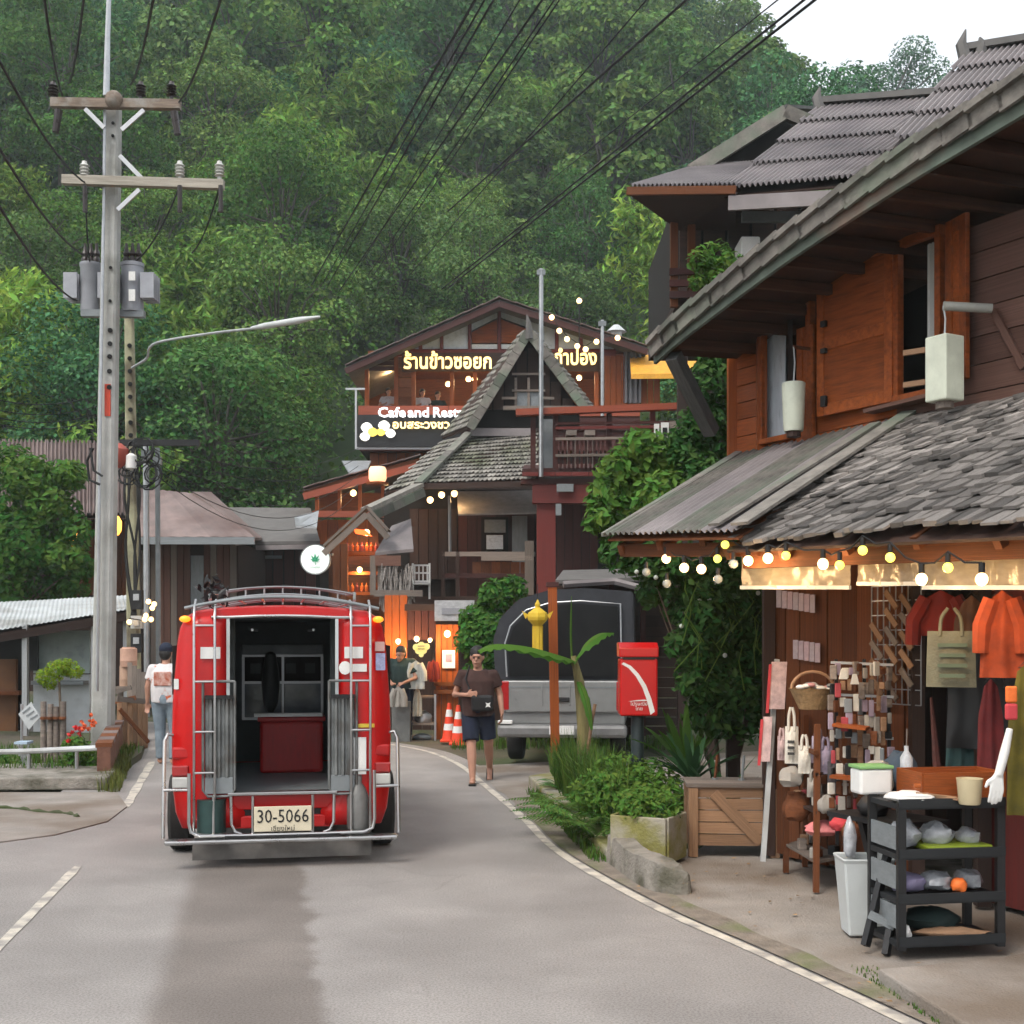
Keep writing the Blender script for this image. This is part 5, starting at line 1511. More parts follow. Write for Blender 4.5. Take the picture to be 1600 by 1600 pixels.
# roof rack
def arc(y, half, zc, ze, r, nm='rack_bar'):
    MB().tube([(half * t, y, ze + (zc - ze) * (1 - t * t)) for t in [i / 8 for i in range(-8, 9)]], r * .8, 8).build(nm, M_greym, SGT, smooth=True, local=True)
arc(-.02, .77, 2.145, 2.05, .018); arc(.5, .74, 2.18, 2.07, .014); arc(1.0, .74, 2.18, 2.07, .014); arc(1.5, .74, 2.18, 2.07, .014); arc(2.0, .72, 2.18, 2.07, .014); arc(2.4, .70, 2.18, 2.07, .014)
arc(2.4, .62, 2.31, 2.24, .013); arc(1.2, .62, 2.27, 2.21, .012)
for s in (-1, 1):
    MB().tube([(s * .60, .5, 2.13), (s * .62, .8, 2.2), (s * .62, 2.4, 2.24)], .013, 8).build('rack_rail', M_metal, SGT, smooth=True, local=True)
for k in range(7):
    x = -.54 + k * .18
    MB().tube([(x, 2.4, 2.14), (x, 2.4, 2.31 - .2 * x * x)], .01, 6).build('rack_upright', M_metal, SGT, local=True)
    MB().tube([(x, 0, 2.15 - .18 * x * x), (x, 2.4, 2.17 - .18 * x * x)], .01, 6).build('rack_slat', M_metal, SGT, local=True)
m = MB(); rgv = random.Random(8)
for k in range(60): m.leaf(V(-.58 + rgv.gauss(0, .06), .7 + rgv.gauss(0, .1), 2.2 + rgv.gauss(0, .06)), rdir(rgv), .1, .5, rgv)
m.build('tarp_bundle', M_black, SGT, local=True, kind='stuff')
# cab and bonnet ahead
cb_ = MB()
prof = [(2.8, .35, 1.02), (2.8, 1.0, 1.72), (3.3, 1.0, 1.76), (3.75, 1.0, 1.7), (4.25, 1.05, 1.12), (5.0, .95, 1.0), (5.05, .4, .95)]
pts = [(2.8, .3), (2.8, 1.72), (3.3, 1.76), (3.7, 1.70), (4.2, 1.14), (4.95, 1.0), (5.05, .75), (5.05, .32)]
cb_.slab([(-.80, y, z) for y, z in pts], 1.6, V(1, 0, 0)); cb_.build('cab', M_red, SGT, local=True, bevel=.05)
MB().slab([(-.66, 3.76, 1.665), (.66, 3.76, 1.665), (.72, 4.16, 1.22), (-.72, 4.16, 1.22)], .01).build('windscreen', M_cabglass, SGT, local=True)
for s in (-1, 1):
    MB().slab([(s * .806, 2.9, 1.15), (s * .806, 3.95, 1.15), (s * .806, 3.6, 1.62), (s * .806, 2.9, 1.64)], .006, V(s, 0, 0)).build('side_window', M_cabglass, SGT, local=True)
    MB().box((s * .875, 1.35, 1.55), (.03, 2.1, .4)).build('dark_side_panel', M_dark, SGT, local=True)  # dark panel on the canopy side, coloured as the shade of an opening
    MB().box((s * .98, 3.85, 1.2), (.16, .08, .22)).build('wing_mirror', M_black, SGT, local=True, bevel=.02)
    for yv in (.85, 3.95):
        w_ = MB(); R_ = Matrix.Rotation(rad(90), 3, 'Y')
        w_.lathe([(.2, -.09), (.30, -.095), (.33, -.07), (.335, 0), (.33, .07), (.30, .095), (.2, .09)], (s * .855, yv, .33), 24, M=R_)
        w_ = w_.build('wheel', M_tyre, SGT, smooth=True, local=True)
        MB().lathe([(.02, -.07), (.19, -.075), (.2, 0), (.19, .075), (.02, .07)], (s * .855, yv, .33), 18, M=R_).build('rim', M_metal, w_, smooth=True, local=True)
MB().box((0, 2.2, .33), (1.5, 4.2, .1)).build('chassis', M_black, SGT, local=True)

# ------------------------------------------------------------------ parked silver pickup with dark canopy
M_silver = mat('silver_car_paint', (.26, .265, .262), .32, .35, var=.08, coat=.4)
PKX = .70
PK = thing('parked_pickup', 'silver pickup with dark canopy parked tail-out behind the wooden post', 'pickup', (PKX, 17.7, .02), rz=rad(-6))
pts = [(0, .55), (0, 1.2), (2.2, 1.22), (2.25, 1.25), (2.6, 1.78), (3.7, 1.78), (4.2, 1.25), (5.2, 1.1), (5.3, .5)]
MB().slab([(-.86, y, z) for y, z in pts], 1.72, V(1, 0, 0)).build('body', M_silver, PK, local=True, bevel=.05)
MB().box((0, -.025, .97), (1.58, .05, .44)).build('tailgate', M_silver, PK, local=True, bevel=.02)
MB().box((0, -.03, 1.10), (1.5, .052, .015)).build('tailgate_crease', M_greym, PK, local=True)
MB().box((.0, -.06, .93), (.2, .03, .06)).build('handle', M_black, PK, local=True, bevel=.01)
MB().box((0, -.10, .50), (1.78, .2, .18)).build('bumper', mat('grey_bumper', (.2, .2, .2), .45, .3), PK, local=True, bevel=.05)
MB().box((-.78, -.14, .62), (.2, .12, .05)).build('bumper_light', M_stick, PK, local=True, bevel=.01)
for s in (-1, 1): MB().box((s * .80, -.03, .98), (.12, .06, .4)).build('tail_lamp', M_lens, PK, local=True, bevel=.015)
m = MB(); oc = [(-.92, 1.2), (-.95, 1.75), (-.86, 2.04), (-.6, 2.3), (-.2, 2.42), (.3, 2.45), (.95, 2.4), (.97, 1.2)]
m.slab([(x, .02, z) for x, z in oc], .06, V(0, 1, 0)); fr_ = m.build('canopy_rear', mat('dark_canvas', (.028, .03, .036), .8, var=.25), PK, local=True)
m = MB(); m.slab([(x * .80, -.012, 1.25 + (z - 1.2) * .80) for x, z in oc], .02, V(0, 1, 0)); m.build('rear_window', mat('dark_canopy_window', (.006, .0065, .007), .35, var=.4, spec=.25), PK, local=True)
m = MB()
for i in range(len(oc) - 1):
    (a, b), (c, d) = oc[i], oc[i + 1]; m.slab([(a, .03, b), (c, .03, d), (c, 2.3, d), (a, 2.3, b)], .02)
m.build('canopy_shell', mat('dark_canvas_side', (.028, .03, .036), .8, var=.25), PK, local=True)
MB().tube([(x * .84, -.03, 1.24 + (z - 1.2) * .84) for x, z in oc], .012, 6).build('window_trim', M_metal, PK, local=True)
for s in (-1, 1):
    for yv in (1.0, 4.3):
        R_ = Matrix.Rotation(rad(90), 3, 'Y')
        w_ = MB().lathe([(.2, -.11), (.33, -.11), (.36, -.08), (.365, 0), (.36, .08), (.33, .11), (.2, .11)], (s * .74, yv, .36), 24, M=R_).build('wheel', M_tyre, PK, smooth=True, local=True)
        MB().lathe([(.02, -.09), (.2, -.09), (.21, 0), (.2, .09), (.02, .09)], (s * .74, yv, .36), 16, M=R_).build('rim', M_metal, w_, smooth=True, local=True)
MB().box((0, 2.5, .5), (1.5, 4.4, .14)).build('underbody', M_black, PK, local=True)
MB().tube([(-.35, -.1, .45), (-.35, .6, .42)], .03, 8).build('exhaust', M_metal, PK, local=True)
pp = MB().box((.0, -.21, .52), (.34, .012, .12)).build('licence_plate', M_stick, PK, local=True)
for s in (-.28, .1): MB().box((s, -.056, 1.0), (.02, .012, .3)).build('tailgate_rib', M_silver, PK, local=True, bevel=.004)
# ------------------------------------------------------------------ people: one continuous skin each, clothes as children
M_skin = mat('skin_tan', (.42, .22, .15), .55, var=.1)
M_skin2 = mat('skin_brown', (.3, .16, .11), .55, var=.1)
M_hair = mat('black_hair', (.012, .01, .009), .6, var=.3)
def remesh(o, v, it=2):
    r = o.modifiers.new('skin', 'REMESH'); r.mode = 'VOXEL'; r.voxel_size = v; r.use_smooth_shade = True
    s = o.modifiers.new('relax', 'SMOOTH'); s.iterations = it; s.factor = .5
def chain(m, pts, rs, n=10):
    m.tube(pts, rs[0], n, rs=rs)
    for p, r in zip(pts, rs): m.ball(p, r * .99, 10, 8)
def hand(m, w, d, side, curl):
    """palm with five fingers; w wrist point, d pointing direction, side = thumb side direction"""
    d = d.normalized(); side = (side - d * side.dot(d)).normalized(); nrm = d.cross(side)
    pc = w + d * .045
    for k in range(4):
        q = pc + side * (.03 - .02 * k)
        m.tube([w + side * (.016 - .01 * k), q + d * .035], .014, 8, r2=.011); m.ball(q + d * .035, .0105, 8, 6)
        L = (.07, .078, .073, .058)[k]
        a = q + d * .035
        b = a + (d * math.cos(curl) + nrm * math.sin(curl)) * L * .55
        c = b + (d * math.cos(2 * curl) + nrm * math.sin(2 * curl)) * L * .45
        m.tube([a, b, c], .0095, 8, rs=[.0100, .0092, .0080])
        m.ball(b, .0093, 8, 6); m.ball(c, .008, 8, 6)
    a = w + d * .02 + side * .025; b = a + (side * .8 + d * .6).normalized() * .035; c = b + (side * .25 + d).normalized() * .028
    m.tube([a, b, c], .011, 8, rs=[.014, .0115, .009]); m.ball(c, .009, 8, 6)
def head(m, c, fwd):
    fwd = fwd.normalized(); sd = fwd.cross(Z).normalized()
    m.ball(c + Z * .02 - fwd * .01, .1, 14, 10, (.82, .95, 1.1))
    m.ball(c - Z * .045 + fwd * .02, .07, 12, 8, (.86, .95, 1.05))
    m.ball(c - Z * .09 + fwd * .045, .035, 8, 6)
    m.tube([c + Z * .025 + fwd * .09, c - Z * .02 + fwd * .113], .012, 8, rs=[.009, .017])
    m.ball(c + Z * .035 + fwd * .078, .03, 8, 6, (1.8, 1, .5))
    m.ball(c - Z * .052 + fwd * .083, .018, 8, 6, (1.5, 1, .6))
    for s in (-1, 1): m.ball(c + sd * s * .082 - fwd * .005, .028, 8, 6, (.45, .8, 1.1))
def figure(name, label, loc, rz, J, skin, clothes, hair='short', vox=.009, extra=None):
    e = thing(name, label, 'person', loc, rz=rz)
    m = MB()
    chain(m, [J['pel'], J['bel'], J['che'], J['nek']], [.13, .12, .115, .056])
    m.tube([J['nek'], J['hd'] - Z * .05], .055, 10, r2=.05)
    head(m, J['hd'], J['face'])
    for s in ('l', 'r'):
        chain(m, [J['sh' + s], J['el' + s], J['wr' + s]], [.055, .042, .028])
        m.tube([J['che'], J['sh' + s]], .075, 10, r2=.055)
        dv = J['wr' + s] - J['el' + s]
        hand(m, J['wr' + s], J.get('hd' + s, dv), J.get('th' + s, V(0, -1, 0)), .45)
        chain(m, [J['hi' + s], J['kn' + s], J['kn' + s].lerp(J['an' + s], .35), J['an' + s]], [.092, .062, .06, .038])
        m.tube([J['pel'], J['hi' + s]], .12, 10, r2=.095)
        t = J['an' + s] + J['ft' + s] * .15 - Z * .045
        m.tube([J['an' + s] - Z * .03 - J['ft' + s] * .04, t], .042, 8, r2=.03); m.ball(t, .033, 8, 6, (1.2, 1.2, .8))
    b = m.build('body', skin, e, local=True); remesh(b, vox)
    for nm, fn, mm, vv in clothes:
        q = MB(); fn(q, J); o = q.build(nm, mm, e, local=True); remesh(o, vv, 3)
    c, f = J['hd'], J['face'].normalized(); sd = f.cross(Z).normalized()
    for s in (-1, 1): MB().ball(c + sd * s * .033 + f * .092 + Z * .012, .011, 8, 6).build('eye', M_hair, e, local=True)
    q = MB()
    q.ball(c + Z * .052 - f * .016, .107, 14, 10, (.88, .95, .93)); q.ball(c - Z * .01 - f * .05, .088, 12, 8, (.98, .8, 1.1))
    if hair == 'short':
        o = q.build('hair', M_hair, e, local=True); remesh(o, .012, 2)
    elif hair == 'cap':
        o = q.build('hair', M_hair, e, local=True)
        k = MB(); k.ball(c + Z * .06 - f * .01, .112, 14, 10, (.9, 1, .85)); k.slab([c + Z * .06 + f * .08 + sd * .075, c + Z * .05 + f * .18 + sd * .04, c + Z * .05 + f * .18 - sd * .04, c + Z * .06 + f * .08 - sd * .075], .012, Z)
        k.build('cap', M_navy, e, smooth=True, local=True)
    return e
def shirt(sleeve=.55, hem=0.0):
    def fn(q, J):
        a = J['pel'] + Z * (.02 - hem)
        for ox in (-.055, 0, .055):
            q.tube([a + V(ox, 0, 0), J['bel'] + V(ox, -.012, 0), J['che'] + V(ox, 0, 0), J['nek'] + V(ox * .4, 0, -.03)], .16, 14, rs=[.150, .155, .152, .078])
        for s in ('l', 'r'):
            q.tube([J['che'] + Z * .03, J['sh' + s]], .105, 12, r2=.068); q.ball(J['sh' + s], .068, 10, 8)
            q.tube([J['sh' + s], J['sh' + s].lerp(J['el' + s], sleeve)], .068, 12, r2=.074)
    return fn
def trousers(to=.9):
    def fn(q, J):
        q.tube([J['bel'] - Z * .04, J['pel'], J['pel'] - Z * .07], .16, 14, rs=[.158, .165, .15])
        for s in ('l', 'r'):
            q.tube([J['pel'] - Z * .02, J['hi' + s]], .13, 12, r2=.112)
            if to <= 1: q.tube([J['hi' + s], J['hi' + s].lerp(J['kn' + s], to)], .112, 12, r2=.105)
            else: q.tube([J['hi' + s], J['kn' + s], J['an' + s] + Z * .0], .112, 12, rs=[.112, .08, .068])
            q.ball(J['hi' + s], .112, 10, 8)
    return fn
M_brownT = mat('dark_brown_cotton', (.05, .024, .02), .9, var=.25, scale=9, bump=.3, bscale=25)
M_navy = mat('navy_cotton', (.012, .017, .035), .9, var=.25, scale=9)
M_whiteT = mat('white_cotton', (.62, .6, .6), .9, var=.1, scale=9, blotch=(.5, .1, .03), bl=(.55, .62), bls=7)
M_jean = mat('pale_denim', (.2, .25, .29), .9, var=.2, scale=9)
M_dkgreen = mat('dark_green_cotton', (.015, .03, .028), .9, var=.25)
v = Vector
J = dict(pel=v((0, 0, .92)), bel=v((0, -.01, 1.06)), che=v((0, -.01, 1.26)), nek=v((0, -.02, 1.43)), hd=v((-.01, -.05, 1.56)), face=v((-.1, -1, -.16)),
         shl=v((.195, 0, 1.345)), ell=v((.275, .02, 1.09)), wrl=v((.30, -.06, .87)), shr=v((-.195, -.01, 1.345)), elr=v((-.285, -.02, 1.10)), wrr=v((-.13, -.2, 1.10)),
         hdr=v((.9, -.15, .12)), thr=v((.1, 0, 1)), hdl=v((.0, -.25, -1)), thl=v((-.2, -1, 0)),
         hil=v((.1, 0, .86)), knl=v((.13, .04, .49)), anl=v((.14, .32, .16)), ftl=v((0, -.75, -.65)), hir=v((-.1, 0, .86)), knr=v((-.08, -.13, .47)), anr=v((-.06, -.26, .08)), ftr=v((0, -1, .05)))
gp = G(746, 1226)
man = figure('person', 'walking person in brown T-shirt and navy shorts holding a dark pouch by the road edge', (gp.x, gp.y + .26, 0.0), 0, J, M_skin,
             [('t_shirt', shirt(.6, .1), M_brownT, .013), ('shorts', trousers(.86), M_navy, .013)])
for s, an, ft in ((1, J['anl'], J['ftl']), (-1, J['anr'], J['ftr'])):
    t = an + ft * .075 - Z * .075
    MB().beam(an - ft * .07 - Z * .075, an + ft * .2 - Z * .075 , .09, .025).build('sandal', M_black, man, local=True, bevel=.008)
pch = thing('belt_pouch', 'black pouch with pale star mark held against the brown T-shirt', 'bag', man.location + v((.06, -.2, .9)))
MB().box(v((.06, -.215, 1.0)) + man.location, (.27, .07, .2)).build('pouch', M_black, pch, bevel=.03, seg=3)
q = man.location + v((.13, -.255, .98)); MB().slab([q + v((.045 * math.cos(k * .785) * (1 if k % 2 else .4), 0, .045 * math.sin(k * .785) * (1 if k % 2 else .4))) for k in range(8)], .006, v((0, -1, 0))).build('star', M_stick, pch)
MB().tube([man.location + a for a in (v((-.07, -.2, 1.08)), v((-.15, -.13, 1.3)), v((-.1, .0, 1.46)))], .012, 5).build('strap', M_black, pch)
# person walking away, left of the songthaew
K0 = dict(pel=v((0, 0, .93)), bel=v((0, 0, 1.07)), che=v((0, 0, 1.28)), nek=v((0, .01, 1.45)), hd=v((0, .03, 1.58)), face=v((.1, 1, -.1)),
          shl=v((.19, 0, 1.36)), ell=v((.27, -.03, 1.1)), wrl=v((.26, .05, .88)), shr=v((-.19, 0, 1.36)), elr=v((-.26, .0, 1.1)), wrr=v((-.27, .04, .87)), thl=v((-1, 0, 0)), thr=v((1, 0, 0)),
          hil=v((.1, 0, .88)), knl=v((.11, .05, .48)), anl=v((.12, -.04, .08)), ftl=v((0, 1, 0)), hir=v((-.1, 0, .88)), knr=v((-.1, .08, .48)), anr=v((-.1, .1, .08)), ftr=v((0, 1, 0)))
gp = G(259, 1194)
p2_ = figure('person', 'person seen from behind in white printed T-shirt and dark cap left of the songthaew', (gp.x, gp.y, 0), 0, K0, M_skin,
       [('t_shirt', shirt(.6, .06), M_whiteT, .013), ('jeans', trousers(1.1), M_jean, .013)], hair='cap')
MB().box((0, -.165, 1.22), (.25, .03, .2)).build('back_print', mat('orange_print', (.55, .1, .03), .9, var=.4, scale=14, col2=(.6, .45, .4)), p2_, local=True, bevel=.012)
# person at the stall right of the songthaew
gp = V((628 - 800) / F * 22.6, 22.6, 0)
K1 = dict(K0); K1.update(face=v((-.6, -1, -.5)), hd=v((-.02, -.08, 1.5)), wrl=v((.05, -.3, 1.0)), ell=v((.25, -.12, 1.08)), wrr=v((-.16, -.3, 1.0)), elr=v((-.27, -.1, 1.1)))
p3_ = figure('person', 'person in dark green top leaning at the stall right of the songthaew', (gp.x, gp.y, 0), 0, K1, M_skin2,
       [('top', shirt(.7, .06), M_dkgreen, .014), ('trousers', trousers(1.1), M_navy, .014)])
# diners on the restaurant balcony
KS = dict(K0); KS.update(face=v((.5, -1, -.1)), knl=v((.12, -.42, .9)), anl=v((.12, -.44, .5)), knr=v((-.12, -.42, .9)), anr=v((-.12, -.44, .5)), ftl=v((0, -1, 0)), ftr=v((0, -1, 0)), ell=v((.28, -.1, 1.12)), wrl=v((.12, -.3, 1.12)), elr=v((-.28, -.1, 1.12)), wrr=v((-.1, -.3, 1.14)))
M_grT = mat('pale_grey_cotton', (.45, .44, .46), .9)
for k, (x, y, lab) in enumerate(((607, 612, 'diner in pale top at the left corner of the restaurant balcony'), (660, 614, 'diner in pale grey top seated behind the middle of the balcony rail'), (684, 618, 'diner in dark top seated nearest the tiled roof on the balcony'))):
    q = P(x, y, DA + .75)
    figure('person', lab, (q.x, q.y, q.z - 1.58), 0, KS, M_skin, [('top', shirt(.6, .05), (M_grT, M_grT, M_dkgreen)[k], .02), ('trousers', trousers(1.1), M_navy, .02)], vox=.016)
# ------------------------------------------------------------------ roadside things on the right
def lp(o, m, name='part', **k): pass
# red mailbox
DM = 11.7
MBX = thing('red_mailbox', 'bright red post-mounted mailbox with white curved stripe among the plants', 'mailbox', (P(998, 1000, DM).x, DM, 0))
a, b = P(969, 1119, DM), P(1028, 1004, DM); w_, h_ = b.x - a.x, b.z - a.z; xc = (a.x + b.x) / 2
MB().box((xc, DM + .14, a.z + h_ * .39), (w_, .28, h_ * .78)).build('box', M_red, MBX, bevel=.018, seg=3)
m = MB(); zt_ = a.z + h_ * .80
m.slab([(xc - w_ / 2 - .008, DM + .29, zt_), (xc - w_ / 2 - .008, DM - .012, zt_), (xc - w_ / 2 - .008, DM - .012, zt_ + h_ * .13), (xc - w_ / 2 - .008, DM + .08, zt_ + h_ * .2), (xc - w_ / 2 - .008, DM + .29, zt_ + h_ * .2)], w_ + .016, V(1, 0, 0))
m.build('hood', M_red, MBX, bevel=.012, seg=3)
MB().box((xc, DM + .01, a.z + h_ * .785), (w_ * .84, .03, .022)).build('slot', M_black, MBX)
m = MB(); arcp = [(-.44, .72), (-.25, .67), (-.05, .56), (.14, .4), (.27, .22), (.36, .04)]
for i, (u, t) in enumerate(arcp):
    ww = .010 + .010 * (i / 5)
    m.v += [(xc + u * w_ - ww, DM - .004, a.z + t * h_ - ww * .8), (xc + u * w_ + ww, DM - .004, a.z + t * h_ + ww * .8)]
for i in range(5): m.f.append((2 * i, 2 * i + 1, 2 * i + 3, 2 * i + 2))
m.build('stripe', M_stick, MBX)
text('lettering', 'ไปรษณีย์', .045, M_stick, MBX, (xc + .0, DM - .005, a.z + h_ * .165), depth=.001)
text('lettering', 'ไทย', .045, M_stick, MBX, (xc + .0, DM - .005, a.z + h_ * .10), depth=.001)
MB().slab([(xc - .1, DM - .004, a.z + h_ * .20), (xc + .1, DM - .004, a.z + h_ * .21), (xc + .05, DM - .004, a.z + h_ * .225), (xc - .02, DM - .004, a.z + h_ * .218)], .003, V(0, -1, 0)).build('emblem', M_stick, MBX)
MB().tube([(xc, DM + .14, 0), (xc, DM + .14, a.z + .02)], .06, 14).build('post', mat('dark_green_post', (.03, .045, .05), .5), MBX, smooth=True)
# tall orange wooden post
WP = thing('wooden_post', 'slim orange-brown wooden post standing in front of the parked pickup', 'post', P(868, 1195, 16.6))
q0, q1 = P(868, 1199, 16.6), P(863, 918, 16.6)
piece('shaft', WP, q0, q1, .115, .115, M_woodo, up=V(0, 1, 0)); MB().box(q1 + Z * .04, (.16, .14, .06)).build('cap', M_woodm, WP)
# yellow lantern
YL = thing('yellow_lantern', 'yellow paper festival lantern with tassel tail hanging by the wooden post', 'lantern', P(840, 1010, 16.2))
M_yel = mat('yellow_paper', (.62, .42, .03), .7, var=.15)
q = P(840, 964, 16.2)
MB().lathe([(.005, .22), (.035, .16), (.03, .12), (.12, .05), (.13, .0), (.12, -.04), (.055, -.11)], q, 8).build('lantern_body', M_yel, YL)
for k in range(8):
    t = k * .785; c_ = q + V(.05 * math.cos(t), .05 * math.sin(t), -.11)
    MB().beam(c_, c_ - Z * .32, .035, .006).build('tassel', M_yel, YL)
for s in (-1, 1): MB().slab([q + V(s * .12, 0, .03), q + V(s * .2, 0, .08), q + V(s * .15, 0, -.03)], .01, V(0, 1, 0)).build('wing', M_yel, YL)
MB().tube([q + Z * .22, q + Z * .42], .005, 4).build('cord', M_wire, YL)
# concrete trough planter
PLT = thing('concrete_planter', 'square mossy concrete planter full of green herbs beside the wooden crate', 'planter', P(1018, 1330, 10.2))
zb = .08
def trough(parent, c, w, d, h, rz, m):
    o = MB(); R_ = Matrix.Rotation(rz, 3, 'Z')
    t = .03
    for dx, dy, sx, sy in ((0, -d / 2, w, t), (0, d / 2, w, t), (-w / 2, 0, t, d - t * 1.1), (w / 2, 0, t, d - t * 1.1)):
        o.box(Vector(c) + R_ @ V(dx, dy, h / 2), (sx, sy, h), rz=rz)
    o.build('trough', m, parent, bevel=.008)
    MB().box(Vector(c) + Z * (h * .85), (w * .93, d * .93, .04), rz=rz).build('soil', M_soil, parent)
pc_ = V(1.10, 10.3, .05)
trough(PLT, pc_, .47, .44, .36, rad(-28), M_mossconc)
# wooden crate
CRT = thing('wooden_crate', 'brown slatted wooden crate with corner posts and cross brace on the pavement', 'crate', P(1150, 1345, 10.4))
cc_ = V(P(1150, 0, 10.45).x, 10.72, .03); cw_, cd_, ch_ = .66, .5, .56; rz_ = rad(-4); Rz = Matrix.Rotation(rz_, 3, 'Z')
def cpt(x, y, z): return cc_ + Rz @ V(x, y, z)
for sx in (-1, 1):
    for sy in (-1, 1): piece('corner_post', CRT, cpt(sx * cw_ / 2, sy * cd_ / 2, 0), cpt(sx * cw_ / 2, sy * cd_ / 2, ch_), .075, .075, M_crate, up=V(0, 1, 0))
for i in range(5):
    z = .09 + i * .098
    piece('slat', CRT, cpt(-cw_ / 2, -cd_ / 2 + .01, z + .045), cpt(cw_ / 2, -cd_ / 2 + .01, z + .045), .02, .09, M_crate)
    piece('slat', CRT, cpt(-cw_ / 2 + .01, -cd_ / 2, z + .045), cpt(-cw_ / 2 + .01, cd_ / 2, z + .045), .02, .09, M_crate)
piece('brace', CRT, cpt(-.16, -cd_ / 2 - .01, .52), cpt(.22, -cd_ / 2 - .01, .12), .02, .085, M_crate)
for i in range(5): piece('lid_board', CRT, cpt(-cw_ / 2 - .05, -cd_ / 2 - .02 + i * .112 + .05, ch_ + .02), cpt(cw_ / 2 + .05, -cd_ / 2 - .02 + i * .112 + .05, ch_ + .02), .105, .025, M_woodg)
for k, (x, y) in enumerate(((-.12, .1), (.1, .05))):
    st = thing('crate_stake', ('thin wooden stake standing on the left of the crate lid', 'thin grey stake standing on the right of the crate lid')[k], 'stake', cpt(x, y, ch_ + .03))
    MB().tube([cpt(x, y, ch_ + .03), cpt(x + .02, y, ch_ + .24)], .012, 6).build('stake', M_woodb if k == 0 else M_greym, st)
    MB().tube([cpt(x, y, ch_ + .033), cpt(x, y, ch_ + .045)], .03, 8).build('foot', M_greym, st)
# broken concrete drain wall
m = MB(); A0, A1, A2 = G(948, 1352), G(1010, 1392), G(1086, 1406)
rgd = random.Random(2)
pts = spline([A0 + V(0, .06, 0), A1, A2 + V(-.03, .1, 0), A2 + V(.02, .35, 0)], 5)
for i, p in enumerate(pts):
    h = .22 - .12 * max(0, (i - 6) / (len(pts) - 7)) + rgd.uniform(-.012, .012)
    dv = (pts[min(i + 1, len(pts) - 1)] - pts[max(i - 1, 0)]).normalized(); s = V(-dv.y, dv.x, 0)
    m.v += [tuple(p - Z * .02), tuple(p + s * .02 + Z * h), tuple(p + s * .17 + Z * (h + .01)), tuple(p + s * .2 - Z * .02)]
for i in range(len(pts) - 1):
    for k in range(3): m.f.append((4 * i + k, 4 * i + k + 1, 4 * i + k + 5, 4 * i + k + 4))
m.f += [(0, 1, 2, 3), tuple(len(m.v) - 4 + k for k in (3, 2, 1, 0))]
m.build('drain_wall', M_conc, bevel=.012, label='short broken concrete drain wall at the road edge in front of the planter', cat='low wall')
m = MB()
m.slab([G(826, 1228) + V(0, .05, 0), G(900, 1302), G(948, 1350), G(960, 1346) + V(.1, .3, 0), G(850, 1224) + V(.1, .2, 0)], .12, Z)
m.build('planting_kerb', M_mossconc, bevel=.02, label='mossy concrete kerb edging the planted bed left of the planter', cat='kerb')
m = MB(); m.slab([G(850, 1222), G(955, 1330), V(1.6, 10.9, 0), V(2.2, 12.6, 0), V(.9, 14.6, 0)], .06, Z); m.build('bed_soil', M_soil, kind='structure')

# ------------------------------------------------------------------ shop goods
def tote(name, label, c, w, h, m, sd, print_m=None, strap=.12):
    t = thing(name, label, 'bag', c - Z * h)
    sd = sd.normalized(); nr = V(sd.y, -sd.x, 0); mb = MB(); nu, nv = 8, 8
    for fb in (0, 1):
        for j in range(nv + 1):
            for i in range(nu + 1):
                u, vv = i / nu - .5, j / nv
                bul = .035 * math.cos(u * math.pi) * math.sin(min(1, vv * 1.1) * math.pi) + .003 + .004 * math.sin(u * 20 + j)
                mb.v.append(tuple(c + sd * (w * u * (1 - .06 * (1 - vv))) - Z * (h * vv) + nr * (bul if fb == 0 else -bul)))
    off = (nu + 1) * (nv + 1)
    for fb in (0, 1):
        for j in range(nv):
            for i in range(nu):
                k = fb * off + j * (nu + 1) + i; q = (k, k + 1, k + nu + 2, k + nu + 1); mb.f.append(q if fb else q[::-1])
    mb.build('bag_body', m, t, smooth=True)
    for s in (-1, 1):
        a = c + sd * (s * w * .22) + nr * .012
        MB().tube(spline([a - Z * .03, a + Z * strap * .55 - sd * s * w * .03, c + sd * s * w * .06 + Z * strap + nr * .01], 4), .011, 6).build('strap', m, t, smooth=True)
    if print_m:
        for k in range(3): MB().box(c - Z * (h * (.4 + .16 * k)) + nr * .04, (w * .5, .004, h * .07), rz=math.atan2(sd.y, sd.x)).build('print', print_m, t)
    return t
UX = V(.985, .17, 0)
M_canvas = mat('cream_canvas', (.6, .57, .5), .9, var=.1, bump=.3, bscale=80)
M_grcanvas = mat('sage_canvas', (.16, .155, .105), .9, var=.25, scale=5, bump=.3, bscale=80)
M_print = mat('dark_print', (.04, .04, .04), .9)
tb = tote('tote_bag', 'large sage green printed tote bag hanging in the dark shop doorway', P(1486, 986, 7.75), .29, .34, M_grcanvas, V(.93, -.36, 0), None, .14)
for k in range(4): MB().box(P(1488, 1008 + 16 * k, 7.70) , (.17 - .02 * (k % 2), .003, .022), rz=-.37).build('print', mat('green_print', (.09, .12, .08), .9), tb)
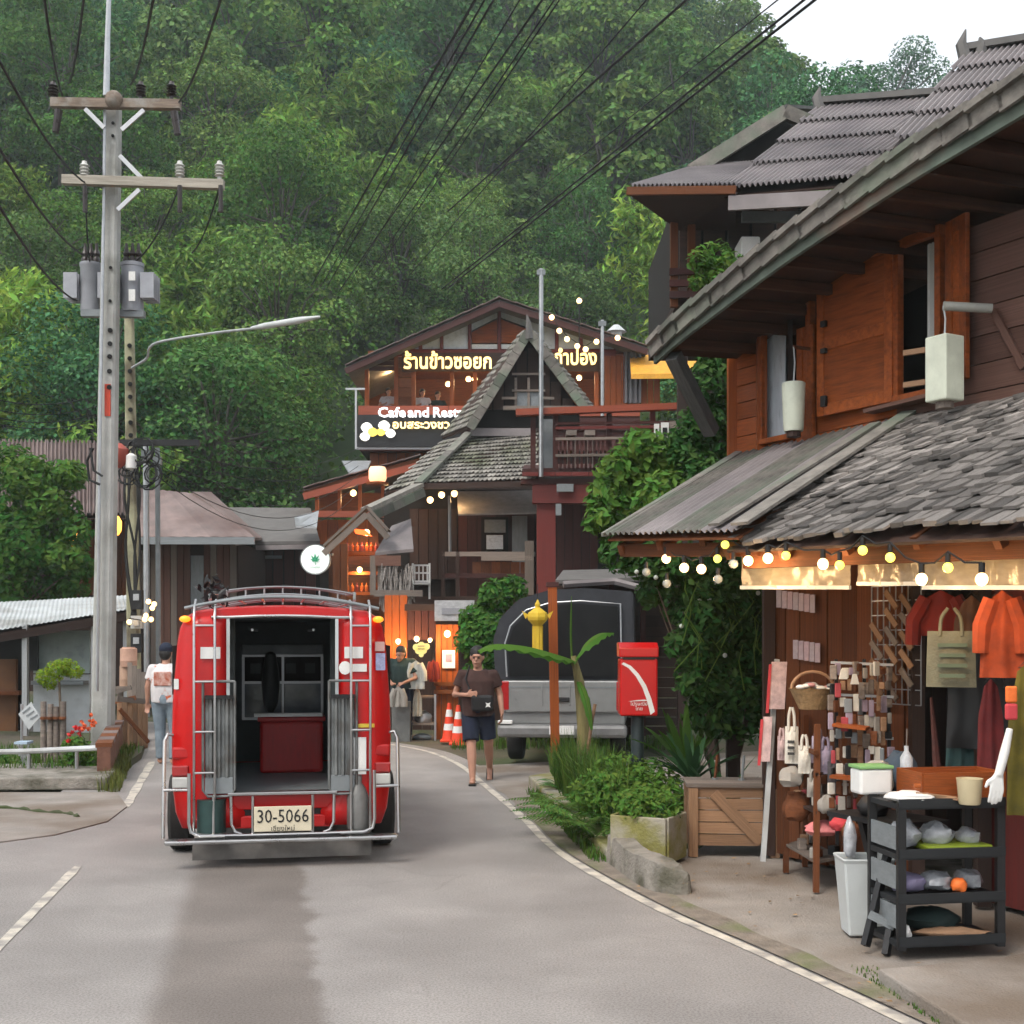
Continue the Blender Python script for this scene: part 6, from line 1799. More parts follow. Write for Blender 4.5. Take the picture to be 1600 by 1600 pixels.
# black shelf unit
SHF = thing('black_shelf', 'black plastic three-tier shelf crammed with small goods at the right edge', 'shelf', V(2.45, 7.25, 0.09))
o0 = V(P(1408, 1500, 7.15).x, 7.15, .085); ux, uy = V(.985, .17, 0), V(-.17, .985, 0)
def shp(x, y, z): return o0 + ux * x + uy * y + Z * z
sw, sd_, shh = .60, .36, .83
for x in (0, sw):
    for y in (0, sd_): piece('leg', SHF, shp(x, y, 0), shp(x, y, shh), .045, .045, M_black, up=V(0, 1, 0))
M_shelf = mat('dusty_black_plastic', (.014, .016, .018), .6, var=.3)
for z in (.03, .27, .52, .80):
    piece('tier', SHF, shp(-.02, sd_ / 2, z), shp(sw + .02, sd_ / 2, z), sd_ + .04, .03, M_shelf)
    piece('tier_lip', SHF, shp(-.02, -.02, z + .02), shp(sw + .02, -.02, z + .02), .015, .05, M_shelf)
for z in (.18, .4, .62): piece('side_slat', SHF, shp(-.012, 0, z), shp(-.012, sd_, z), .012, .13, M_greym)
M_film = mat('clear_film', (.5, .52, .55), .12, var=.3, scale=20, spec=.8, alpha=.75)
rgs = random.Random(31)
def crumple(name, label, c, s, m, cat, group=None):
    mb = MB(); mb.ball(V(0, 0, 0), 1, 14, 9)
    out = []
    for p in mb.v:
        q = Vector(p); k = 1 + .28 * mnoise.noise(q * 2.2 + Vector(c) * 3) + .14 * mnoise.noise(q * 6 + Vector(c))
        out.append((c[0] + q.x * s[0] * k, c[1] + q.y * s[1] * k, c[2] + max(-s[2] * .8, q.z * s[2] * k)))
    mb.v = out
    return mb.build(name, m, smooth=True, label=label, cat=cat, group=group)
M_purp = mat('mauve_cloth', (.26, .23, .36), .9, var=.25, scale=9); M_or = mat('orange_flower', (.75, .16, .03), .6, var=.3); M_olv = mat('olive_tray', (.2, .26, .02), .5)
crumple('plastic_bag', 'clear plastic bag at the left of the top tier of the black shelf', shp(.1, .16, .62), (.09, .1, .08), M_film, 'plastic bag')
crumple('plastic_bag', 'brownish clear bag in the middle of the top tier of the black shelf', shp(.3, .17, .615), (.10, .1, .07), M_film, 'plastic bag')
crumple('plastic_bag', 'small clear bag at the right of the top tier of the black shelf', shp(.49, .16, .60), (.07, .09, .05), M_film, 'plastic bag')
MB().box(shp(.37, .15, .555), (.4, .26, .03), rz=.17).build('green_tray', M_olv, label='flat olive green tray on the top tier of the black shelf', cat='tray', bevel=.008)
crumple('folded_cloth', 'mauve folded cloth on the middle tier of the black shelf', shp(.11, .16, .345), (.1, .11, .06), M_purp, 'cloth')
crumple('plastic_bag', 'clear bag between the mauve cloth and the orange flower ornament', shp(.29, .16, .35), (.09, .1, .06), M_film, 'plastic bag')
crumple('flower_ornament', 'small round orange and yellow ornament on the middle tier of the black shelf', shp(.38, .06, .34), (.045, .04, .045), M_or, 'ornament')
crumple('plastic_bag', 'clear crinkled bag at the right end of the middle tier', shp(.5, .18, .35), (.08, .09, .06), M_film, 'plastic bag')
crumple('dark_bag', 'dark green cloth bundle on the bottom tier of the black shelf', shp(.28, .2, .12), (.16, .12, .07), M_dkgreen, 'bundle')
crumple('brown_bundle', 'long tan and brown bundle at the front of the bottom tier', shp(.32, .05, .075), (.2, .05, .03), M_crate, 'bundle')
crumple('white_pouch', 'small white pouch at the left of the bottom tier', shp(.05, .06, .085), (.035, .05, .045), M_stick, 'pouch')
# on top of the shelf
OB = thing('orange_box', 'open orange-brown wooden box lying on top of the black shelf', 'box', shp(.42, .2, .82))
for (x0, x1, y0, y1, zz) in ((.16, .66, .05, .05, 0), (.16, .66, .36, .36, 0), (.16, .16, .05, .36, 0), (.66, .66, .05, .36, 0)):
    piece('side', OB, shp(x0, y0, .90), shp(x1, y1, .90), .016, .16, M_woodo)
piece('bottom', OB, shp(.16, .2, .825), shp(.66, .2, .825), .31, .012, M_woodo)
MB().tube([shp(.10, .045, .91), shp(.135, .035, .91)], .014, 8).build('knob', M_woodo, OB)
cpx = shp(.38, -.06, .815)
CP = thing('beige_cup', 'ribbed beige cup standing on the front edge of the black shelf', 'cup', cpx)
MB().lathe([(.055, 0), (.06, .01), (.07, .13), (.073, .145), (.066, .145), (.055, .02)], cpx, 18).build('cup', mat('beige_ceramic', (.55, .47, .3), .5, var=.12), CP, smooth=True)
crumple('white_bag', 'flat white plastic bag on the left of the shelf top', shp(.1, .08, .845), (.14, .1, .03), M_stick, 'plastic bag')
for k in range(3):
    st = thing('wooden_skewer', ('topmost thin wooden stick lying on the shelf top', 'middle thin wooden stick lying on the shelf top', 'lowest thin wooden stick lying on the shelf top')[k], 'stick', shp(.2, .0, .84))
    MB().tube([shp(.1, .02 + .02 * k, .875 - .008 * k), shp(.36, -.02 - .015 * k, .845 - .006 * k)], .005, 5).build('stick', M_crate, st)
GB = thing('lidded_container', 'white plastic container with green lid stripe behind the shelf top', 'container', shp(.02, .36, .82))
MB().box(shp(.02, .42, .90), (.2, .15, .15), rz=.17).build('tub', M_stick, GB, bevel=.015); MB().box(shp(.02, .42, .985), (.215, .165, .02), rz=.17).build('lid', mat('green_lid', (.2, .4, .15), .4), GB, bevel=.006)
BT = thing('glass_bottle', 'small clear bottle with a stem standing behind the orange box', 'bottle', shp(.26, .45, .82))
MB().lathe([(.035, 0), (.038, .02), (.038, .13), (.014, .17), (.014, .2)], shp(.26, .45, .9), 12).build('bottle', M_film, BT, smooth=True); MB().tube([shp(.26, .45, 1.08), shp(.265, .45, 1.2)], .004, 4).build('stem', M_woodg, BT)
# white bin and trestle
BN = thing('white_bin', 'tapered white plastic bin standing left of the black shelf', 'bin', P(1352, 1460, 7.6))
q = V(P(1352, 1400, 7.75).x, 7.78, .035)
m = MB(); 
for z, w2 in ((0, .115), (.44, .15), (.46, .158), (.475, .155), (.46, .145), (.02, .105)):
    for k in range(4):
        m.v.append((q.x + w2 * (1, 1, -1, -1)[k], q.y + w2 * .85 * (-1, 1, 1, -1)[k], q.z + z))
for i in range(5):
    for k in range(4): m.f.append((4 * i + k, 4 * i + (k + 1) % 4, 4 * i + 4 + (k + 1) % 4, 4 * i + 4 + k))
m.f += [(3, 2, 1, 0), (20, 21, 22, 23)]
m.build('tub', mat('pale_grey_plastic', (.5, .53, .53), .45, var=.06), BN, bevel=.012)
crumple('blue_bag', 'translucent bluish bag sticking out of the white bin', q + V(-.08, .02, .56), (.04, .04, .13), M_film, 'plastic bag')
TR = thing('black_trestle', 'folding black stand with splayed legs holding bags beside the shelf', 'stand', P(1385, 1480, 7.4))
piece('tray', TR, P(1335, 1268, 8.2), P(1440, 1288, 7.6), .42, .03, M_black)
for a_, b_ in (((1398, 1290, 7.5), (1352, 1478, 7.3)), ((1416, 1300, 7.5), (1384, 1492, 7.25)), ((1345, 1275, 8.0), (1390, 1460, 7.7))): piece('leg', TR, P(*a_), P(*b_), .035, .05, M_black)
piece('cross_bar', TR, P(1358, 1428, 7.33), P(1398, 1448, 7.28), .03, .045, M_greym)
M_bagg = mat('grey_cloth_bag', (.3, .28, .25), .9, var=.15, scale=7); M_bagn = mat('navy_cloth_bag', (.04, .06, .085), .85, var=.2, scale=7)
crumple('grey_bag', 'pale grey cloth bag on the black stand', P(1370, 1222, 8.0), (.11, .1, .14), M_bagg, 'bag')
crumple('navy_bag', 'navy blue cloth bag on the black stand behind the container', P(1407, 1210, 8.05), (.11, .1, .15), M_bagn, 'bag')
crumple('black_pot', 'black wrapped pot on the front of the black stand', P(1365, 1262, 7.9), (.1, .09, .075), M_black, 'pot')
# wooden ladder rack with basket and bags
RK = thing('wooden_rack', 'brown wooden display rack with shelves, bags and a woven basket on top', 'rack', P(1265, 1375, 9.3))
r0 = V(P(1228, 1300, 9.75).x, 9.75, .035); r1 = V(P(1275, 1300, 9.0).x, 9.0, .035); rx = V(.2, .08, 0)
def legp(c, z, lean): return c + V(-lean * (1.2 - z) * .06, 0, z)
for c_ in (r0, r1, r0 + V(.2, .25, 0), r1 + V(.24, .2, 0)): piece('leg', RK, c_, c_ + V(.02, .05, 1.18), .04, .035, M_woodb, up=V(0, 1, 0))
for z in (.2, .55, .82): 
    m = MB(); m.slab([r0 + Z * z, r1 + Z * z, r1 + V(.24, .2, z), r0 + V(.2, .25, z)], .02, Z); m.build('shelf', M_woodd if z > .3 else M_woodg, RK)
piece('rail', RK, r0 + Z * 1.02, r1 + Z * .98, .03, .03, M_woodb)
BK = thing('woven_basket', 'woven bamboo basket of small souvenirs on top of the wooden rack', 'basket', P(1268, 1110, 9.2))
q = P(1270, 1108, 9.2)
MB().lathe([(.1, 0), (.16, .13), (.175, .15), (.165, .15), (.1, .02)], q, 16).build('basket', mat('woven_bamboo', (.36, .23, .11), .85, var=.35, scale=30, bump=.9, bscale=90), BK, smooth=True)
MB().tube([q + V(.155 * math.cos(t), .0, .14 + .13 * math.sin(t)) for t in [math.pi * i / 10 for i in range(11)]], .012, 6).build('handle', M_crate, BK, smooth=True)
for k in range(12):
    c_ = q + V(rgs.uniform(-.11, .11), rgs.uniform(-.11, .06), .15 + rgs.uniform(0, .03))
    MB().ball(c_, .03, 8, 6, (1.2, 1, .6)).build('souvenir', (M_stick, M_canvas, mat('pink_trinket%d' % k, (.5, .25, .25), .7), M_greym)[k % 4], BK, smooth=True)
tote('tote_bag', 'long white tote bag with small black print hanging on the wooden rack', P(1237, 1135, 9.3), .10, .27, M_canvas, V(.9, -.3, 0), M_print, .14)
tote('tote_bag', 'short white tote bag hanging lower on the wooden rack', P(1257, 1165, 9.15), .09, .2, M_canvas, V(.9, -.3, 0), None, .08)
crumple('grey_pouch', 'grey pouch below the white totes on the wooden rack', P(1236, 1215, 9.3), (.09, .08, .08), M_bagg, 'pouch')
crumple('pink_bag', 'pink plastic bag on the bottom shelf of the wooden rack', P(1285, 1295, 9.1), (.12, .1, .06), mat('pink_plastic', (.62, .2, .2), .4, var=.25, scale=9), 'plastic bag')
crumple('brown_sack', 'dark brown sack on the lower shelf of the wooden rack', P(1245, 1262, 9.4), (.1, .1, .12), M_woodb, 'sack')
crumple('grey_plush', 'grey soft toy on the lower shelf of the wooden rack', P(1292, 1258, 9.0), (.07, .07, .07), M_bagg, 'toy')
# leaning red and white banner on a stick
BNR = thing('banner_sign', 'narrow red and white banner on a pale leaning pole left of the wooden rack', 'banner', P(1195, 1345, 9.7))
piece('pole', BNR, P(1192, 1346, 9.6), P(1214, 1030, 9.75), .035, .035, M_roofw, up=V(0, 1, 0))
M_pinkb = mat('pink_white_print', (.5, .36, .35), .8, var=.25, scale=22); M_redbn = mat('red_banner_edge', (.5, .05, .06), .8)
for (ya, yb, xa, xb) in ((1034, 1108, 1206, 1230), (1120, 1190, 1193, 1207)):
    q1_, q2_ = P(xa, ya, 9.65), P(xb, yb, 9.65)
    MB().slab([P(xa, ya, 9.65), P(xb, ya, 9.62), P(xb - 4, yb, 9.62), P(xa - 5, yb, 9.65)], .012, V(0, 1, 0)).build('banner', M_pinkb, BNR)
    MB().slab([P(xa - 4, ya + 4, 9.64), P(xa, ya + 4, 9.64), P(xa - 5, yb + 6, 9.64), P(xa - 9, yb + 6, 9.64)], .014, V(0, 1, 0)).build('banner_edge', M_redbn, BNR)
# dark display stand with trinkets behind
DS = thing('trinket_stand', 'dark metal display stand hung with dozens of small trinkets against the shop wall', 'display stand', P(1345, 1300, 9.0))
for x in (1308, 1352, 1390): piece('upright', DS, P(x, 1320, 9.0), P(x - 2, 1030, 9.0), .022, .022, M_black, up=V(0, 1, 0))
for y in (1035, 1085, 1150, 1225, 1270): piece('rail', DS, P(1298, y, 8.98), P(1396, y + 4, 8.9), .018, .018, M_metal)
for (x0, x1, y) in ((1304, 1356, 1132), (1300, 1352, 1212)): piece('wood_shelf', DS, P(x0, y, 8.8), P(x1, y + 6, 8.7), .16, .02, M_woodo)
tm = [M_canvas, M_greym, M_bagg, M_woodg, M_woodb, mat('mauve_trinket', (.3, .24, .3), .7), M_crate, mat('dull_red_trinket', (.35, .05, .06), .6), M_black, M_canvas]
for k in range(110):
    x = 1300 + (k % 11) * 9.0 + rgs.uniform(-3, 3); y = 1042 + (k // 11) * 26 + rgs.uniform(-5, 5)
    c_ = P(x, y, 8.85 + rgs.uniform(-.05, .05)); w2 = rgs.uniform(.018, .036); h2 = rgs.uniform(.05, .12)
    mb = MB(); mb.box(c_ - Z * h2 * .3, (w2 * 1.5, .02, h2), rz=rgs.uniform(-.5, .5)); mb.build('trinket', rgs.choice(tm), DS, bevel=.006)
for k, (x, y) in enumerate(((1318, 1052), (1336, 1060))):
    c_ = P(x, y, 8.7); MB().slab([c_ + V(-.028, 0, -.04), c_ + V(.028, 0, -.04), c_ + V(.012, 0, .03), c_ + V(-.012, 0, .03)], .02, V(0, 1, 0)).build('card_tag', M_canvas, DS)
# wire grid of cards on the wall
GR = thing('card_grid', 'wire grid panel on the shop wall holding rows of slanted brown wooden cards', 'display grid', P(1400, 1100, 8.95))
GA, GBp = SA(1362, 1.1), SA(1439, 1.1)
def gp_(a, z): return S(a, 1.1, z)
zg0, zg1 = SP(1400, 1100, 1.1).z, SP(1400, 915, 1.1).z
for i in range(9): a = GA + (GBp - GA) * i / 8; piece('grid_wire', GR, gp_(a, zg0), gp_(a, zg1), .008, .008, M_metal, up=V(0, 1, 0))
for i in range(9): z = zg0 + (zg1 - zg0) * i / 8; piece('grid_wire', GR, gp_(GA, z), gp_(GBp, z), .008, .008, M_metal)
for i in range(3):
    for j in range(6):
        if i + j > 6 or (i == 0 and j < 2): continue
        a = GA + (GBp - GA) * (.2 + .3 * i); z = zg1 - .06 - j * .13 - .03 * i
        piece('card', GR, S(a + .05, 1.05, z + .05), S(a - .06, 1.05, z - .07), .012, .045, M_crate if (i + j) % 3 else M_woodg)
# paper strips pinned on the wall
for k, (x0, y0, x1, y1, lab) in enumerate(((1213, 922, 1274, 950, 'upper row of pale paper strips pinned on the shop wall'), (1239, 1000, 1282, 1030, 'lower row of pale paper strips pinned on the shop wall'))):
    ps = thing('paper_strips', lab, 'notice', SP((x0 + x1) / 2, y1, 1.12)); n = 7 - 2 * k
    for i in range(n):
        xx0, xx1 = x0 + (x1 - x0) * i / n, x0 + (x1 - x0) * (i + .86) / n
        p_, q_ = SP(xx0, y0 + i * 1.2, 1.13), SP(xx1, y0 + i * 1.2, 1.13); hh = (y1 - y0) * 10 / F
        MB().slab([p_, q_, q_ - Z * hh, p_ - Z * hh], .006).build('strip', mat('pale_paper_%d%d' % (k, i), (.42 + .03 * (i % 3), .36, .40), .8, var=.12, scale=30), ps)
# garments hanging at the right
def garment(name, label, c, w, h, m, sd, sleeves=True, nf=2.3):
    t = thing(name, label, 'garment', c - Z * h); sd = sd.normalized(); nr = V(sd.y, -sd.x, 0); mb = MB(); nu, nv = 20, 10
    for fb in (0, 1):
        for j in range(nv + 1):
            for i in range(nu + 1):
                u, vv = i / nu - .5, j / nv
                ww = w * (.55 + .45 * min(1, vv * 3)) * (1 + .1 * vv)
                f_ = (.012 * math.sin(u * nf * 6.28 + vv * 2) + .02 * mnoise.noise(Vector((u * 5 + c.x, vv * 4, c.y)))) * (.3 + vv)
                top = -.05 * abs(u) * 2 * (1 - vv)
                mb.v.append(tuple(c + sd * ww * u - Z * (h * vv) + Z * top + nr * (f_ + (.02 if fb == 0 else -.02) * math.cos(u * 3.1))))
    off = (nu + 1) * (nv + 1)
    for fb in (0, 1):
        for j in range(nv):
            for i in range(nu):
                k = fb * off + j * (nu + 1) + i; q = (k, k + 1, k + nu + 2, k + nu + 1); mb.f.append(q if fb else q[::-1])
    mb.build('cloth', m, t, smooth=True)
    if sleeves:
        for s in (-1, 1): MB().tube([c + sd * s * w * .26 - Z * .05, c + sd * s * w * .5 - Z * .2, c + sd * s * w * .52 - Z * .36], .05, 8, rs=[.05, .055, .05]).build('sleeve', m, t, smooth=True)
    MB().tube([c + Z * .09, c + Z * .02, c - sd * w * .25 - Z * .03, c + sd * w * .25 - Z * .03, c + Z * .02], .005, 5).build('hanger', M_black, t)
    return t
M_orT = mat('orange_cloth', (.24, .036, .008), .9, var=.35, scale=8); M_olT = mat('olive_cloth', (.085, .07, .008), .9, var=.35, scale=8); M_rdT = mat('dull_red_cloth', (.16, .015, .01), .9, var=.2)
garment('orange_shirt', 'orange shirt hanging on the right of the dark shop doorway', P(1566, 922, 7.3), .22, .5, M_orT, V(.9, -.42, 0))
garment('olive_dress', 'long olive dress hanging at the right edge of the shop', P(1606, 1035, 7.1), .2, .85, M_olT, V(.9, -.42, 0), sleeves=False)
garment('red_shirt', 'dull red shirt hanging high inside the shop doorway', P(1470, 922, 8.4), .34, .3, M_rdT, V(.9, -.42, 0))
garment('dark_coat', 'black coat hanging behind the sage tote bag', P(1530, 985, 8.1), .36, .75, M_black, V(.9, -.42, 0))
GL = thing('white_glove', 'white mannequin hand pointing down at the right side of the shop', 'mannequin hand', P(1566, 1240, 6.95))
m = MB(); wr = P(1560, 1212, 6.95); m.tube([P(1578, 1138, 6.95), P(1570, 1175, 6.95), wr], .024, 10, rs=[.018, .026, .024]); hand(m, wr - Z * .0, V(-.12, 0, -1), V(-1, 0, 0), .15)
o = m.build('hand', M_stick, GL); remesh(o, .006, 2)
hk = thing('red_pouch', 'small red and orange embroidered pouch hanging above the mannequin hand', 'pouch', P(1580, 1135, 6.97))
MB().box(P(1580, 1085, 6.97), (.06, .03, .09)).build('top_panel', M_or, hk, bevel=.01); MB().box(P(1580, 1112, 6.97), (.065, .035, .09)).build('pouch', M_redbn, hk, bevel=.012)
for k, (x, mm) in enumerate(((1463, M_woodm), (1508, mat('straw_yellow', (.36, .26, .07), .8)))):
    br_ = thing('broom', ('maroon umbrella-like bundle leaning in the doorway', 'straw yellow broom leaning in the doorway')[k], 'broom', P(x, 1240, 8.4))
    MB().tube([P(x - 8, 1090, 8.4), P(x + 4, 1230, 8.3)], .02, 7, rs=[.01, .035]).build('shaft', mm, br_, smooth=True)

# ------------------------------------------------------------------ string lights and plastic valance under the eave
SLT = thing('eave_string_lights', 'string of warm globe bulbs along the eave of the shingle-roofed shop', 'string lights', P(1300, 880, 8))
lit = [(1041, 873, 9.85), (1069, 887, 9.6), (1096, 889, 9.4), (1169, 876, 8.85), (1200, 872, 8.6), (1286, 881, 8.1), (1440, 905, 7.35), (1534, 905, 6.95)]
yel = [(1133, 851, 9.1), (1121, 873, 9.2), (1348, 860, 7.8), (1391, 871, 7.55), (1481, 887, 7.15), (1312, 883, 8.0), (1228, 868, 8.45)]
off_ = [(1010, 894, 10.0), (1042, 912, 9.8), (1146, 881, 9.0), (1122, 905, 9.2)]
for i, (x, y, d) in enumerate(lit):
    c_ = P(x, y, d)
    lamp(SLT, c_, .036, (1.6 if i < 3 else 5.0), name='bulb'); MB().tube([c_ + Z * .035, c_ + Z * .09], .018, 8).build('socket', M_black, SLT)
for x, y, d in yel:
    c_ = P(x, y, d); MB().ball(c_, .03, 10, 7).build('bulb', M_bulby, SLT, smooth=True); MB().tube([c_ + Z * .028, c_ + Z * .08], .016, 8).build('socket', M_black, SLT)
for x, y, d in off_:
    c_ = P(x, y, d); MB().ball(c_, .034, 10, 7).build('bulb', M_bulbx, SLT, smooth=True); MB().tube([c_ + Z * .03, c_ + Z * .08], .014, 8).build('socket', M_black, SLT)
allb = sorted(lit + yel, key=lambda b: -b[2])
wp = []
for i, (x, y, d) in enumerate(allb):
    wp.append(P(x, y, d) + Z * .09)
    if i < len(allb) - 1: wp.append((P(x, y, d) + P(*allb[i + 1])) / 2 + Z * .06)
MB().tube(wp, .006, 5).build('cable', M_wire, SLT)
def plastic(name):
    m = bpy.data.materials.new(name); m.use_nodes = True; n = m.node_tree; L = n.links.new
    b = n.nodes['Principled BSDF']; b.inputs['Base Color'].default_value = (.75, .68, .55, 1); b.inputs['Roughness'].default_value = .18; b.inputs['Specular IOR Level'].default_value = .8
    tr = n.nodes.new('ShaderNodeBsdfTransparent'); tl = n.nodes.new('ShaderNodeBsdfTranslucent'); tl.inputs[0].default_value = (.8, .66, .42, 1)
    a = n.nodes.new('ShaderNodeMixShader'); a.inputs[0].default_value = .5; L(b.outputs[0], a.inputs[1]); L(tl.outputs[0], a.inputs[2])
    c = n.nodes.new('ShaderNodeMixShader'); no = n.nodes.new('ShaderNodeTexNoise'); no.inputs['Scale'].default_value = 7; mr = n.nodes.new('ShaderNodeMapRange'); mr.inputs[3].default_value = .35; mr.inputs[4].default_value = .75
    L(no.outputs[0], mr.inputs[0]); L(mr.outputs[0], c.inputs[0]); L(tr.outputs[0], c.inputs[1]); L(a.outputs[0], c.inputs[2])
    L(c.outputs[0], n.nodes['Material Output'].inputs['Surface']); return m
M_plast = plastic('wrinkled_clear_plastic')
VAL = thing('plastic_valance', 'wrinkled clear plastic sheeting hanging under the shop eave behind the bulbs', 'plastic sheet', P(1350, 915, 8))
for (x0, x1, y0, y1) in ((1158, 1328, 858, 918), (1340, 1438, 858, 912), (1442, 1640, 850, 918)):
    mb = MB(); nu, nv = 40, 8; b_ = .22
    for j in range(nv + 1):
        for i in range(nu + 1):
            x = x0 + (x1 - x0) * i / nu; y = y0 + (y1 - y0) * j / nv + 2 * math.sin(i * .5)
            q = SP(x, y, b_); k = .02 * mnoise.noise(Vector((x * .06, y * .02, 0))) + .014 * mnoise.noise(Vector((x * .15, y * .1, 3)))
            mb.v.append(tuple(q + SM * k))
    for j in range(nv):
        for i in range(nu): k = j * (nu + 1) + i; mb.f.append((k, k + 1, k + nu + 2, k + nu + 1))
    sh_ = mb.build('sheet', M_plast, VAL, smooth=True)
    piece('hem_rod', VAL, SP(x0, y1, b_), SP(x1, y1, b_), .02, .025, M_roofw)
# bamboo lamp tubes on the upper wall
def wall_lamp(x0, x1, y0, y1, label, taper, b, arm, cat='lamp'):
    t = thing('wall_lantern', label, 'lantern', SP((x0 + x1) / 2, y1, b))
    c0, c1 = SP((x0 + x1) / 2, y1, b), SP((x0 + x1) / 2, y0, b); r = (x1 - x0) / 2 * c0.y / F
    n = 6; m = MB(); M_fr = mat('frosted_shade', (.55, .58, .48), .55, var=.14, scale=6)
    h = c1.z - c0.z
    if taper: m.lathe([(r * .78, 0), (r * .85, h * .1), (r * .98, h * .97), (r * .9, h)], c0, 16)
    else: m.box((c0 + c1) / 2, (r * 1.75, r * 1.75, h), rz=-1.05)
    m.build('shade', M_fr, t, smooth=taper, bevel=0 if taper else .012)
    MB().lathe([(r * .6, -.05), (r * .6, 0)], c0, 10).build('base', M_woodd if taper else M_woodg, t)
    MB().tube([c1, c1.lerp(arm[0], .5) + V(.01, 0, .02), arm[0]], .007, 5).build('cord', M_roofw, t)
    MB().tube([arm[0], arm[1]], arm[2], 10).build('arm', arm[3], t, smooth=True)
    return t
wall_lamp(1221, 1259, 598, 674, 'tapered frosted lantern hanging before the left upper window', True, 1.72, (SP(1240, 542, 1.72), SP(1272, 546, 1.97), .016, M_woodb))
wl = wall_lamp(1452, 1500, 526, 628, 'square frosted lantern on a bamboo arm beside the right upper window', False, 1.62, (SP(1474, 478, 1.62), SP(1550, 482, 1.9), .034, mat('grey_bamboo', (.33, .33, .3), .6, var=.2)))
for y in (556, 606): piece('stick', wl, SP(1412, y - 4, 1.55), SP(1452, y - 10, 1.62), .03, .04, M_crate)
piece('bracket', wl, SP(1552, 485, 1.95), SP(1600, 575, 1.98), .03, .05, M_woodp)

# more stock crowding the shop front
garment('brown_wrap', 'dark brown wrap hanging between the red and orange shirts', P(1518, 930, 7.9), .2, .36, mat('brown_wrap_cloth', (.07, .03, .015), .9, var=.3), V(.9, -.42, 0), sleeves=False)
garment('teal_scarf', 'dark teal scarf hanging low behind the orange box', P(1500, 1085, 8.2), .16, .5, mat('teal_scarf_cloth', (.02, .05, .05), .9, var=.3), V(.9, -.42, 0), sleeves=False)
garment('maroon_skirt', 'maroon skirt hanging on the wall right of the doorway', P(1548, 1060, 7.6), .14, .6, mat('maroon_skirt_cloth', (.1, .012, .014), .9, var=.3), V(.9, -.42, 0), sleeves=False)
for k, (x, y, d, w, h, mm, lab) in enumerate(((1290, 1165, 9.05, .1, .2, mat('mauve_bag', (.24, .2, .26), .9, var=.3, scale=20), 'mauve patterned bag hanging at the right of the wooden rack'), (1303, 1190, 8.95, .09, .2, mat('charcoal_bag', (.06, .055, .06), .9, var=.3), 'charcoal bag hanging between the rack and the trinket stand'),
        (1278, 1150, 9.1, .09, .16, mat('lilac_bag', (.3, .26, .32), .9, var=.3, scale=20), 'lilac bag hanging behind the rack post'), (1222, 1150, 9.55, .07, .18, M_pinkb, 'pink printed bag hanging beside the banner pole'), (1272, 1215, 9.1, .1, .14, M_bagg, 'short grey bag hanging in the middle of the wooden rack'))):
    tote('hanging_bag', lab, P(x, y, d), w, h, mm, V(.9, -.3, 0), None, .06)
for k in range(26):
    z = (.2, .55, .82)[k % 3]; t_, u_ = rgs.random(), rgs.random()
    c_ = r0.lerp(r1, .1 + .8 * t_) + V(.2 * u_ + .02, .2 * u_, z + .02); hh = rgs.uniform(.05, .12)
    MB().box(c_ + Z * hh / 2, (rgs.uniform(.04, .07), rgs.uniform(.04, .07), hh), rz=rgs.uniform(0, 1.5)).build('boxed_goods', rgs.choice(tm), RK, bevel=.006)
for k, (x, y, d, s_, mm, lab) in enumerate(((1312, 1288, 8.6, (.07, .06, .05), M_redbn, 'dark red pouch on the ground shelf between rack and bin'), (1330, 1300, 8.5, (.06, .05, .07), M_woodb, 'brown jar-shaped bundle left of the white bin'), (1418, 1250, 7.8, (.06, .05, .05), M_canvas, 'cream bundle between the container and the orange box'), (1455, 1218, 8.0, (.07, .06, .04), M_woodg, 'grey wooden bowl behind the orange box'))):
    crumple('small_bundle', lab, P(x, y, d), s_, mm, 'bundle')
# ------------------------------------------------------------------ roadside things on the left
kb = MB(); kb.slab([G(-60, 1236), G(168, 1234), G(178, 1222) + V(0, .1, 0), G(150, 1214) + V(-.1, .5, 0), V(-9, 16.2, 0), V(-9, 15.2, 0)], .15, Z)
kb.build('left_kerb', M_conc, bevel=.02, label='weathered concrete kerb ledge along the left garden', cat='kerb')
m = MB(); m.slab([V(-9.5, 15.8, 0), V(-5.0, 15.8, 0), V(-5.5, 19, 0), V(-6.4, 22.5, 0), V(-13, 24, 0), V(-13, 16, 0)], .1, Z); m.build('garden_bed', M_soil, kind='structure')
RL = thing('pipe_rail', 'pale horizontal pipe rail in front of the left garden', 'railing', P(80, 1215, 16.2))
MB().tube([P(-60, 1176, 16.2), P(40, 1174, 16.2), P(166, 1168, 16.0)], .035, 8).build('pipe', M_roofw, RL, smooth=True)
for x in (45, 120): MB().tube([P(x, 1173, 16.2), V(P(x, 0, 16.2).x, 16.2, .1)], .025, 8).build('support', M_metal, RL)
# low striped wall running back along the road
LW = thing('low_garden_wall', 'low brown wall with white-striped top running back beside the road', 'wall', G(172, 1205))
wa, wb = V(P(162, 0, 15.9).x, 15.9, 0), V(P(183, 0, 19.6).x, 19.6, 0)
m = MB(); m.beam(wa + Z * .22, wb + Z * .26, .16, .46); m.build('wall', mat('brown_plaster', (.16, .075, .05), .9, var=.35, scale=5, bump=.5, bscale=30), LW)
for i in range(8):
    p, q = wa.lerp(wb, i / 8), wa.lerp(wb, (i + .96) / 8)
    piece('coping', LW, p + Z * (.47 + .005 * i), q + Z * (.475 + .005 * i), .2, .06, M_roofp if i % 2 else M_woodb)
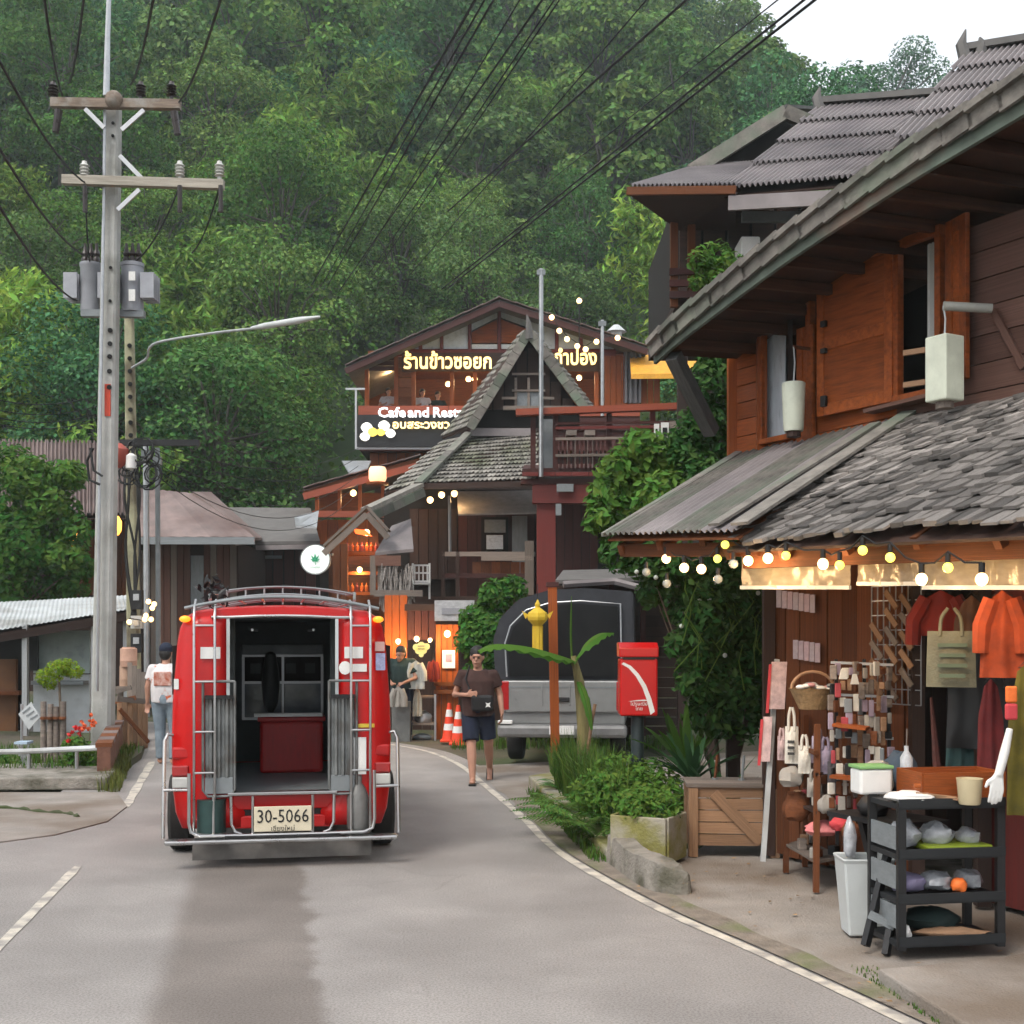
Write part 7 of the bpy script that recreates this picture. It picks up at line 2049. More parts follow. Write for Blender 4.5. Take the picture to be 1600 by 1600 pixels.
# board fence and post clutter
BF = thing('board_fence', 'patched brown board fence beside the foot of the tall utility pole', 'fence', P(210, 1190, 19.8))
rgl = random.Random(6)
for i in range(6):
    x = 187 + i * 8; d = 19.6 + i * .12
    piece('board', BF, V(P(x, 0, d).x, d, .05), P(x, 1098 - (i % 3) * 3, d), .075, .03, M_crate, up=V(0, 1, 0))
piece('brace', BF, P(187, 1108, 19.55), P(232, 1160, 19.9), .03, .06, M_woodb)
piece('top_rail', BF, P(182, 1092, 19.5), P(226, 1096, 20), .04, .08, M_woodg)
for i in range(4):
    x = 203 + i * 7; piece('board', BF, P(x, 1100, 20.4), P(x, 1035 + i * 5, 20.4), .07, .03, M_woodg, up=V(0, 1, 0))
piece('rail', BF, P(166, 1085, 19.9), P(205, 1074, 19.9), .04, .07, M_woodg)
piece('rail', BF, P(166, 1100, 19.8), P(212, 1090, 19.8), .04, .07, M_woodb)
for k, (x, y0, y1, w, mm, lab, cat) in enumerate(((201, 1013, 1042, 26, mat('peach_drum', (.5, .3, .22), .7, var=.15), 'peach coloured drum stacked above the fence behind the pole', 'drum'), (196, 1040, 1072, 18, mat('tan_drum', (.42, .27, .19), .7, var=.15), 'narrow tan drum under the peach one behind the pole', 'drum'))):
    t = thing('drum', lab, cat, P(x, y1, 20.8)); r = w / 2 * 20.8 / F; h = (y1 - y0) * 20.8 / F
    MB().lathe([(r * .96, 0), (r, .02), (r, h * .3), (r * 1.03, h * .33), (r, h * .36), (r, h * .97), (r * .9, h)], P(x, y1, 20.8), 16).build('shell', mm, t, smooth=True)
    MB().lathe([(r * .8, h), (r * .78, h + .02)], P(x, y1, 20.8), 12).build('lid', mm, t)
SP2 = thing('drum_stand', 'rough plank stand carrying the drums behind the pole', 'stand', V(P(198, 0, 20.8).x, 20.8, .1))
for x in (188, 210): piece('leg', SP2, V(P(x, 0, 20.8).x, 20.8, .1), P(x, 1074, 20.8), .08, .08, M_woodg, up=V(0, 1, 0))
piece('top', SP2, P(184, 1074, 20.8), P(214, 1074, 20.8), .3, .04, M_woodg)
# diamond sign on stick, stump planks, little blue stool
DSG = thing('diamond_sign', 'tilted pale lettered board on a post in the left garden', 'sign', P(44, 1200, 17.0))
c_ = P(45, 1118, 17)
MB().slab([c_ + V(-.14, 0, .02), c_ + V(.0, 0, -.19), c_ + V(.15, 0, -.02), c_ + V(.03, 0, .18)], .02, V(0, 1, 0)).build('board', M_roofw, DSG)
for k in range(3): MB().beam(c_ + V(-.08 + .05 * k, -.006, .03 - .04 * k), c_ + V(.02 + .05 * k, -.006, .11 - .05 * k), .006, .02).build('marking', M_greym, DSG)
MB().tube([P(34, 1215, 17.02), P(34, 1100, 17.02)], .018, 6).build('post', M_metal, DSG)
for k in range(4):
    lg = thing('upright_log', ('leftmost grey upright log in the garden beside the diamond sign', 'second grey upright log right of the diamond sign', 'third grey upright log under the topiary', 'rightmost grey upright log under the topiary')[k], 'log', P(68 + k * 10, 1170, 17.6))
    x = 68 + k * 10; m = MB(); m.tube([V(P(x, 0, 17.6).x, 17.6, .08), P(x + (k % 2), 1096 + (k % 3) * 4, 17.6)], .045, 9, r2=.04); m.build('log', M_woodg, lg, smooth=True)
    MB().tube([P(x, 1120, 17.55), P(x, 1124, 17.55)], .048, 9).build('knot', M_woodb, lg)
STL = thing('blue_stool', 'small pale blue folding stool behind the pipe rail', 'stool', P(40, 1210, 16.6))
piece('seat', STL, P(27, 1160, 16.6), P(47, 1160, 16.6), .22, .03, mat('pale_blue_paint', (.35, .45, .55), .5))
for a_, b_ in (((28, 1162), (50, 1216)), ((46, 1162), (30, 1212)), ((29, 1180), (46, 1180))): piece('leg', STL, P(*a_, 16.6), P(*b_, 16.6), .02, .02, M_metal)
# ------------------------------------------------------------------ stalls in the middle distance
STA = thing('roadside_stall', 'small wooden stall with orange posts and hanging clothes right of the songthaew', 'stall', P(660, 1165, 23.2))
for i in range(4): fpiece('post_board', STA, 681 + i * 9, 976, 689 + i * 9, 1172, 22.9, .06, M_woodo)
for y in (1066, 1078): fpiece('cross_board', STA, 678, y, 718, y + 6, 22.8, .06, M_woodb)
for i in range(3): fpiece('wall_board', STA, 601 + i * 12, 930, 612 + i * 12, 1040, 23.6, .06, M_woodo)
for i in range(4): fpiece('wall_board', STA, 637 + i * 11, 948, 647 + i * 11, 1000, 23.5, .06, M_woodm)
fpiece('beam', STA, 632, 944, 682, 954, 23.0, .15, M_woodd)
for i in range(8): fpiece('back_board', STA, 600 + i * 15, 1000, 614 + i * 15, 1170, 25.2, .06, M_woodd)
m = MB(); m.front(612, 1096, 641, 1162, 22.4, .5); m.build('cabinet', mat('dull_steel_cabinet', (.16, .165, .16), .5, .3, var=.2), STA, bevel=.01)
fpiece('poster', STA, 691, 1016, 711, 1044, 22.85, .02, M_stick)
fpiece('poster_print', STA, 696, 1022, 706, 1034, 22.84, .008, mat('purple_print', (.25, .2, .3), .8))
fpiece('upper_sign', STA, 679, 938, 741, 970, 22.4, .08, mat('pale_grey_board', (.42, .42, .43), .7, var=.2, scale=8))
fpiece('sign_print', STA, 690, 950, 735, 960, 22.38, .02, mat('faint_grey_print', (.28, .28, .3), .7, var=.4, scale=40))
lamp(STA, P(699, 990, 22.4), .06, 30); lamp(STA, P(651, 998, 22.9), .05, 14); lamp(STA, P(672, 1000, 22.9), .04, 8); lamp(STA, P(622, 1002, 23.2), .05, 18, col=(1, .45, .15))
CT = thing('serving_cart', 'low metal cart frame under the hanging clothes of the stall', 'cart', P(660, 1165, 22.7))
for x in (642, 680):
    for d in (22.6, 23.0): fpiece('leg', CT, x - 1.5, 1085, x + 1.5, 1166, d, .03, M_metal)
for y in (1088, 1130, 1158): fpiece('tier', CT, 641, y, 681, y + 3, 22.62, .4, M_woodg)
crumple('cart_pot', 'dull metal pot on the lower tier of the cart', P(662, 1122, 22.8), (.16, .13, .13), M_metal, 'pot')
crumple('cart_basin', 'grey basin on the bottom tier of the cart', P(660, 1152, 22.8), (.17, .13, .07), M_greym, 'basin')
M_pale = mat('pale_grey_cloth', (.42, .43, .4), .9, var=.2)
garment('pale_shirt', 'pale grey shirt hanging on the stall above the cart', P(650, 1032, 22.5), .28, .5, M_pale, V(1, 0, 0))
garment('pale_trousers', 'pale trousers hanging below the grey shirt on the stall', P(652, 1075, 22.6), .16, .5, mat('pale_khaki_cloth', (.38, .36, .3), .9), V(1, 0, 0), sleeves=False)
garment('red_garment', 'dark red garment hanging by the orange post of the stall', P(677, 1030, 22.7), .14, .4, M_rdT, V(1, 0, 0))
garment('grey_jacket', 'grey jacket draped before the cabinet of the stall', P(622, 1072, 22.2), .22, .36, M_bagg, V(1, 0, 0))
CS = thing('cloud_sign', 'small yellow cloud-shaped sign hanging over the stall', 'sign', P(658, 1028, 22.3))
q = P(658, 1014, 22.3)
for dx, dz, r in ((-.09, .03, .06), (0, .05, .075), (.09, .04, .06), (-.05, -.03, .06), (.04, -.03, .06), (0, -.1, .045)):
    MB().slab([q + V(dx + r * math.cos(k * .628), .003 * r * 100, dz + r * math.sin(k * .628)) for k in range(10)], .03, V(0, 1, 0)).build('cloud_lobe', mat('pale_yellow_board', (.75, .62, .22), .6, emis=.25, ecol=(1, .85, .3), var=.1), CS)
for i, z in enumerate((.05, .0)): MB().box(q + V(0, -.008, z), (.12, .01, .014)).build('print', M_crate, CS)
for k, (x, y, d) in enumerate(((702, 1158, 21.9), (716, 1166, 21.3))):
    cn = thing('traffic_cone', ('orange and white traffic cone standing farther back by the stall', 'orange and white traffic cone standing nearer the walking person')[k], 'traffic cone', V(P(x, 0, d).x, d, .01))
    M_cone = mat('cone_orange', (.75, .06, .02), .5, var=.1)
    q = V(P(x, 0, d).x, d, .012)
    MB().box(q + Z * .02, (.3, .3, .04)).build('base', M_cone, cn, bevel=.01)
    prof = [(.125, .04), (.03, .66)]
    for z0, z1, mm in ((.04, .2, M_cone), (.2, .31, M_stick), (.31, .43, M_cone), (.43, .55, M_stick), (.55, .66, M_cone)):
        r = lambda z: .125 - (z - .04) * .153
        MB().lathe([(r(z0), z0), (r(z1), z1)], q, 16).build('band', mm, cn, smooth=True)
# round leaf sign
LS = thing('round_leaf_sign', 'round white sign with green leaf emblem on a bracket above the songthaew', 'sign', P(493, 900, 25.5))
q = P(493, 874, 25.5); R9 = Matrix.Rotation(rad(90), 3, 'X'); rr = 24 * 25.5 / F
MB().lathe([(rr * .92, -.04), (rr * 1.0, -.05), (rr * 1.0, .05), (rr * .92, .04)], q, 28, M=R9).build('rim', M_greym, LS, smooth=True)
MB().lathe([(rr * .93, -.03), (rr * .93, .043)], q, 28, M=R9).build('face', mat('white_sign_face', (.75, .78, .76), .4, emis=.25, ecol=(.9, 1, .95), var=0), LS)
M_leafs = mat('green_emblem', (.01, .22, .1), .5, emis=.12, ecol=(.02, .5, .25), var=0)
for ang, L in ((90, .17), (58, .15), (122, .15), (28, .115), (152, .115), (2, .07), (178, .07)):
    a_ = rad(ang); dv = V(math.cos(a_), 0, math.sin(a_)); pv = V(-math.sin(a_), 0, math.cos(a_)); b_ = q + V(0, -.062, -.045)
    MB().slab([b_, b_ + dv * L * .5 - pv * L * .13, b_ + dv * L, b_ + dv * L * .5 + pv * L * .13], .006, V(0, -1, 0)).build('leaflet', M_leafs, LS)
MB().beam(q + V(0, -.062, -.045), q + V(.015, -.062, -.11), .006, .012).build('stem', M_leafs, LS)
text('lettering', 'CANNABIS', .04, M_leafs, LS, q + V(0, -.06, -.16), depth=.001)
MB().tube([q + V(rr, .05, .1), P(520, 866, 26.2)], .025, 6).build('bracket', M_greym, LS)
# white lattice chair on the ledge of the tiled house
WC = thing('lattice_chair', 'white lattice-backed chair on the ledge under the tiled house', 'chair', P(658, 932, 26.6))
for x in (645, 671): fpiece('leg', WC, x - 1.5, 880, x + 1.5, 936, 26.4, .03, M_white)
for i in range(4): fpiece('back_slat', WC, 647 + i * 6.5, 882, 649 + i * 6.5, 908, 26.42, .02, M_white)
for y in (882, 894, 907): fpiece('back_rail', WC, 646, y, 671, y + 2.5, 26.40, .02, M_white)
fpiece('seat', WC, 645, 910, 671, 913, 26.2, .4, M_white)
# ------------------------------------------------------------------ plants near the road
M_lf_mid = leafmat('mid_green_leaves', (.06, .15, .028), .3, .4)
M_lf_dark = leafmat('deep_green_leaves', (.028, .075, .022), .25, .45)
M_lf_lite = leafmat('light_green_leaves', (.095, .19, .035), .35, .4)
M_lf_vine = leafmat('vine_leaves', (.045, .11, .028), .3, .5)
M_lf_grass = leafmat('grass_blades', (.085, .155, .032), .3, .45)
M_lf_yel = leafmat('yellow_green_leaves', (.2, .3, .025), .35, .3)
M_lf_ban = leafmat('banana_leaf', (.075, .2, .03), .4, .15)
M_twig = mat('twig_bark', (.13, .1, .07), .9, var=.3)
def leaf_mass(parent, name, lobes, n, size, m, seed, asp=.5, droop=0.0):
    r_ = random.Random(seed); mb = MB(); tot = sum(r * r for c, r in lobes)
    for c, r in lobes:
        for k in range(int(n * r * r / tot)):
            d = rdir(r_); q = r_.uniform(.45, 1.1) ** .7
            p = Vector(c) + Vector((d.x, d.y, d.z * .9)) * r * q
            p.z -= droop * r_.random() * r
            nn = (d * .6 + rdir(r_) * .7 + Z * .5 + V(0, -.25, 0)).normalized()
            mb.leaf(p, nn, size * r_.uniform(.55, 1.3), asp, r_)
    return mb.build(name, m, parent)
def lob(lst, d, jit=0.0, seed=1):
    r_ = random.Random(seed)
    return [(P(x, y, d + r_.uniform(-jit, jit)), r) for x, y, r in lst]
def stems(parent, base, tips, r0, name='stem', m=None):
    for t in tips:
        mid = Vector(base).lerp(Vector(t), .5) + V(.05, .05, .1)
        MB().tube([base, mid, t], r0, 6, r2=r0 * .35).build(name, m or M_twig, parent, smooth=True)
# tree at the left edge
LT = thing('garden_tree', 'leafy green tree in front of the pink-roofed house at the left edge', 'tree', V(P(40, 0, 28).x, 28, 0))
lb_ = [(20, 725, .4), (60, 758, .5), (105, 745, .34), (10, 790, .55), (80, 800, .5), (118, 830, .32), (30, 850, .6), (92, 862, .5), (125, 885, .28), (15, 905, .5), (65, 915, .5), (115, 915, .28), (-30, 850, .6)]
L_ = [(c, r * 1.22) for c, r in lob(lb_, 28, .5, 3)]
leaf_mass(LT, 'crown', L_, 7500, .19, M_lf_mid, 41)
MB().tube([V(P(35, 0, 28).x, 28, 0), P(38, 960, 28), P(40, 860, 28)], .11, 8, r2=.04).build('trunk', M_twig, LT, smooth=True)
stems(LT, P(38, 950, 28), [P(x, y, 28) for x, y, r in lb_[::2]], .03, 'limb')
leaf_mass(LT, 'new_growth', [(P(45, 745, 27.4), .55), (P(75, 790, 27.4), .45), (P(110, 740, 27.4), .32), (P(100, 870, 27.4), .4)], 1600, .18, M_lf_lite, 42)
# creeper on the pergola above the mailbox, and vines down the end of the shop
VN = thing('pergola_creeper', 'bright green creeper spilling over the deck corner above the red mailbox', 'creeper', P(990, 900, 13.4))
leaf_mass(VN, 'foliage', lob([(1000, 700, .22), (1030, 715, .28), (975, 740, .3), (1015, 755, .36), (950, 780, .24), (990, 795, .32), (1040, 780, .32), (935, 812, .16), (1065, 750, .25), (960, 840, .14), (1060, 810, .22)], 13.4, .35, 5), 4200, .13, M_lf_lite, 51)
stems(VN, P(1075, 900, 13.7), [P(1000, 700, 13.4), P(950, 785, 13.4), P(1030, 760, 13.4), P(985, 830, 13.4)], .02)
V2 = thing('corner_creeper', 'dark green creeper climbing the corner of the timber house behind its strut', 'creeper', P(1115, 740, 13.2))
leaf_mass(V2, 'foliage', lob([(1120, 560, .2), (1108, 600, .24), (1126, 640, .22), (1095, 665, .24), (1118, 700, .26), (1085, 715, .24), (1132, 530, .14), (1070, 690, .2), (1100, 745, .25)], 13.2, .2, 7), 3200, .1, M_lf_vine, 53)
stems(V2, P(1120, 820, 13.3), [P(1128, 540, 13.2), P(1095, 640, 13.2), P(1110, 700, 13.2)], .018)
V3 = thing('balcony_plant', 'small leafy plant on the balcony beneath the grey corrugated roofs', 'plant', P(1110, 460, 15.4))
leaf_mass(V3, 'foliage', lob([(1095, 405, .16), (1120, 398, .18), (1142, 410, .16), (1110, 430, .18), (1130, 440, .15), (1088, 440, .1)], 15.4, .15, 8), 900, .1, M_lf_lite, 54)
stems(V3, P(1118, 465, 15.4), [P(1100, 410, 15.4), P(1135, 410, 15.4)], .012)
V4 = thing('wall_vine', 'thick dark green vine wall hanging between the mailbox and the shop front', 'vine', V(P(1130, 0, 12.0).x, 12.0, 0))
L4 = lob([(1085, 890, .28), (1130, 880, .3), (1170, 900, .3), (1080, 945, .26), (1120, 940, .34), (1165, 950, .34), (1195, 960, .22), (1085, 1000, .26), (1130, 1000, .36), (1180, 1010, .3), (1090, 1060, .22), (1135, 1060, .34), (1180, 1065, .28), (1110, 1110, .25), (1160, 1110, .28), (1010, 870, .22), (970, 860, .2), (1045, 880, .24), (1020, 920, .16), (1190, 1100, .2)], 12.1, .3, 9)
leaf_mass(V4, 'foliage', L4, 9500, .105, M_lf_vine, 55, droop=.3)
stems(V4, V(P(1130, 0, 12.2).x, 12.2, .05), [c for c, r in L4[::3]], .016)
rv = random.Random(66)
for k in range(26):
    x = rv.uniform(1070, 1200); y = rv.uniform(880, 1010); c_ = P(x, y, 11.8 + rv.uniform(-.2, .2))
    MB().tube([c_, c_ + V(rv.uniform(-.15, .15), -.1, -.15), c_ + V(rv.uniform(-.2, .2), -.12, -.42)], .006, 4).build('tendril', M_lf_lite, V4)
for k in range(12):
    x, y = rv.choice([(1080, 990), (1120, 905), (1042, 905), (1146, 870), (1010, 850), (1060, 920)]); c_ = P(x + rv.uniform(-30, 60), y + rv.uniform(-30, 60), 11.65)
    MB().ball(c_, .022, 7, 5).build('flower', mat('pale_flower', (.5, .55, .5), .7) if k == 0 else MATS['pale_flower'], V4, smooth=True)
V5 = thing('roadside_bush', 'green bush between the stall sign and the parked pickup', 'bush', V(P(775, 0, 21).x, 21, 0))
leaf_mass(V5, 'foliage', lob([(775, 930, .3), (800, 920, .25), (755, 965, .3), (740, 1000, .3), (770, 985, .3), (765, 1025, .3), (748, 1055, .28), (735, 965, .2)], 21, .3, 12), 3000, .13, M_lf_mid, 57)
stems(V5, V(P(760, 0, 21.1).x, 21.1, 0), [P(775, 930, 21), P(745, 990, 21), P(790, 925, 21)], .025)
# banana
BA = thing('banana_plant', 'young banana plant with broad leaf arching left in front of the pickup', 'banana plant', V(P(912, 0, 13.8).x, 13.8, .03))
b0 = V(P(913, 0, 13.8).x, 13.8, .03)
MB().tube([b0, P(912, 1130, 13.8), P(905, 1065, 13.8), P(896, 1025, 13.8)], .07, 10, rs=[.085, .075, .055, .03]).build('pseudostem', mat('banana_stem', (.2, .17, .07), .8, var=.35, scale=5, stretch=(4, 4, .6)), BA, smooth=True)
def banana_leaf(path, w):
    mb = MB(); pts = spline(path, 6); n = len(pts)
    for i, p in enumerate(pts):
        t = i / (n - 1); dv = (pts[min(i + 1, n - 1)] - pts[max(i - 1, 0)]).normalized()
        s = dv.cross(Z)
        s = s.normalized() if s.length > .1 else V(1, 0, 0)
        ww = w * math.sin(math.pi * min(1, max(.03, t * .93 + .05))) ** .6
        u = s.cross(dv)
        rp = .015 * math.sin(i * 2.3)
        mb.v += [tuple(p - s * ww - Z * (.35 * ww) + Z * rp), tuple(p - s * ww * .5 + u * .01), tuple(p), tuple(p + s * ww * .5 + u * .01), tuple(p + s * ww - Z * (.35 * ww) - Z * rp)]
    for i in range(n - 1):
        for k in range(4): mb.f.append((5 * i + k, 5 * i + k + 1, 5 * i + k + 6, 5 * i + k + 5))
    o = mb.build('leaf', M_lf_ban, BA, smooth=True)
    MB().tube(pts, .014, 6, r2=.004).build('midrib', M_lf_lite, BA)
banana_leaf([P(896, 1035, 13.8), P(870, 1026, 13.6), P(820, 1012, 13.4), P(775, 1008, 13.3), P(748, 1018, 13.2)], .15)
banana_leaf([P(898, 1035, 13.8), P(915, 1010, 13.8), P(938, 992, 13.9), P(958, 990, 14.0)], .10)
banana_leaf([P(894, 1040, 13.8), P(892, 990, 13.8), P(893, 932, 13.8)], .012)
banana_leaf([P(902, 1060, 13.8), P(915, 1090, 13.6), P(925, 1140, 13.5)], .05)
MB().tube([P(918, 1175, 13.6), P(926, 1120, 13.6), P(930, 1100, 13.6)], .02, 6).build('dry_sheath', M_crate, BA)
# strap-leaved plants
def rosette(name, label, base, n, L, w, m, seed, up=.7, cat='plant', blade_up=None):
    t = thing(name, label, cat, base); r_ = random.Random(seed)
    for k in range(n):
        a = r_.uniform(0, 6.28); e = r_.uniform(.25, 1.0) * up; ll = L * r_.uniform(.7, 1.1)
        d = V(math.cos(a), math.sin(a), 0); mb = MB(); s = V(-d.y, d.x, 0); N = 6
        for i in range(N + 1):
            q = i / N; p = Vector(base) + d * ll * q * math.cos(e * 1.3) + Z * (ll * (q * math.sin(e * 1.4 + .15) - .35 * q * q * (1 - e * .6)))
            ww = w * math.sin(math.pi * (q * .9 + .08)) ** .7 * (1 if i < N else .1)
            mb.v += [tuple(p - s * ww + Z * ww * .35), tuple(p), tuple(p + s * ww + Z * ww * .35)]
        for i in range(N):
            for j in range(2): mb.f.append((3 * i + j, 3 * i + j + 1, 3 * i + j + 4, 3 * i + j + 3))
        mb.build('leaf', m, t, smooth=True)
    return t
rosette('strap_leaf_plant', 'spiky dark strap-leaved plant behind the crate beside the mailbox post', V(P(1082, 0, 11.6).x, 11.6, .5), 34, .62, .03, leafmat('strap_leaves', (.04, .1, .045), .2, .3), 71, .9)
MB().tube([V(P(1082, 0, 11.6).x, 11.6, .05), V(P(1082, 0, 11.6).x, 11.6, .55)], .05, 8).build('strap_plant_stump', M_twig, label='short dark stump carrying the spiky strap-leaved plant', cat='stump')
rosette('strap_leaf_plant', 'taller light green strap-leaved plant rising behind the spiky one', V(P(1072, 0, 11.9).x, 11.9, .55), 16, .75, .035, M_lf_mid, 72, 1.25)
rosette('potted_rosette', 'small variegated rosette low beside the crate', V(P(1062, 0, 11.1).x, 11.1, .28), 18, .34, .022, M_lf_mid, 73, .7)
# herbs in the planter and the planted bed
HB = thing('planter_herbs', 'low light green herbs filling the mossy concrete planter', 'herbs', pc_ + Z * .3)
leaf_mass(HB, 'foliage', [(pc_ + V(-.1, -.08, .40), .15), (pc_ + V(.1, -.05, .40), .15), (pc_ + V(0, .1, .43), .17), (pc_ + V(.15, .1, .4), .12), (pc_ + V(-.14, .1, .42), .14)], 1700, .055, M_lf_lite, 61)
stems(HB, pc_ + Z * .3, [pc_ + V(-.1, -.05, .45), pc_ + V(.12, 0, .45), pc_ + V(0, .1, .5)], .006)
BD = thing('bed_shrub', 'dense light green shrub around the foot of the mailbox post', 'shrub', V(1.0, 11.6, .05))
leaf_mass(BD, 'foliage', [(V(.92, 11.3, .42), .26), (V(1.15, 11.35, .45), .26), (V(1.3, 11.7, .5), .25), (V(.78, 11.6, .4), .26), (V(1.0, 11.8, .5), .28), (V(1.38, 11.2, .42), .18)], 4200, .065, M_lf_lite, 62)
stems(BD, V(1.05, 11.55, .05), [V(.92, 11.3, .5), V(1.2, 11.4, .5), V(1.3, 11.7, .6), V(.8, 11.6, .5)], .008)
def grass(name, label, fn, n, L, seed, m=None, kind='stuff', w=.006):
    r_ = random.Random(seed); mb = MB()
    for k in range(n):
        b = fn(r_); a = r_.uniform(0, 6.28); d = V(math.cos(a), math.sin(a), 0); s = V(-d.y, d.x, 0) * w; ll = L * r_.uniform(.5, 1.15); ln = r_.uniform(.15, .8)
        p1 = b + Z * ll * .55 + d * ll * ln * .2; p2 = b + Z * ll * (1 - ln * .35) + d * ll * ln * .6
        i = len(mb.v); mb.v += [tuple(b - s), tuple(b + s), tuple(p1 + s * .8), tuple(p1 - s * .8), tuple(p2)]; mb.f += [(i, i + 1, i + 2, i + 3), (i + 3, i + 2, i + 4)]
    return mb.build(name, m or M_lf_grass, label=label, cat='grass', kind=kind)
def bedpt(r_):
    t = r_.random(); a = Vector(G(852, 1224)).lerp(G(955, 1322), t); return a + V(r_.uniform(.05, .45), r_.uniform(0, .6), .05)
grass('bed_grass', 'tall bright grass and fern fronds spilling over the planted bed kerb', bedpt, 2200, .52, 81, w=.008)
grass('kerb_grass', 'short grass tufts along the outer foot of the planting kerb', lambda r_: Vector(G(835, 1240)).lerp(G(945, 1350), r_.random()) + V(r_.uniform(-.1, .03), r_.uniform(-.06, .05), 0), 1100, .12, 82, w=.005)
grass('slab_moss', 'thin mossy grass along the edge of the shop step', lambda r_: Vector(G(1372, 1516)).lerp(G(1512, 1602), r_.random()) + V(r_.uniform(-.16, .0), r_.uniform(-.05, .02), 0.01), 420, .03, 83, w=.004)
grass('wall_grass', 'yellowish grass along the foot of the low striped wall', lambda r_: Vector(G(172, 1238)).lerp(G(204, 1176), r_.random()) + V(r_.uniform(-.15, .1), r_.uniform(-.1, .1), 0), 1300, .24, 84, m=leafmat('dry_grass', (.13, .15, .04), .3, .5), w=.006)
grass('garden_grass', 'grass covering the ground of the left garden', lambda r_: V(r_.uniform(-9, -5.5), r_.uniform(16.2, 19), .1), 2500, .2, 85, w=.007)
grass('lot_grass', 'patchy grass behind the stall and the parked pickup', lambda r_: V(r_.uniform(-1.0, 3.2), r_.uniform(20.4, 22.5), 0), 1500, .2, 86, w=.008)
# left garden plants
FL = thing('red_flower_plant', 'flowering plant with red and orange blooms by the low wall', 'flowers', V(P(128, 0, 16.6).x, 16.6, .1))
leaf_mass(FL, 'foliage', lob([(120, 1170, .17), (140, 1185, .18), (105, 1195, .15), (130, 1205, .16), (112, 1165, .12)], 16.6, .1, 14), 1500, .07, M_lf_lite, 91)
rf_ = random.Random(92)
for k in range(26):
    t = rf_.random(); c_ = P(108 + 42 * t + rf_.uniform(-5, 5), 1152 - 28 * t + rf_.uniform(-9, 9), 16.5 + rf_.uniform(-.1, .1))
    mb = MB()
    for j in range(6): mb.leaf(c_ + rdir(rf_) * .015, (rdir(rf_) + V(0, -.8, .3)).normalized(), .055, .7, rf_)
    mb.build('bloom', (mat('red_bloom', (.6, .02, .02), .6) if k == 0 else mat('orange_bloom', (.65, .1, .02), .6)) if k < 2 else (MATS['red_bloom'] if t < .5 else MATS['orange_bloom']), FL)
stems(FL, V(P(125, 0, 16.6).x, 16.6, .1), [P(115, 1150, 16.5), P(140, 1130, 16.5), P(125, 1140, 16.5)], .008)
TP = thing('topiary_tree', 'small yellow-green flat-topped topiary on a thin dark stem in the left garden', 'topiary', V(P(95, 0, 17.8).x, 17.8, .1))
leaf_mass(TP, 'crown', lob([(70, 1058, .13), (88, 1048, .16), (108, 1045, .15), (120, 1050, .1), (78, 1068, .1), (98, 1040, .12)], 17.8, .08, 15), 1500, .05, M_lf_yel, 93)
MB().tube([V(P(95, 0, 17.8).x, 17.8, .1), P(94, 1100, 17.8), P(92, 1055, 17.8)], .022, 7, r2=.014).build('stem', M_twig, TP, smooth=True)
GBs = thing('garden_bush', 'dark bush behind the pipe rail at the far left', 'bush', V(P(20, 0, 17.2).x, 17.2, .1))
leaf_mass(GBs, 'foliage', lob([(10, 1200, .15), (30, 1205, .13), (-10, 1195, .2)], 16.9, .1, 16), 900, .06, M_lf_mid, 94)
stems(GBs, V(P(15, 0, 17.0).x, 17.0, .1), [P(10, 1195, 16.9), P(28, 1200, 16.9)], .008)
# fallen leaves and grit on the verge
r_ = random.Random(77); mb = MB()
for k in range(90):
    y = r_.uniform(5, 13); x = next((a.x for a in rs if a.y > y), 1) + r_.uniform(.05, 1.6)
    mb.leaf(V(x, y, .034 + r_.uniform(0, .006)), (Z + rdir(r_) * .25).normalized(), r_.uniform(.02, .05), .6, r_)
mb.build('leaf_litter', mat('dry_leaf', (.25, .16, .08), .9, island=.5), label='scattered dry leaves and scraps on the verge', cat='litter', kind='stuff')
# ferns spilling from the bed
def fern(label, base, n, L, seed, m):
    t = thing('fern', label, 'fern', base); r_ = random.Random(seed)
    for k in range(n):
        a = r_.uniform(0, 6.28); d = V(math.cos(a), math.sin(a) - .25, 0).normalized(); ll = L * r_.uniform(.65, 1.1); s = V(-d.y, d.x, 0); up = r_.uniform(.55, 1.05)
        mb = MB(); N = 22
        for i in range(1, N):
            q = i / N; p = Vector(base) + d * ll * q * .8 + Z * (ll * (up * q - .75 * q * q * up))
            w2 = ll * .17 * math.sin(math.pi * min(1, q * .85 + .15))
            for sg in (-1, 1):
                tip = p + s * sg * w2 + d * w2 * .35 - Z * w2 * .25
                j = len(mb.v); mb.v += [tuple(p), tuple(p.lerp(tip, .5) + d * .012), tuple(tip), tuple(p.lerp(tip, .5) - d * .012)]; mb.f += [(j, j + 1, j + 2), (j, j + 2, j + 3)]
        mb.build('frond', m, t)
    return t
fern('tall fern at the near end of the planted bed left of the planter', V(.72, 11.0, .1), 18, .85, 201, M_lf_grass)
fern('fern behind the near one in the planted bed', V(.66, 11.7, .08), 16, .85, 202, M_lf_mid)
fern('fern midway along the planted bed kerb', V(.55, 12.7, .08), 16, .8, 203, M_lf_grass)
fern('fern at the far end of the planted bed near the wooden post', V(.6, 14.4, .06), 12, .6, 204, M_lf_mid)
fern('small fern beside the mailbox shrub towards the banana plant', V(.95, 12.8, .08), 14, .65, 205, M_lf_mid)
def bed2(r_): return Vector(G(868, 1250)).lerp(G(950, 1325), r_.random()) + V(r_.uniform(.0, .3), r_.uniform(-.05, .4), .05)
grass('bed_front_grass', 'long arching grass at the front of the planted bed', bed2, 1900, .78, 88, w=.008)
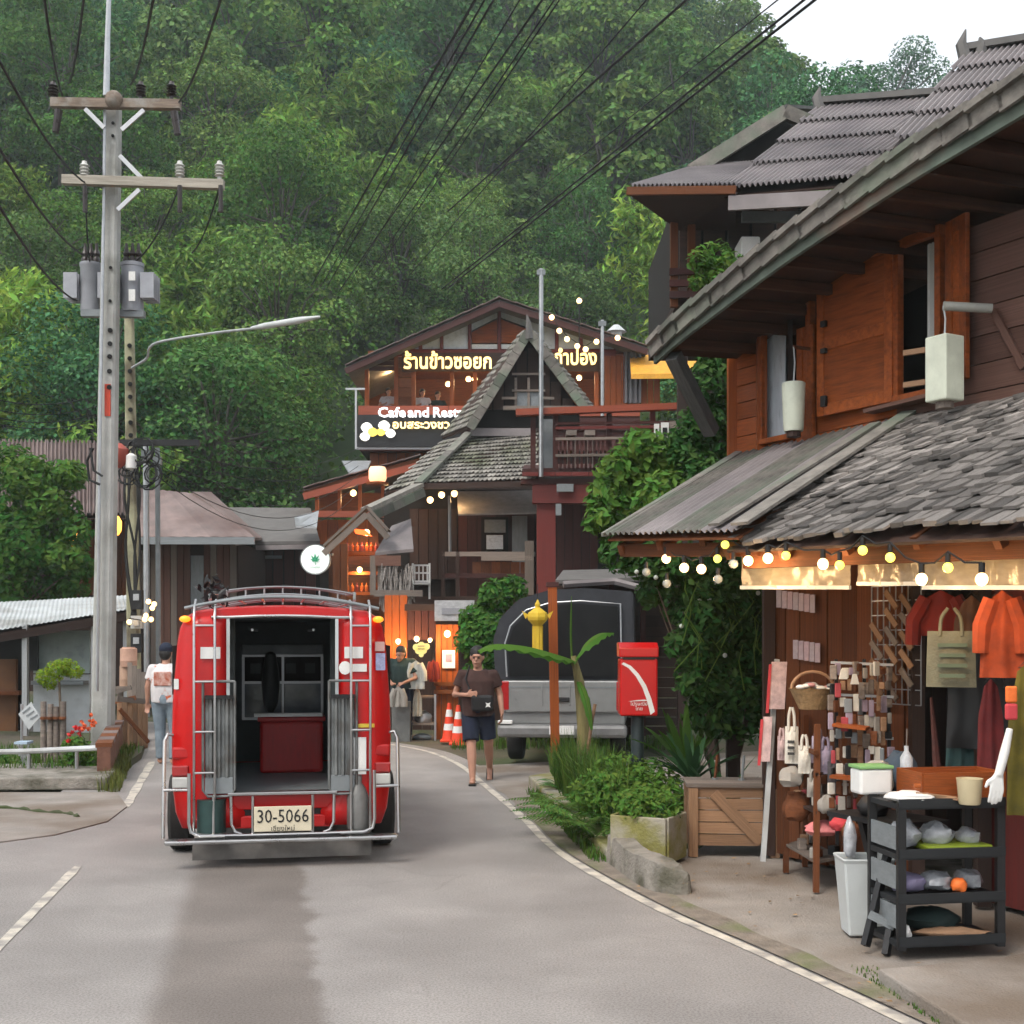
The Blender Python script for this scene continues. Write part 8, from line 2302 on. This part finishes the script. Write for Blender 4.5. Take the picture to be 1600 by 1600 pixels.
rosette('strap_leaf_plant', 'broad spiky plant at the foot of the vine wall behind the crate', V(P(1125, 0, 11.3).x, 11.3, .3), 22, .6, .028, MATS['strap_leaves'], 74, .8)
# ------------------------------------------------------------------ overhead lines
def wire(a, b, r, label, sag=.25, group='overhead lines to the village', name='power_line'):
    a, b = Vector(a), Vector(b); pts = []
    for i in range(17):
        t = i / 16; p = a.lerp(b, t); p.z -= sag * 4 * t * (1 - t); pts.append(p)
    MB().tube(pts, r, 5).build(name, M_wire, label=label, cat='cable', group=group)
# far ends gather on the slope behind the pink-roofed house; near ends pass overhead to the right
runs = [((742, 0), (487, 445), .017, 'leftmost of the overhead lines climbing from the middle of the forest to the top edge'),
        ((757, 0), (505, 442), .012, 'second overhead line from the left, just right of the leftmost one'),
        ((771, 0), (512, 446), .014, 'third overhead line from the left, twin of the second'),
        ((812, 0), (548, 440), .009, 'thin overhead line right of the left-hand bundle'),
        ((847, 0), (530, 455), .014, 'overhead line crossing the middle of the forest, left of a close pair'),
        ((866, 0), (575, 430), .010, 'left one of the close pair of lines leaving at top centre'),
        ((874, 0), (584, 430), .010, 'right one of the close pair of lines leaving at top centre'),
        ((1010, 0), (640, 430), .010, 'single thin line crossing from top centre-right to the restaurant roof'),
        ((1072, 0), (700, 330), .019, 'thick line right of the single thin line'),
        ((1215, 0), (800, 330), .009, 'thin pale line left of the thick right-hand pair'),
        ((1256, 0), (690, 452), .017, 'left line of the thick pair ending near the sky'),
        ((1273, 0), (700, 450), .019, 'right line of the thick pair, outermost line before the sky')]
for (x0, y0), (x1, y1), r, lab in runs:
    b = P(x1, y1, 34); a0 = P(x0, y0, 15)
    a = a0 + (a0 - b) * .35
    wire(a, b, r, lab, .0)
# lines of the tall pole
for (p, q, lab) in (((67, -20, 11), (98, 150, 18.4), 'line from the top left reaching the left end of the upper crossarm'), ((133, -20, 11), (108, 130, 18.4), 'line from the top reaching the upper crossarm left of the mast'),
                    ((243, -20, 11), (204, 132, 18.4), 'line from the top reaching the upper crossarm right of the mast'), ((350, -20, 11), (279, 160, 18.4), 'line from the top reaching the right end of the upper crossarm'),
                    ((-20, 60, 10), (132, 285, 18.3), 'upper line from the left edge to the lower crossarm'), ((-20, 200, 10), (133, 400, 18.4), 'middle line from the left edge to the transformers'),
                    ((-20, 290, 10), (120, 470, 18.8), 'lower line from the left edge to the left transformer'), ((280, 292, 18.3), (210, 410, 18.8), 'drop line from the lower crossarm to the right transformer'),
                    ((343, 292, 18.3), (300, 395, 21), 'drop line from the right end of the lower crossarm'), ((133, 300, 18.3), (140, 408, 18.8), 'drop line from the lower crossarm to the left transformer')):
    wire(P(*p), P(*q), .013, lab, .15, group='lines of the tall utility pole')
for k, y in enumerate((618, 634, 646, 656)):
    wire(P(-30, y, 17), P(150, y + 1, 18.6), .007, ('topmost', 'second', 'third', 'lowest')[k] + ' thin pale line running from the left edge to the tall pole', .12, group='thin lines left of the tall pole')
for k in range(6):
    wire(P(235, 690 + k * 9, 21.2), P(560, 700 + k * 14, 34), .008, ('topmost', 'second', 'third', 'fourth', 'fifth', 'lowest')[k] + ' thin service line from the cable tangle towards the terrace', .5 + .1 * k, group='service lines to the terrace')
# ------------------------------------------------------------------ damp valley air
hm = bpy.data.materials.new('valley_haze'); hm.use_nodes = True; hn = hm.node_tree; hn.nodes.clear()
pv = hn.nodes.new('ShaderNodeVolumePrincipled'); ho = hn.nodes.new('ShaderNodeOutputMaterial')
pv.inputs['Color'].default_value = (.8, .93, .98, 1); pv.inputs['Density'].default_value = .0009; pv.inputs['Anisotropy'].default_value = .2
hn.links.new(pv.outputs[0], ho.inputs['Volume'])
hz = MB().box((0, 100, 61), (304, 324, 124)).build('haze', hm, local=True)
tag(hz, 'thin pale haze filling the valley air', 'haze', kind='stuff')
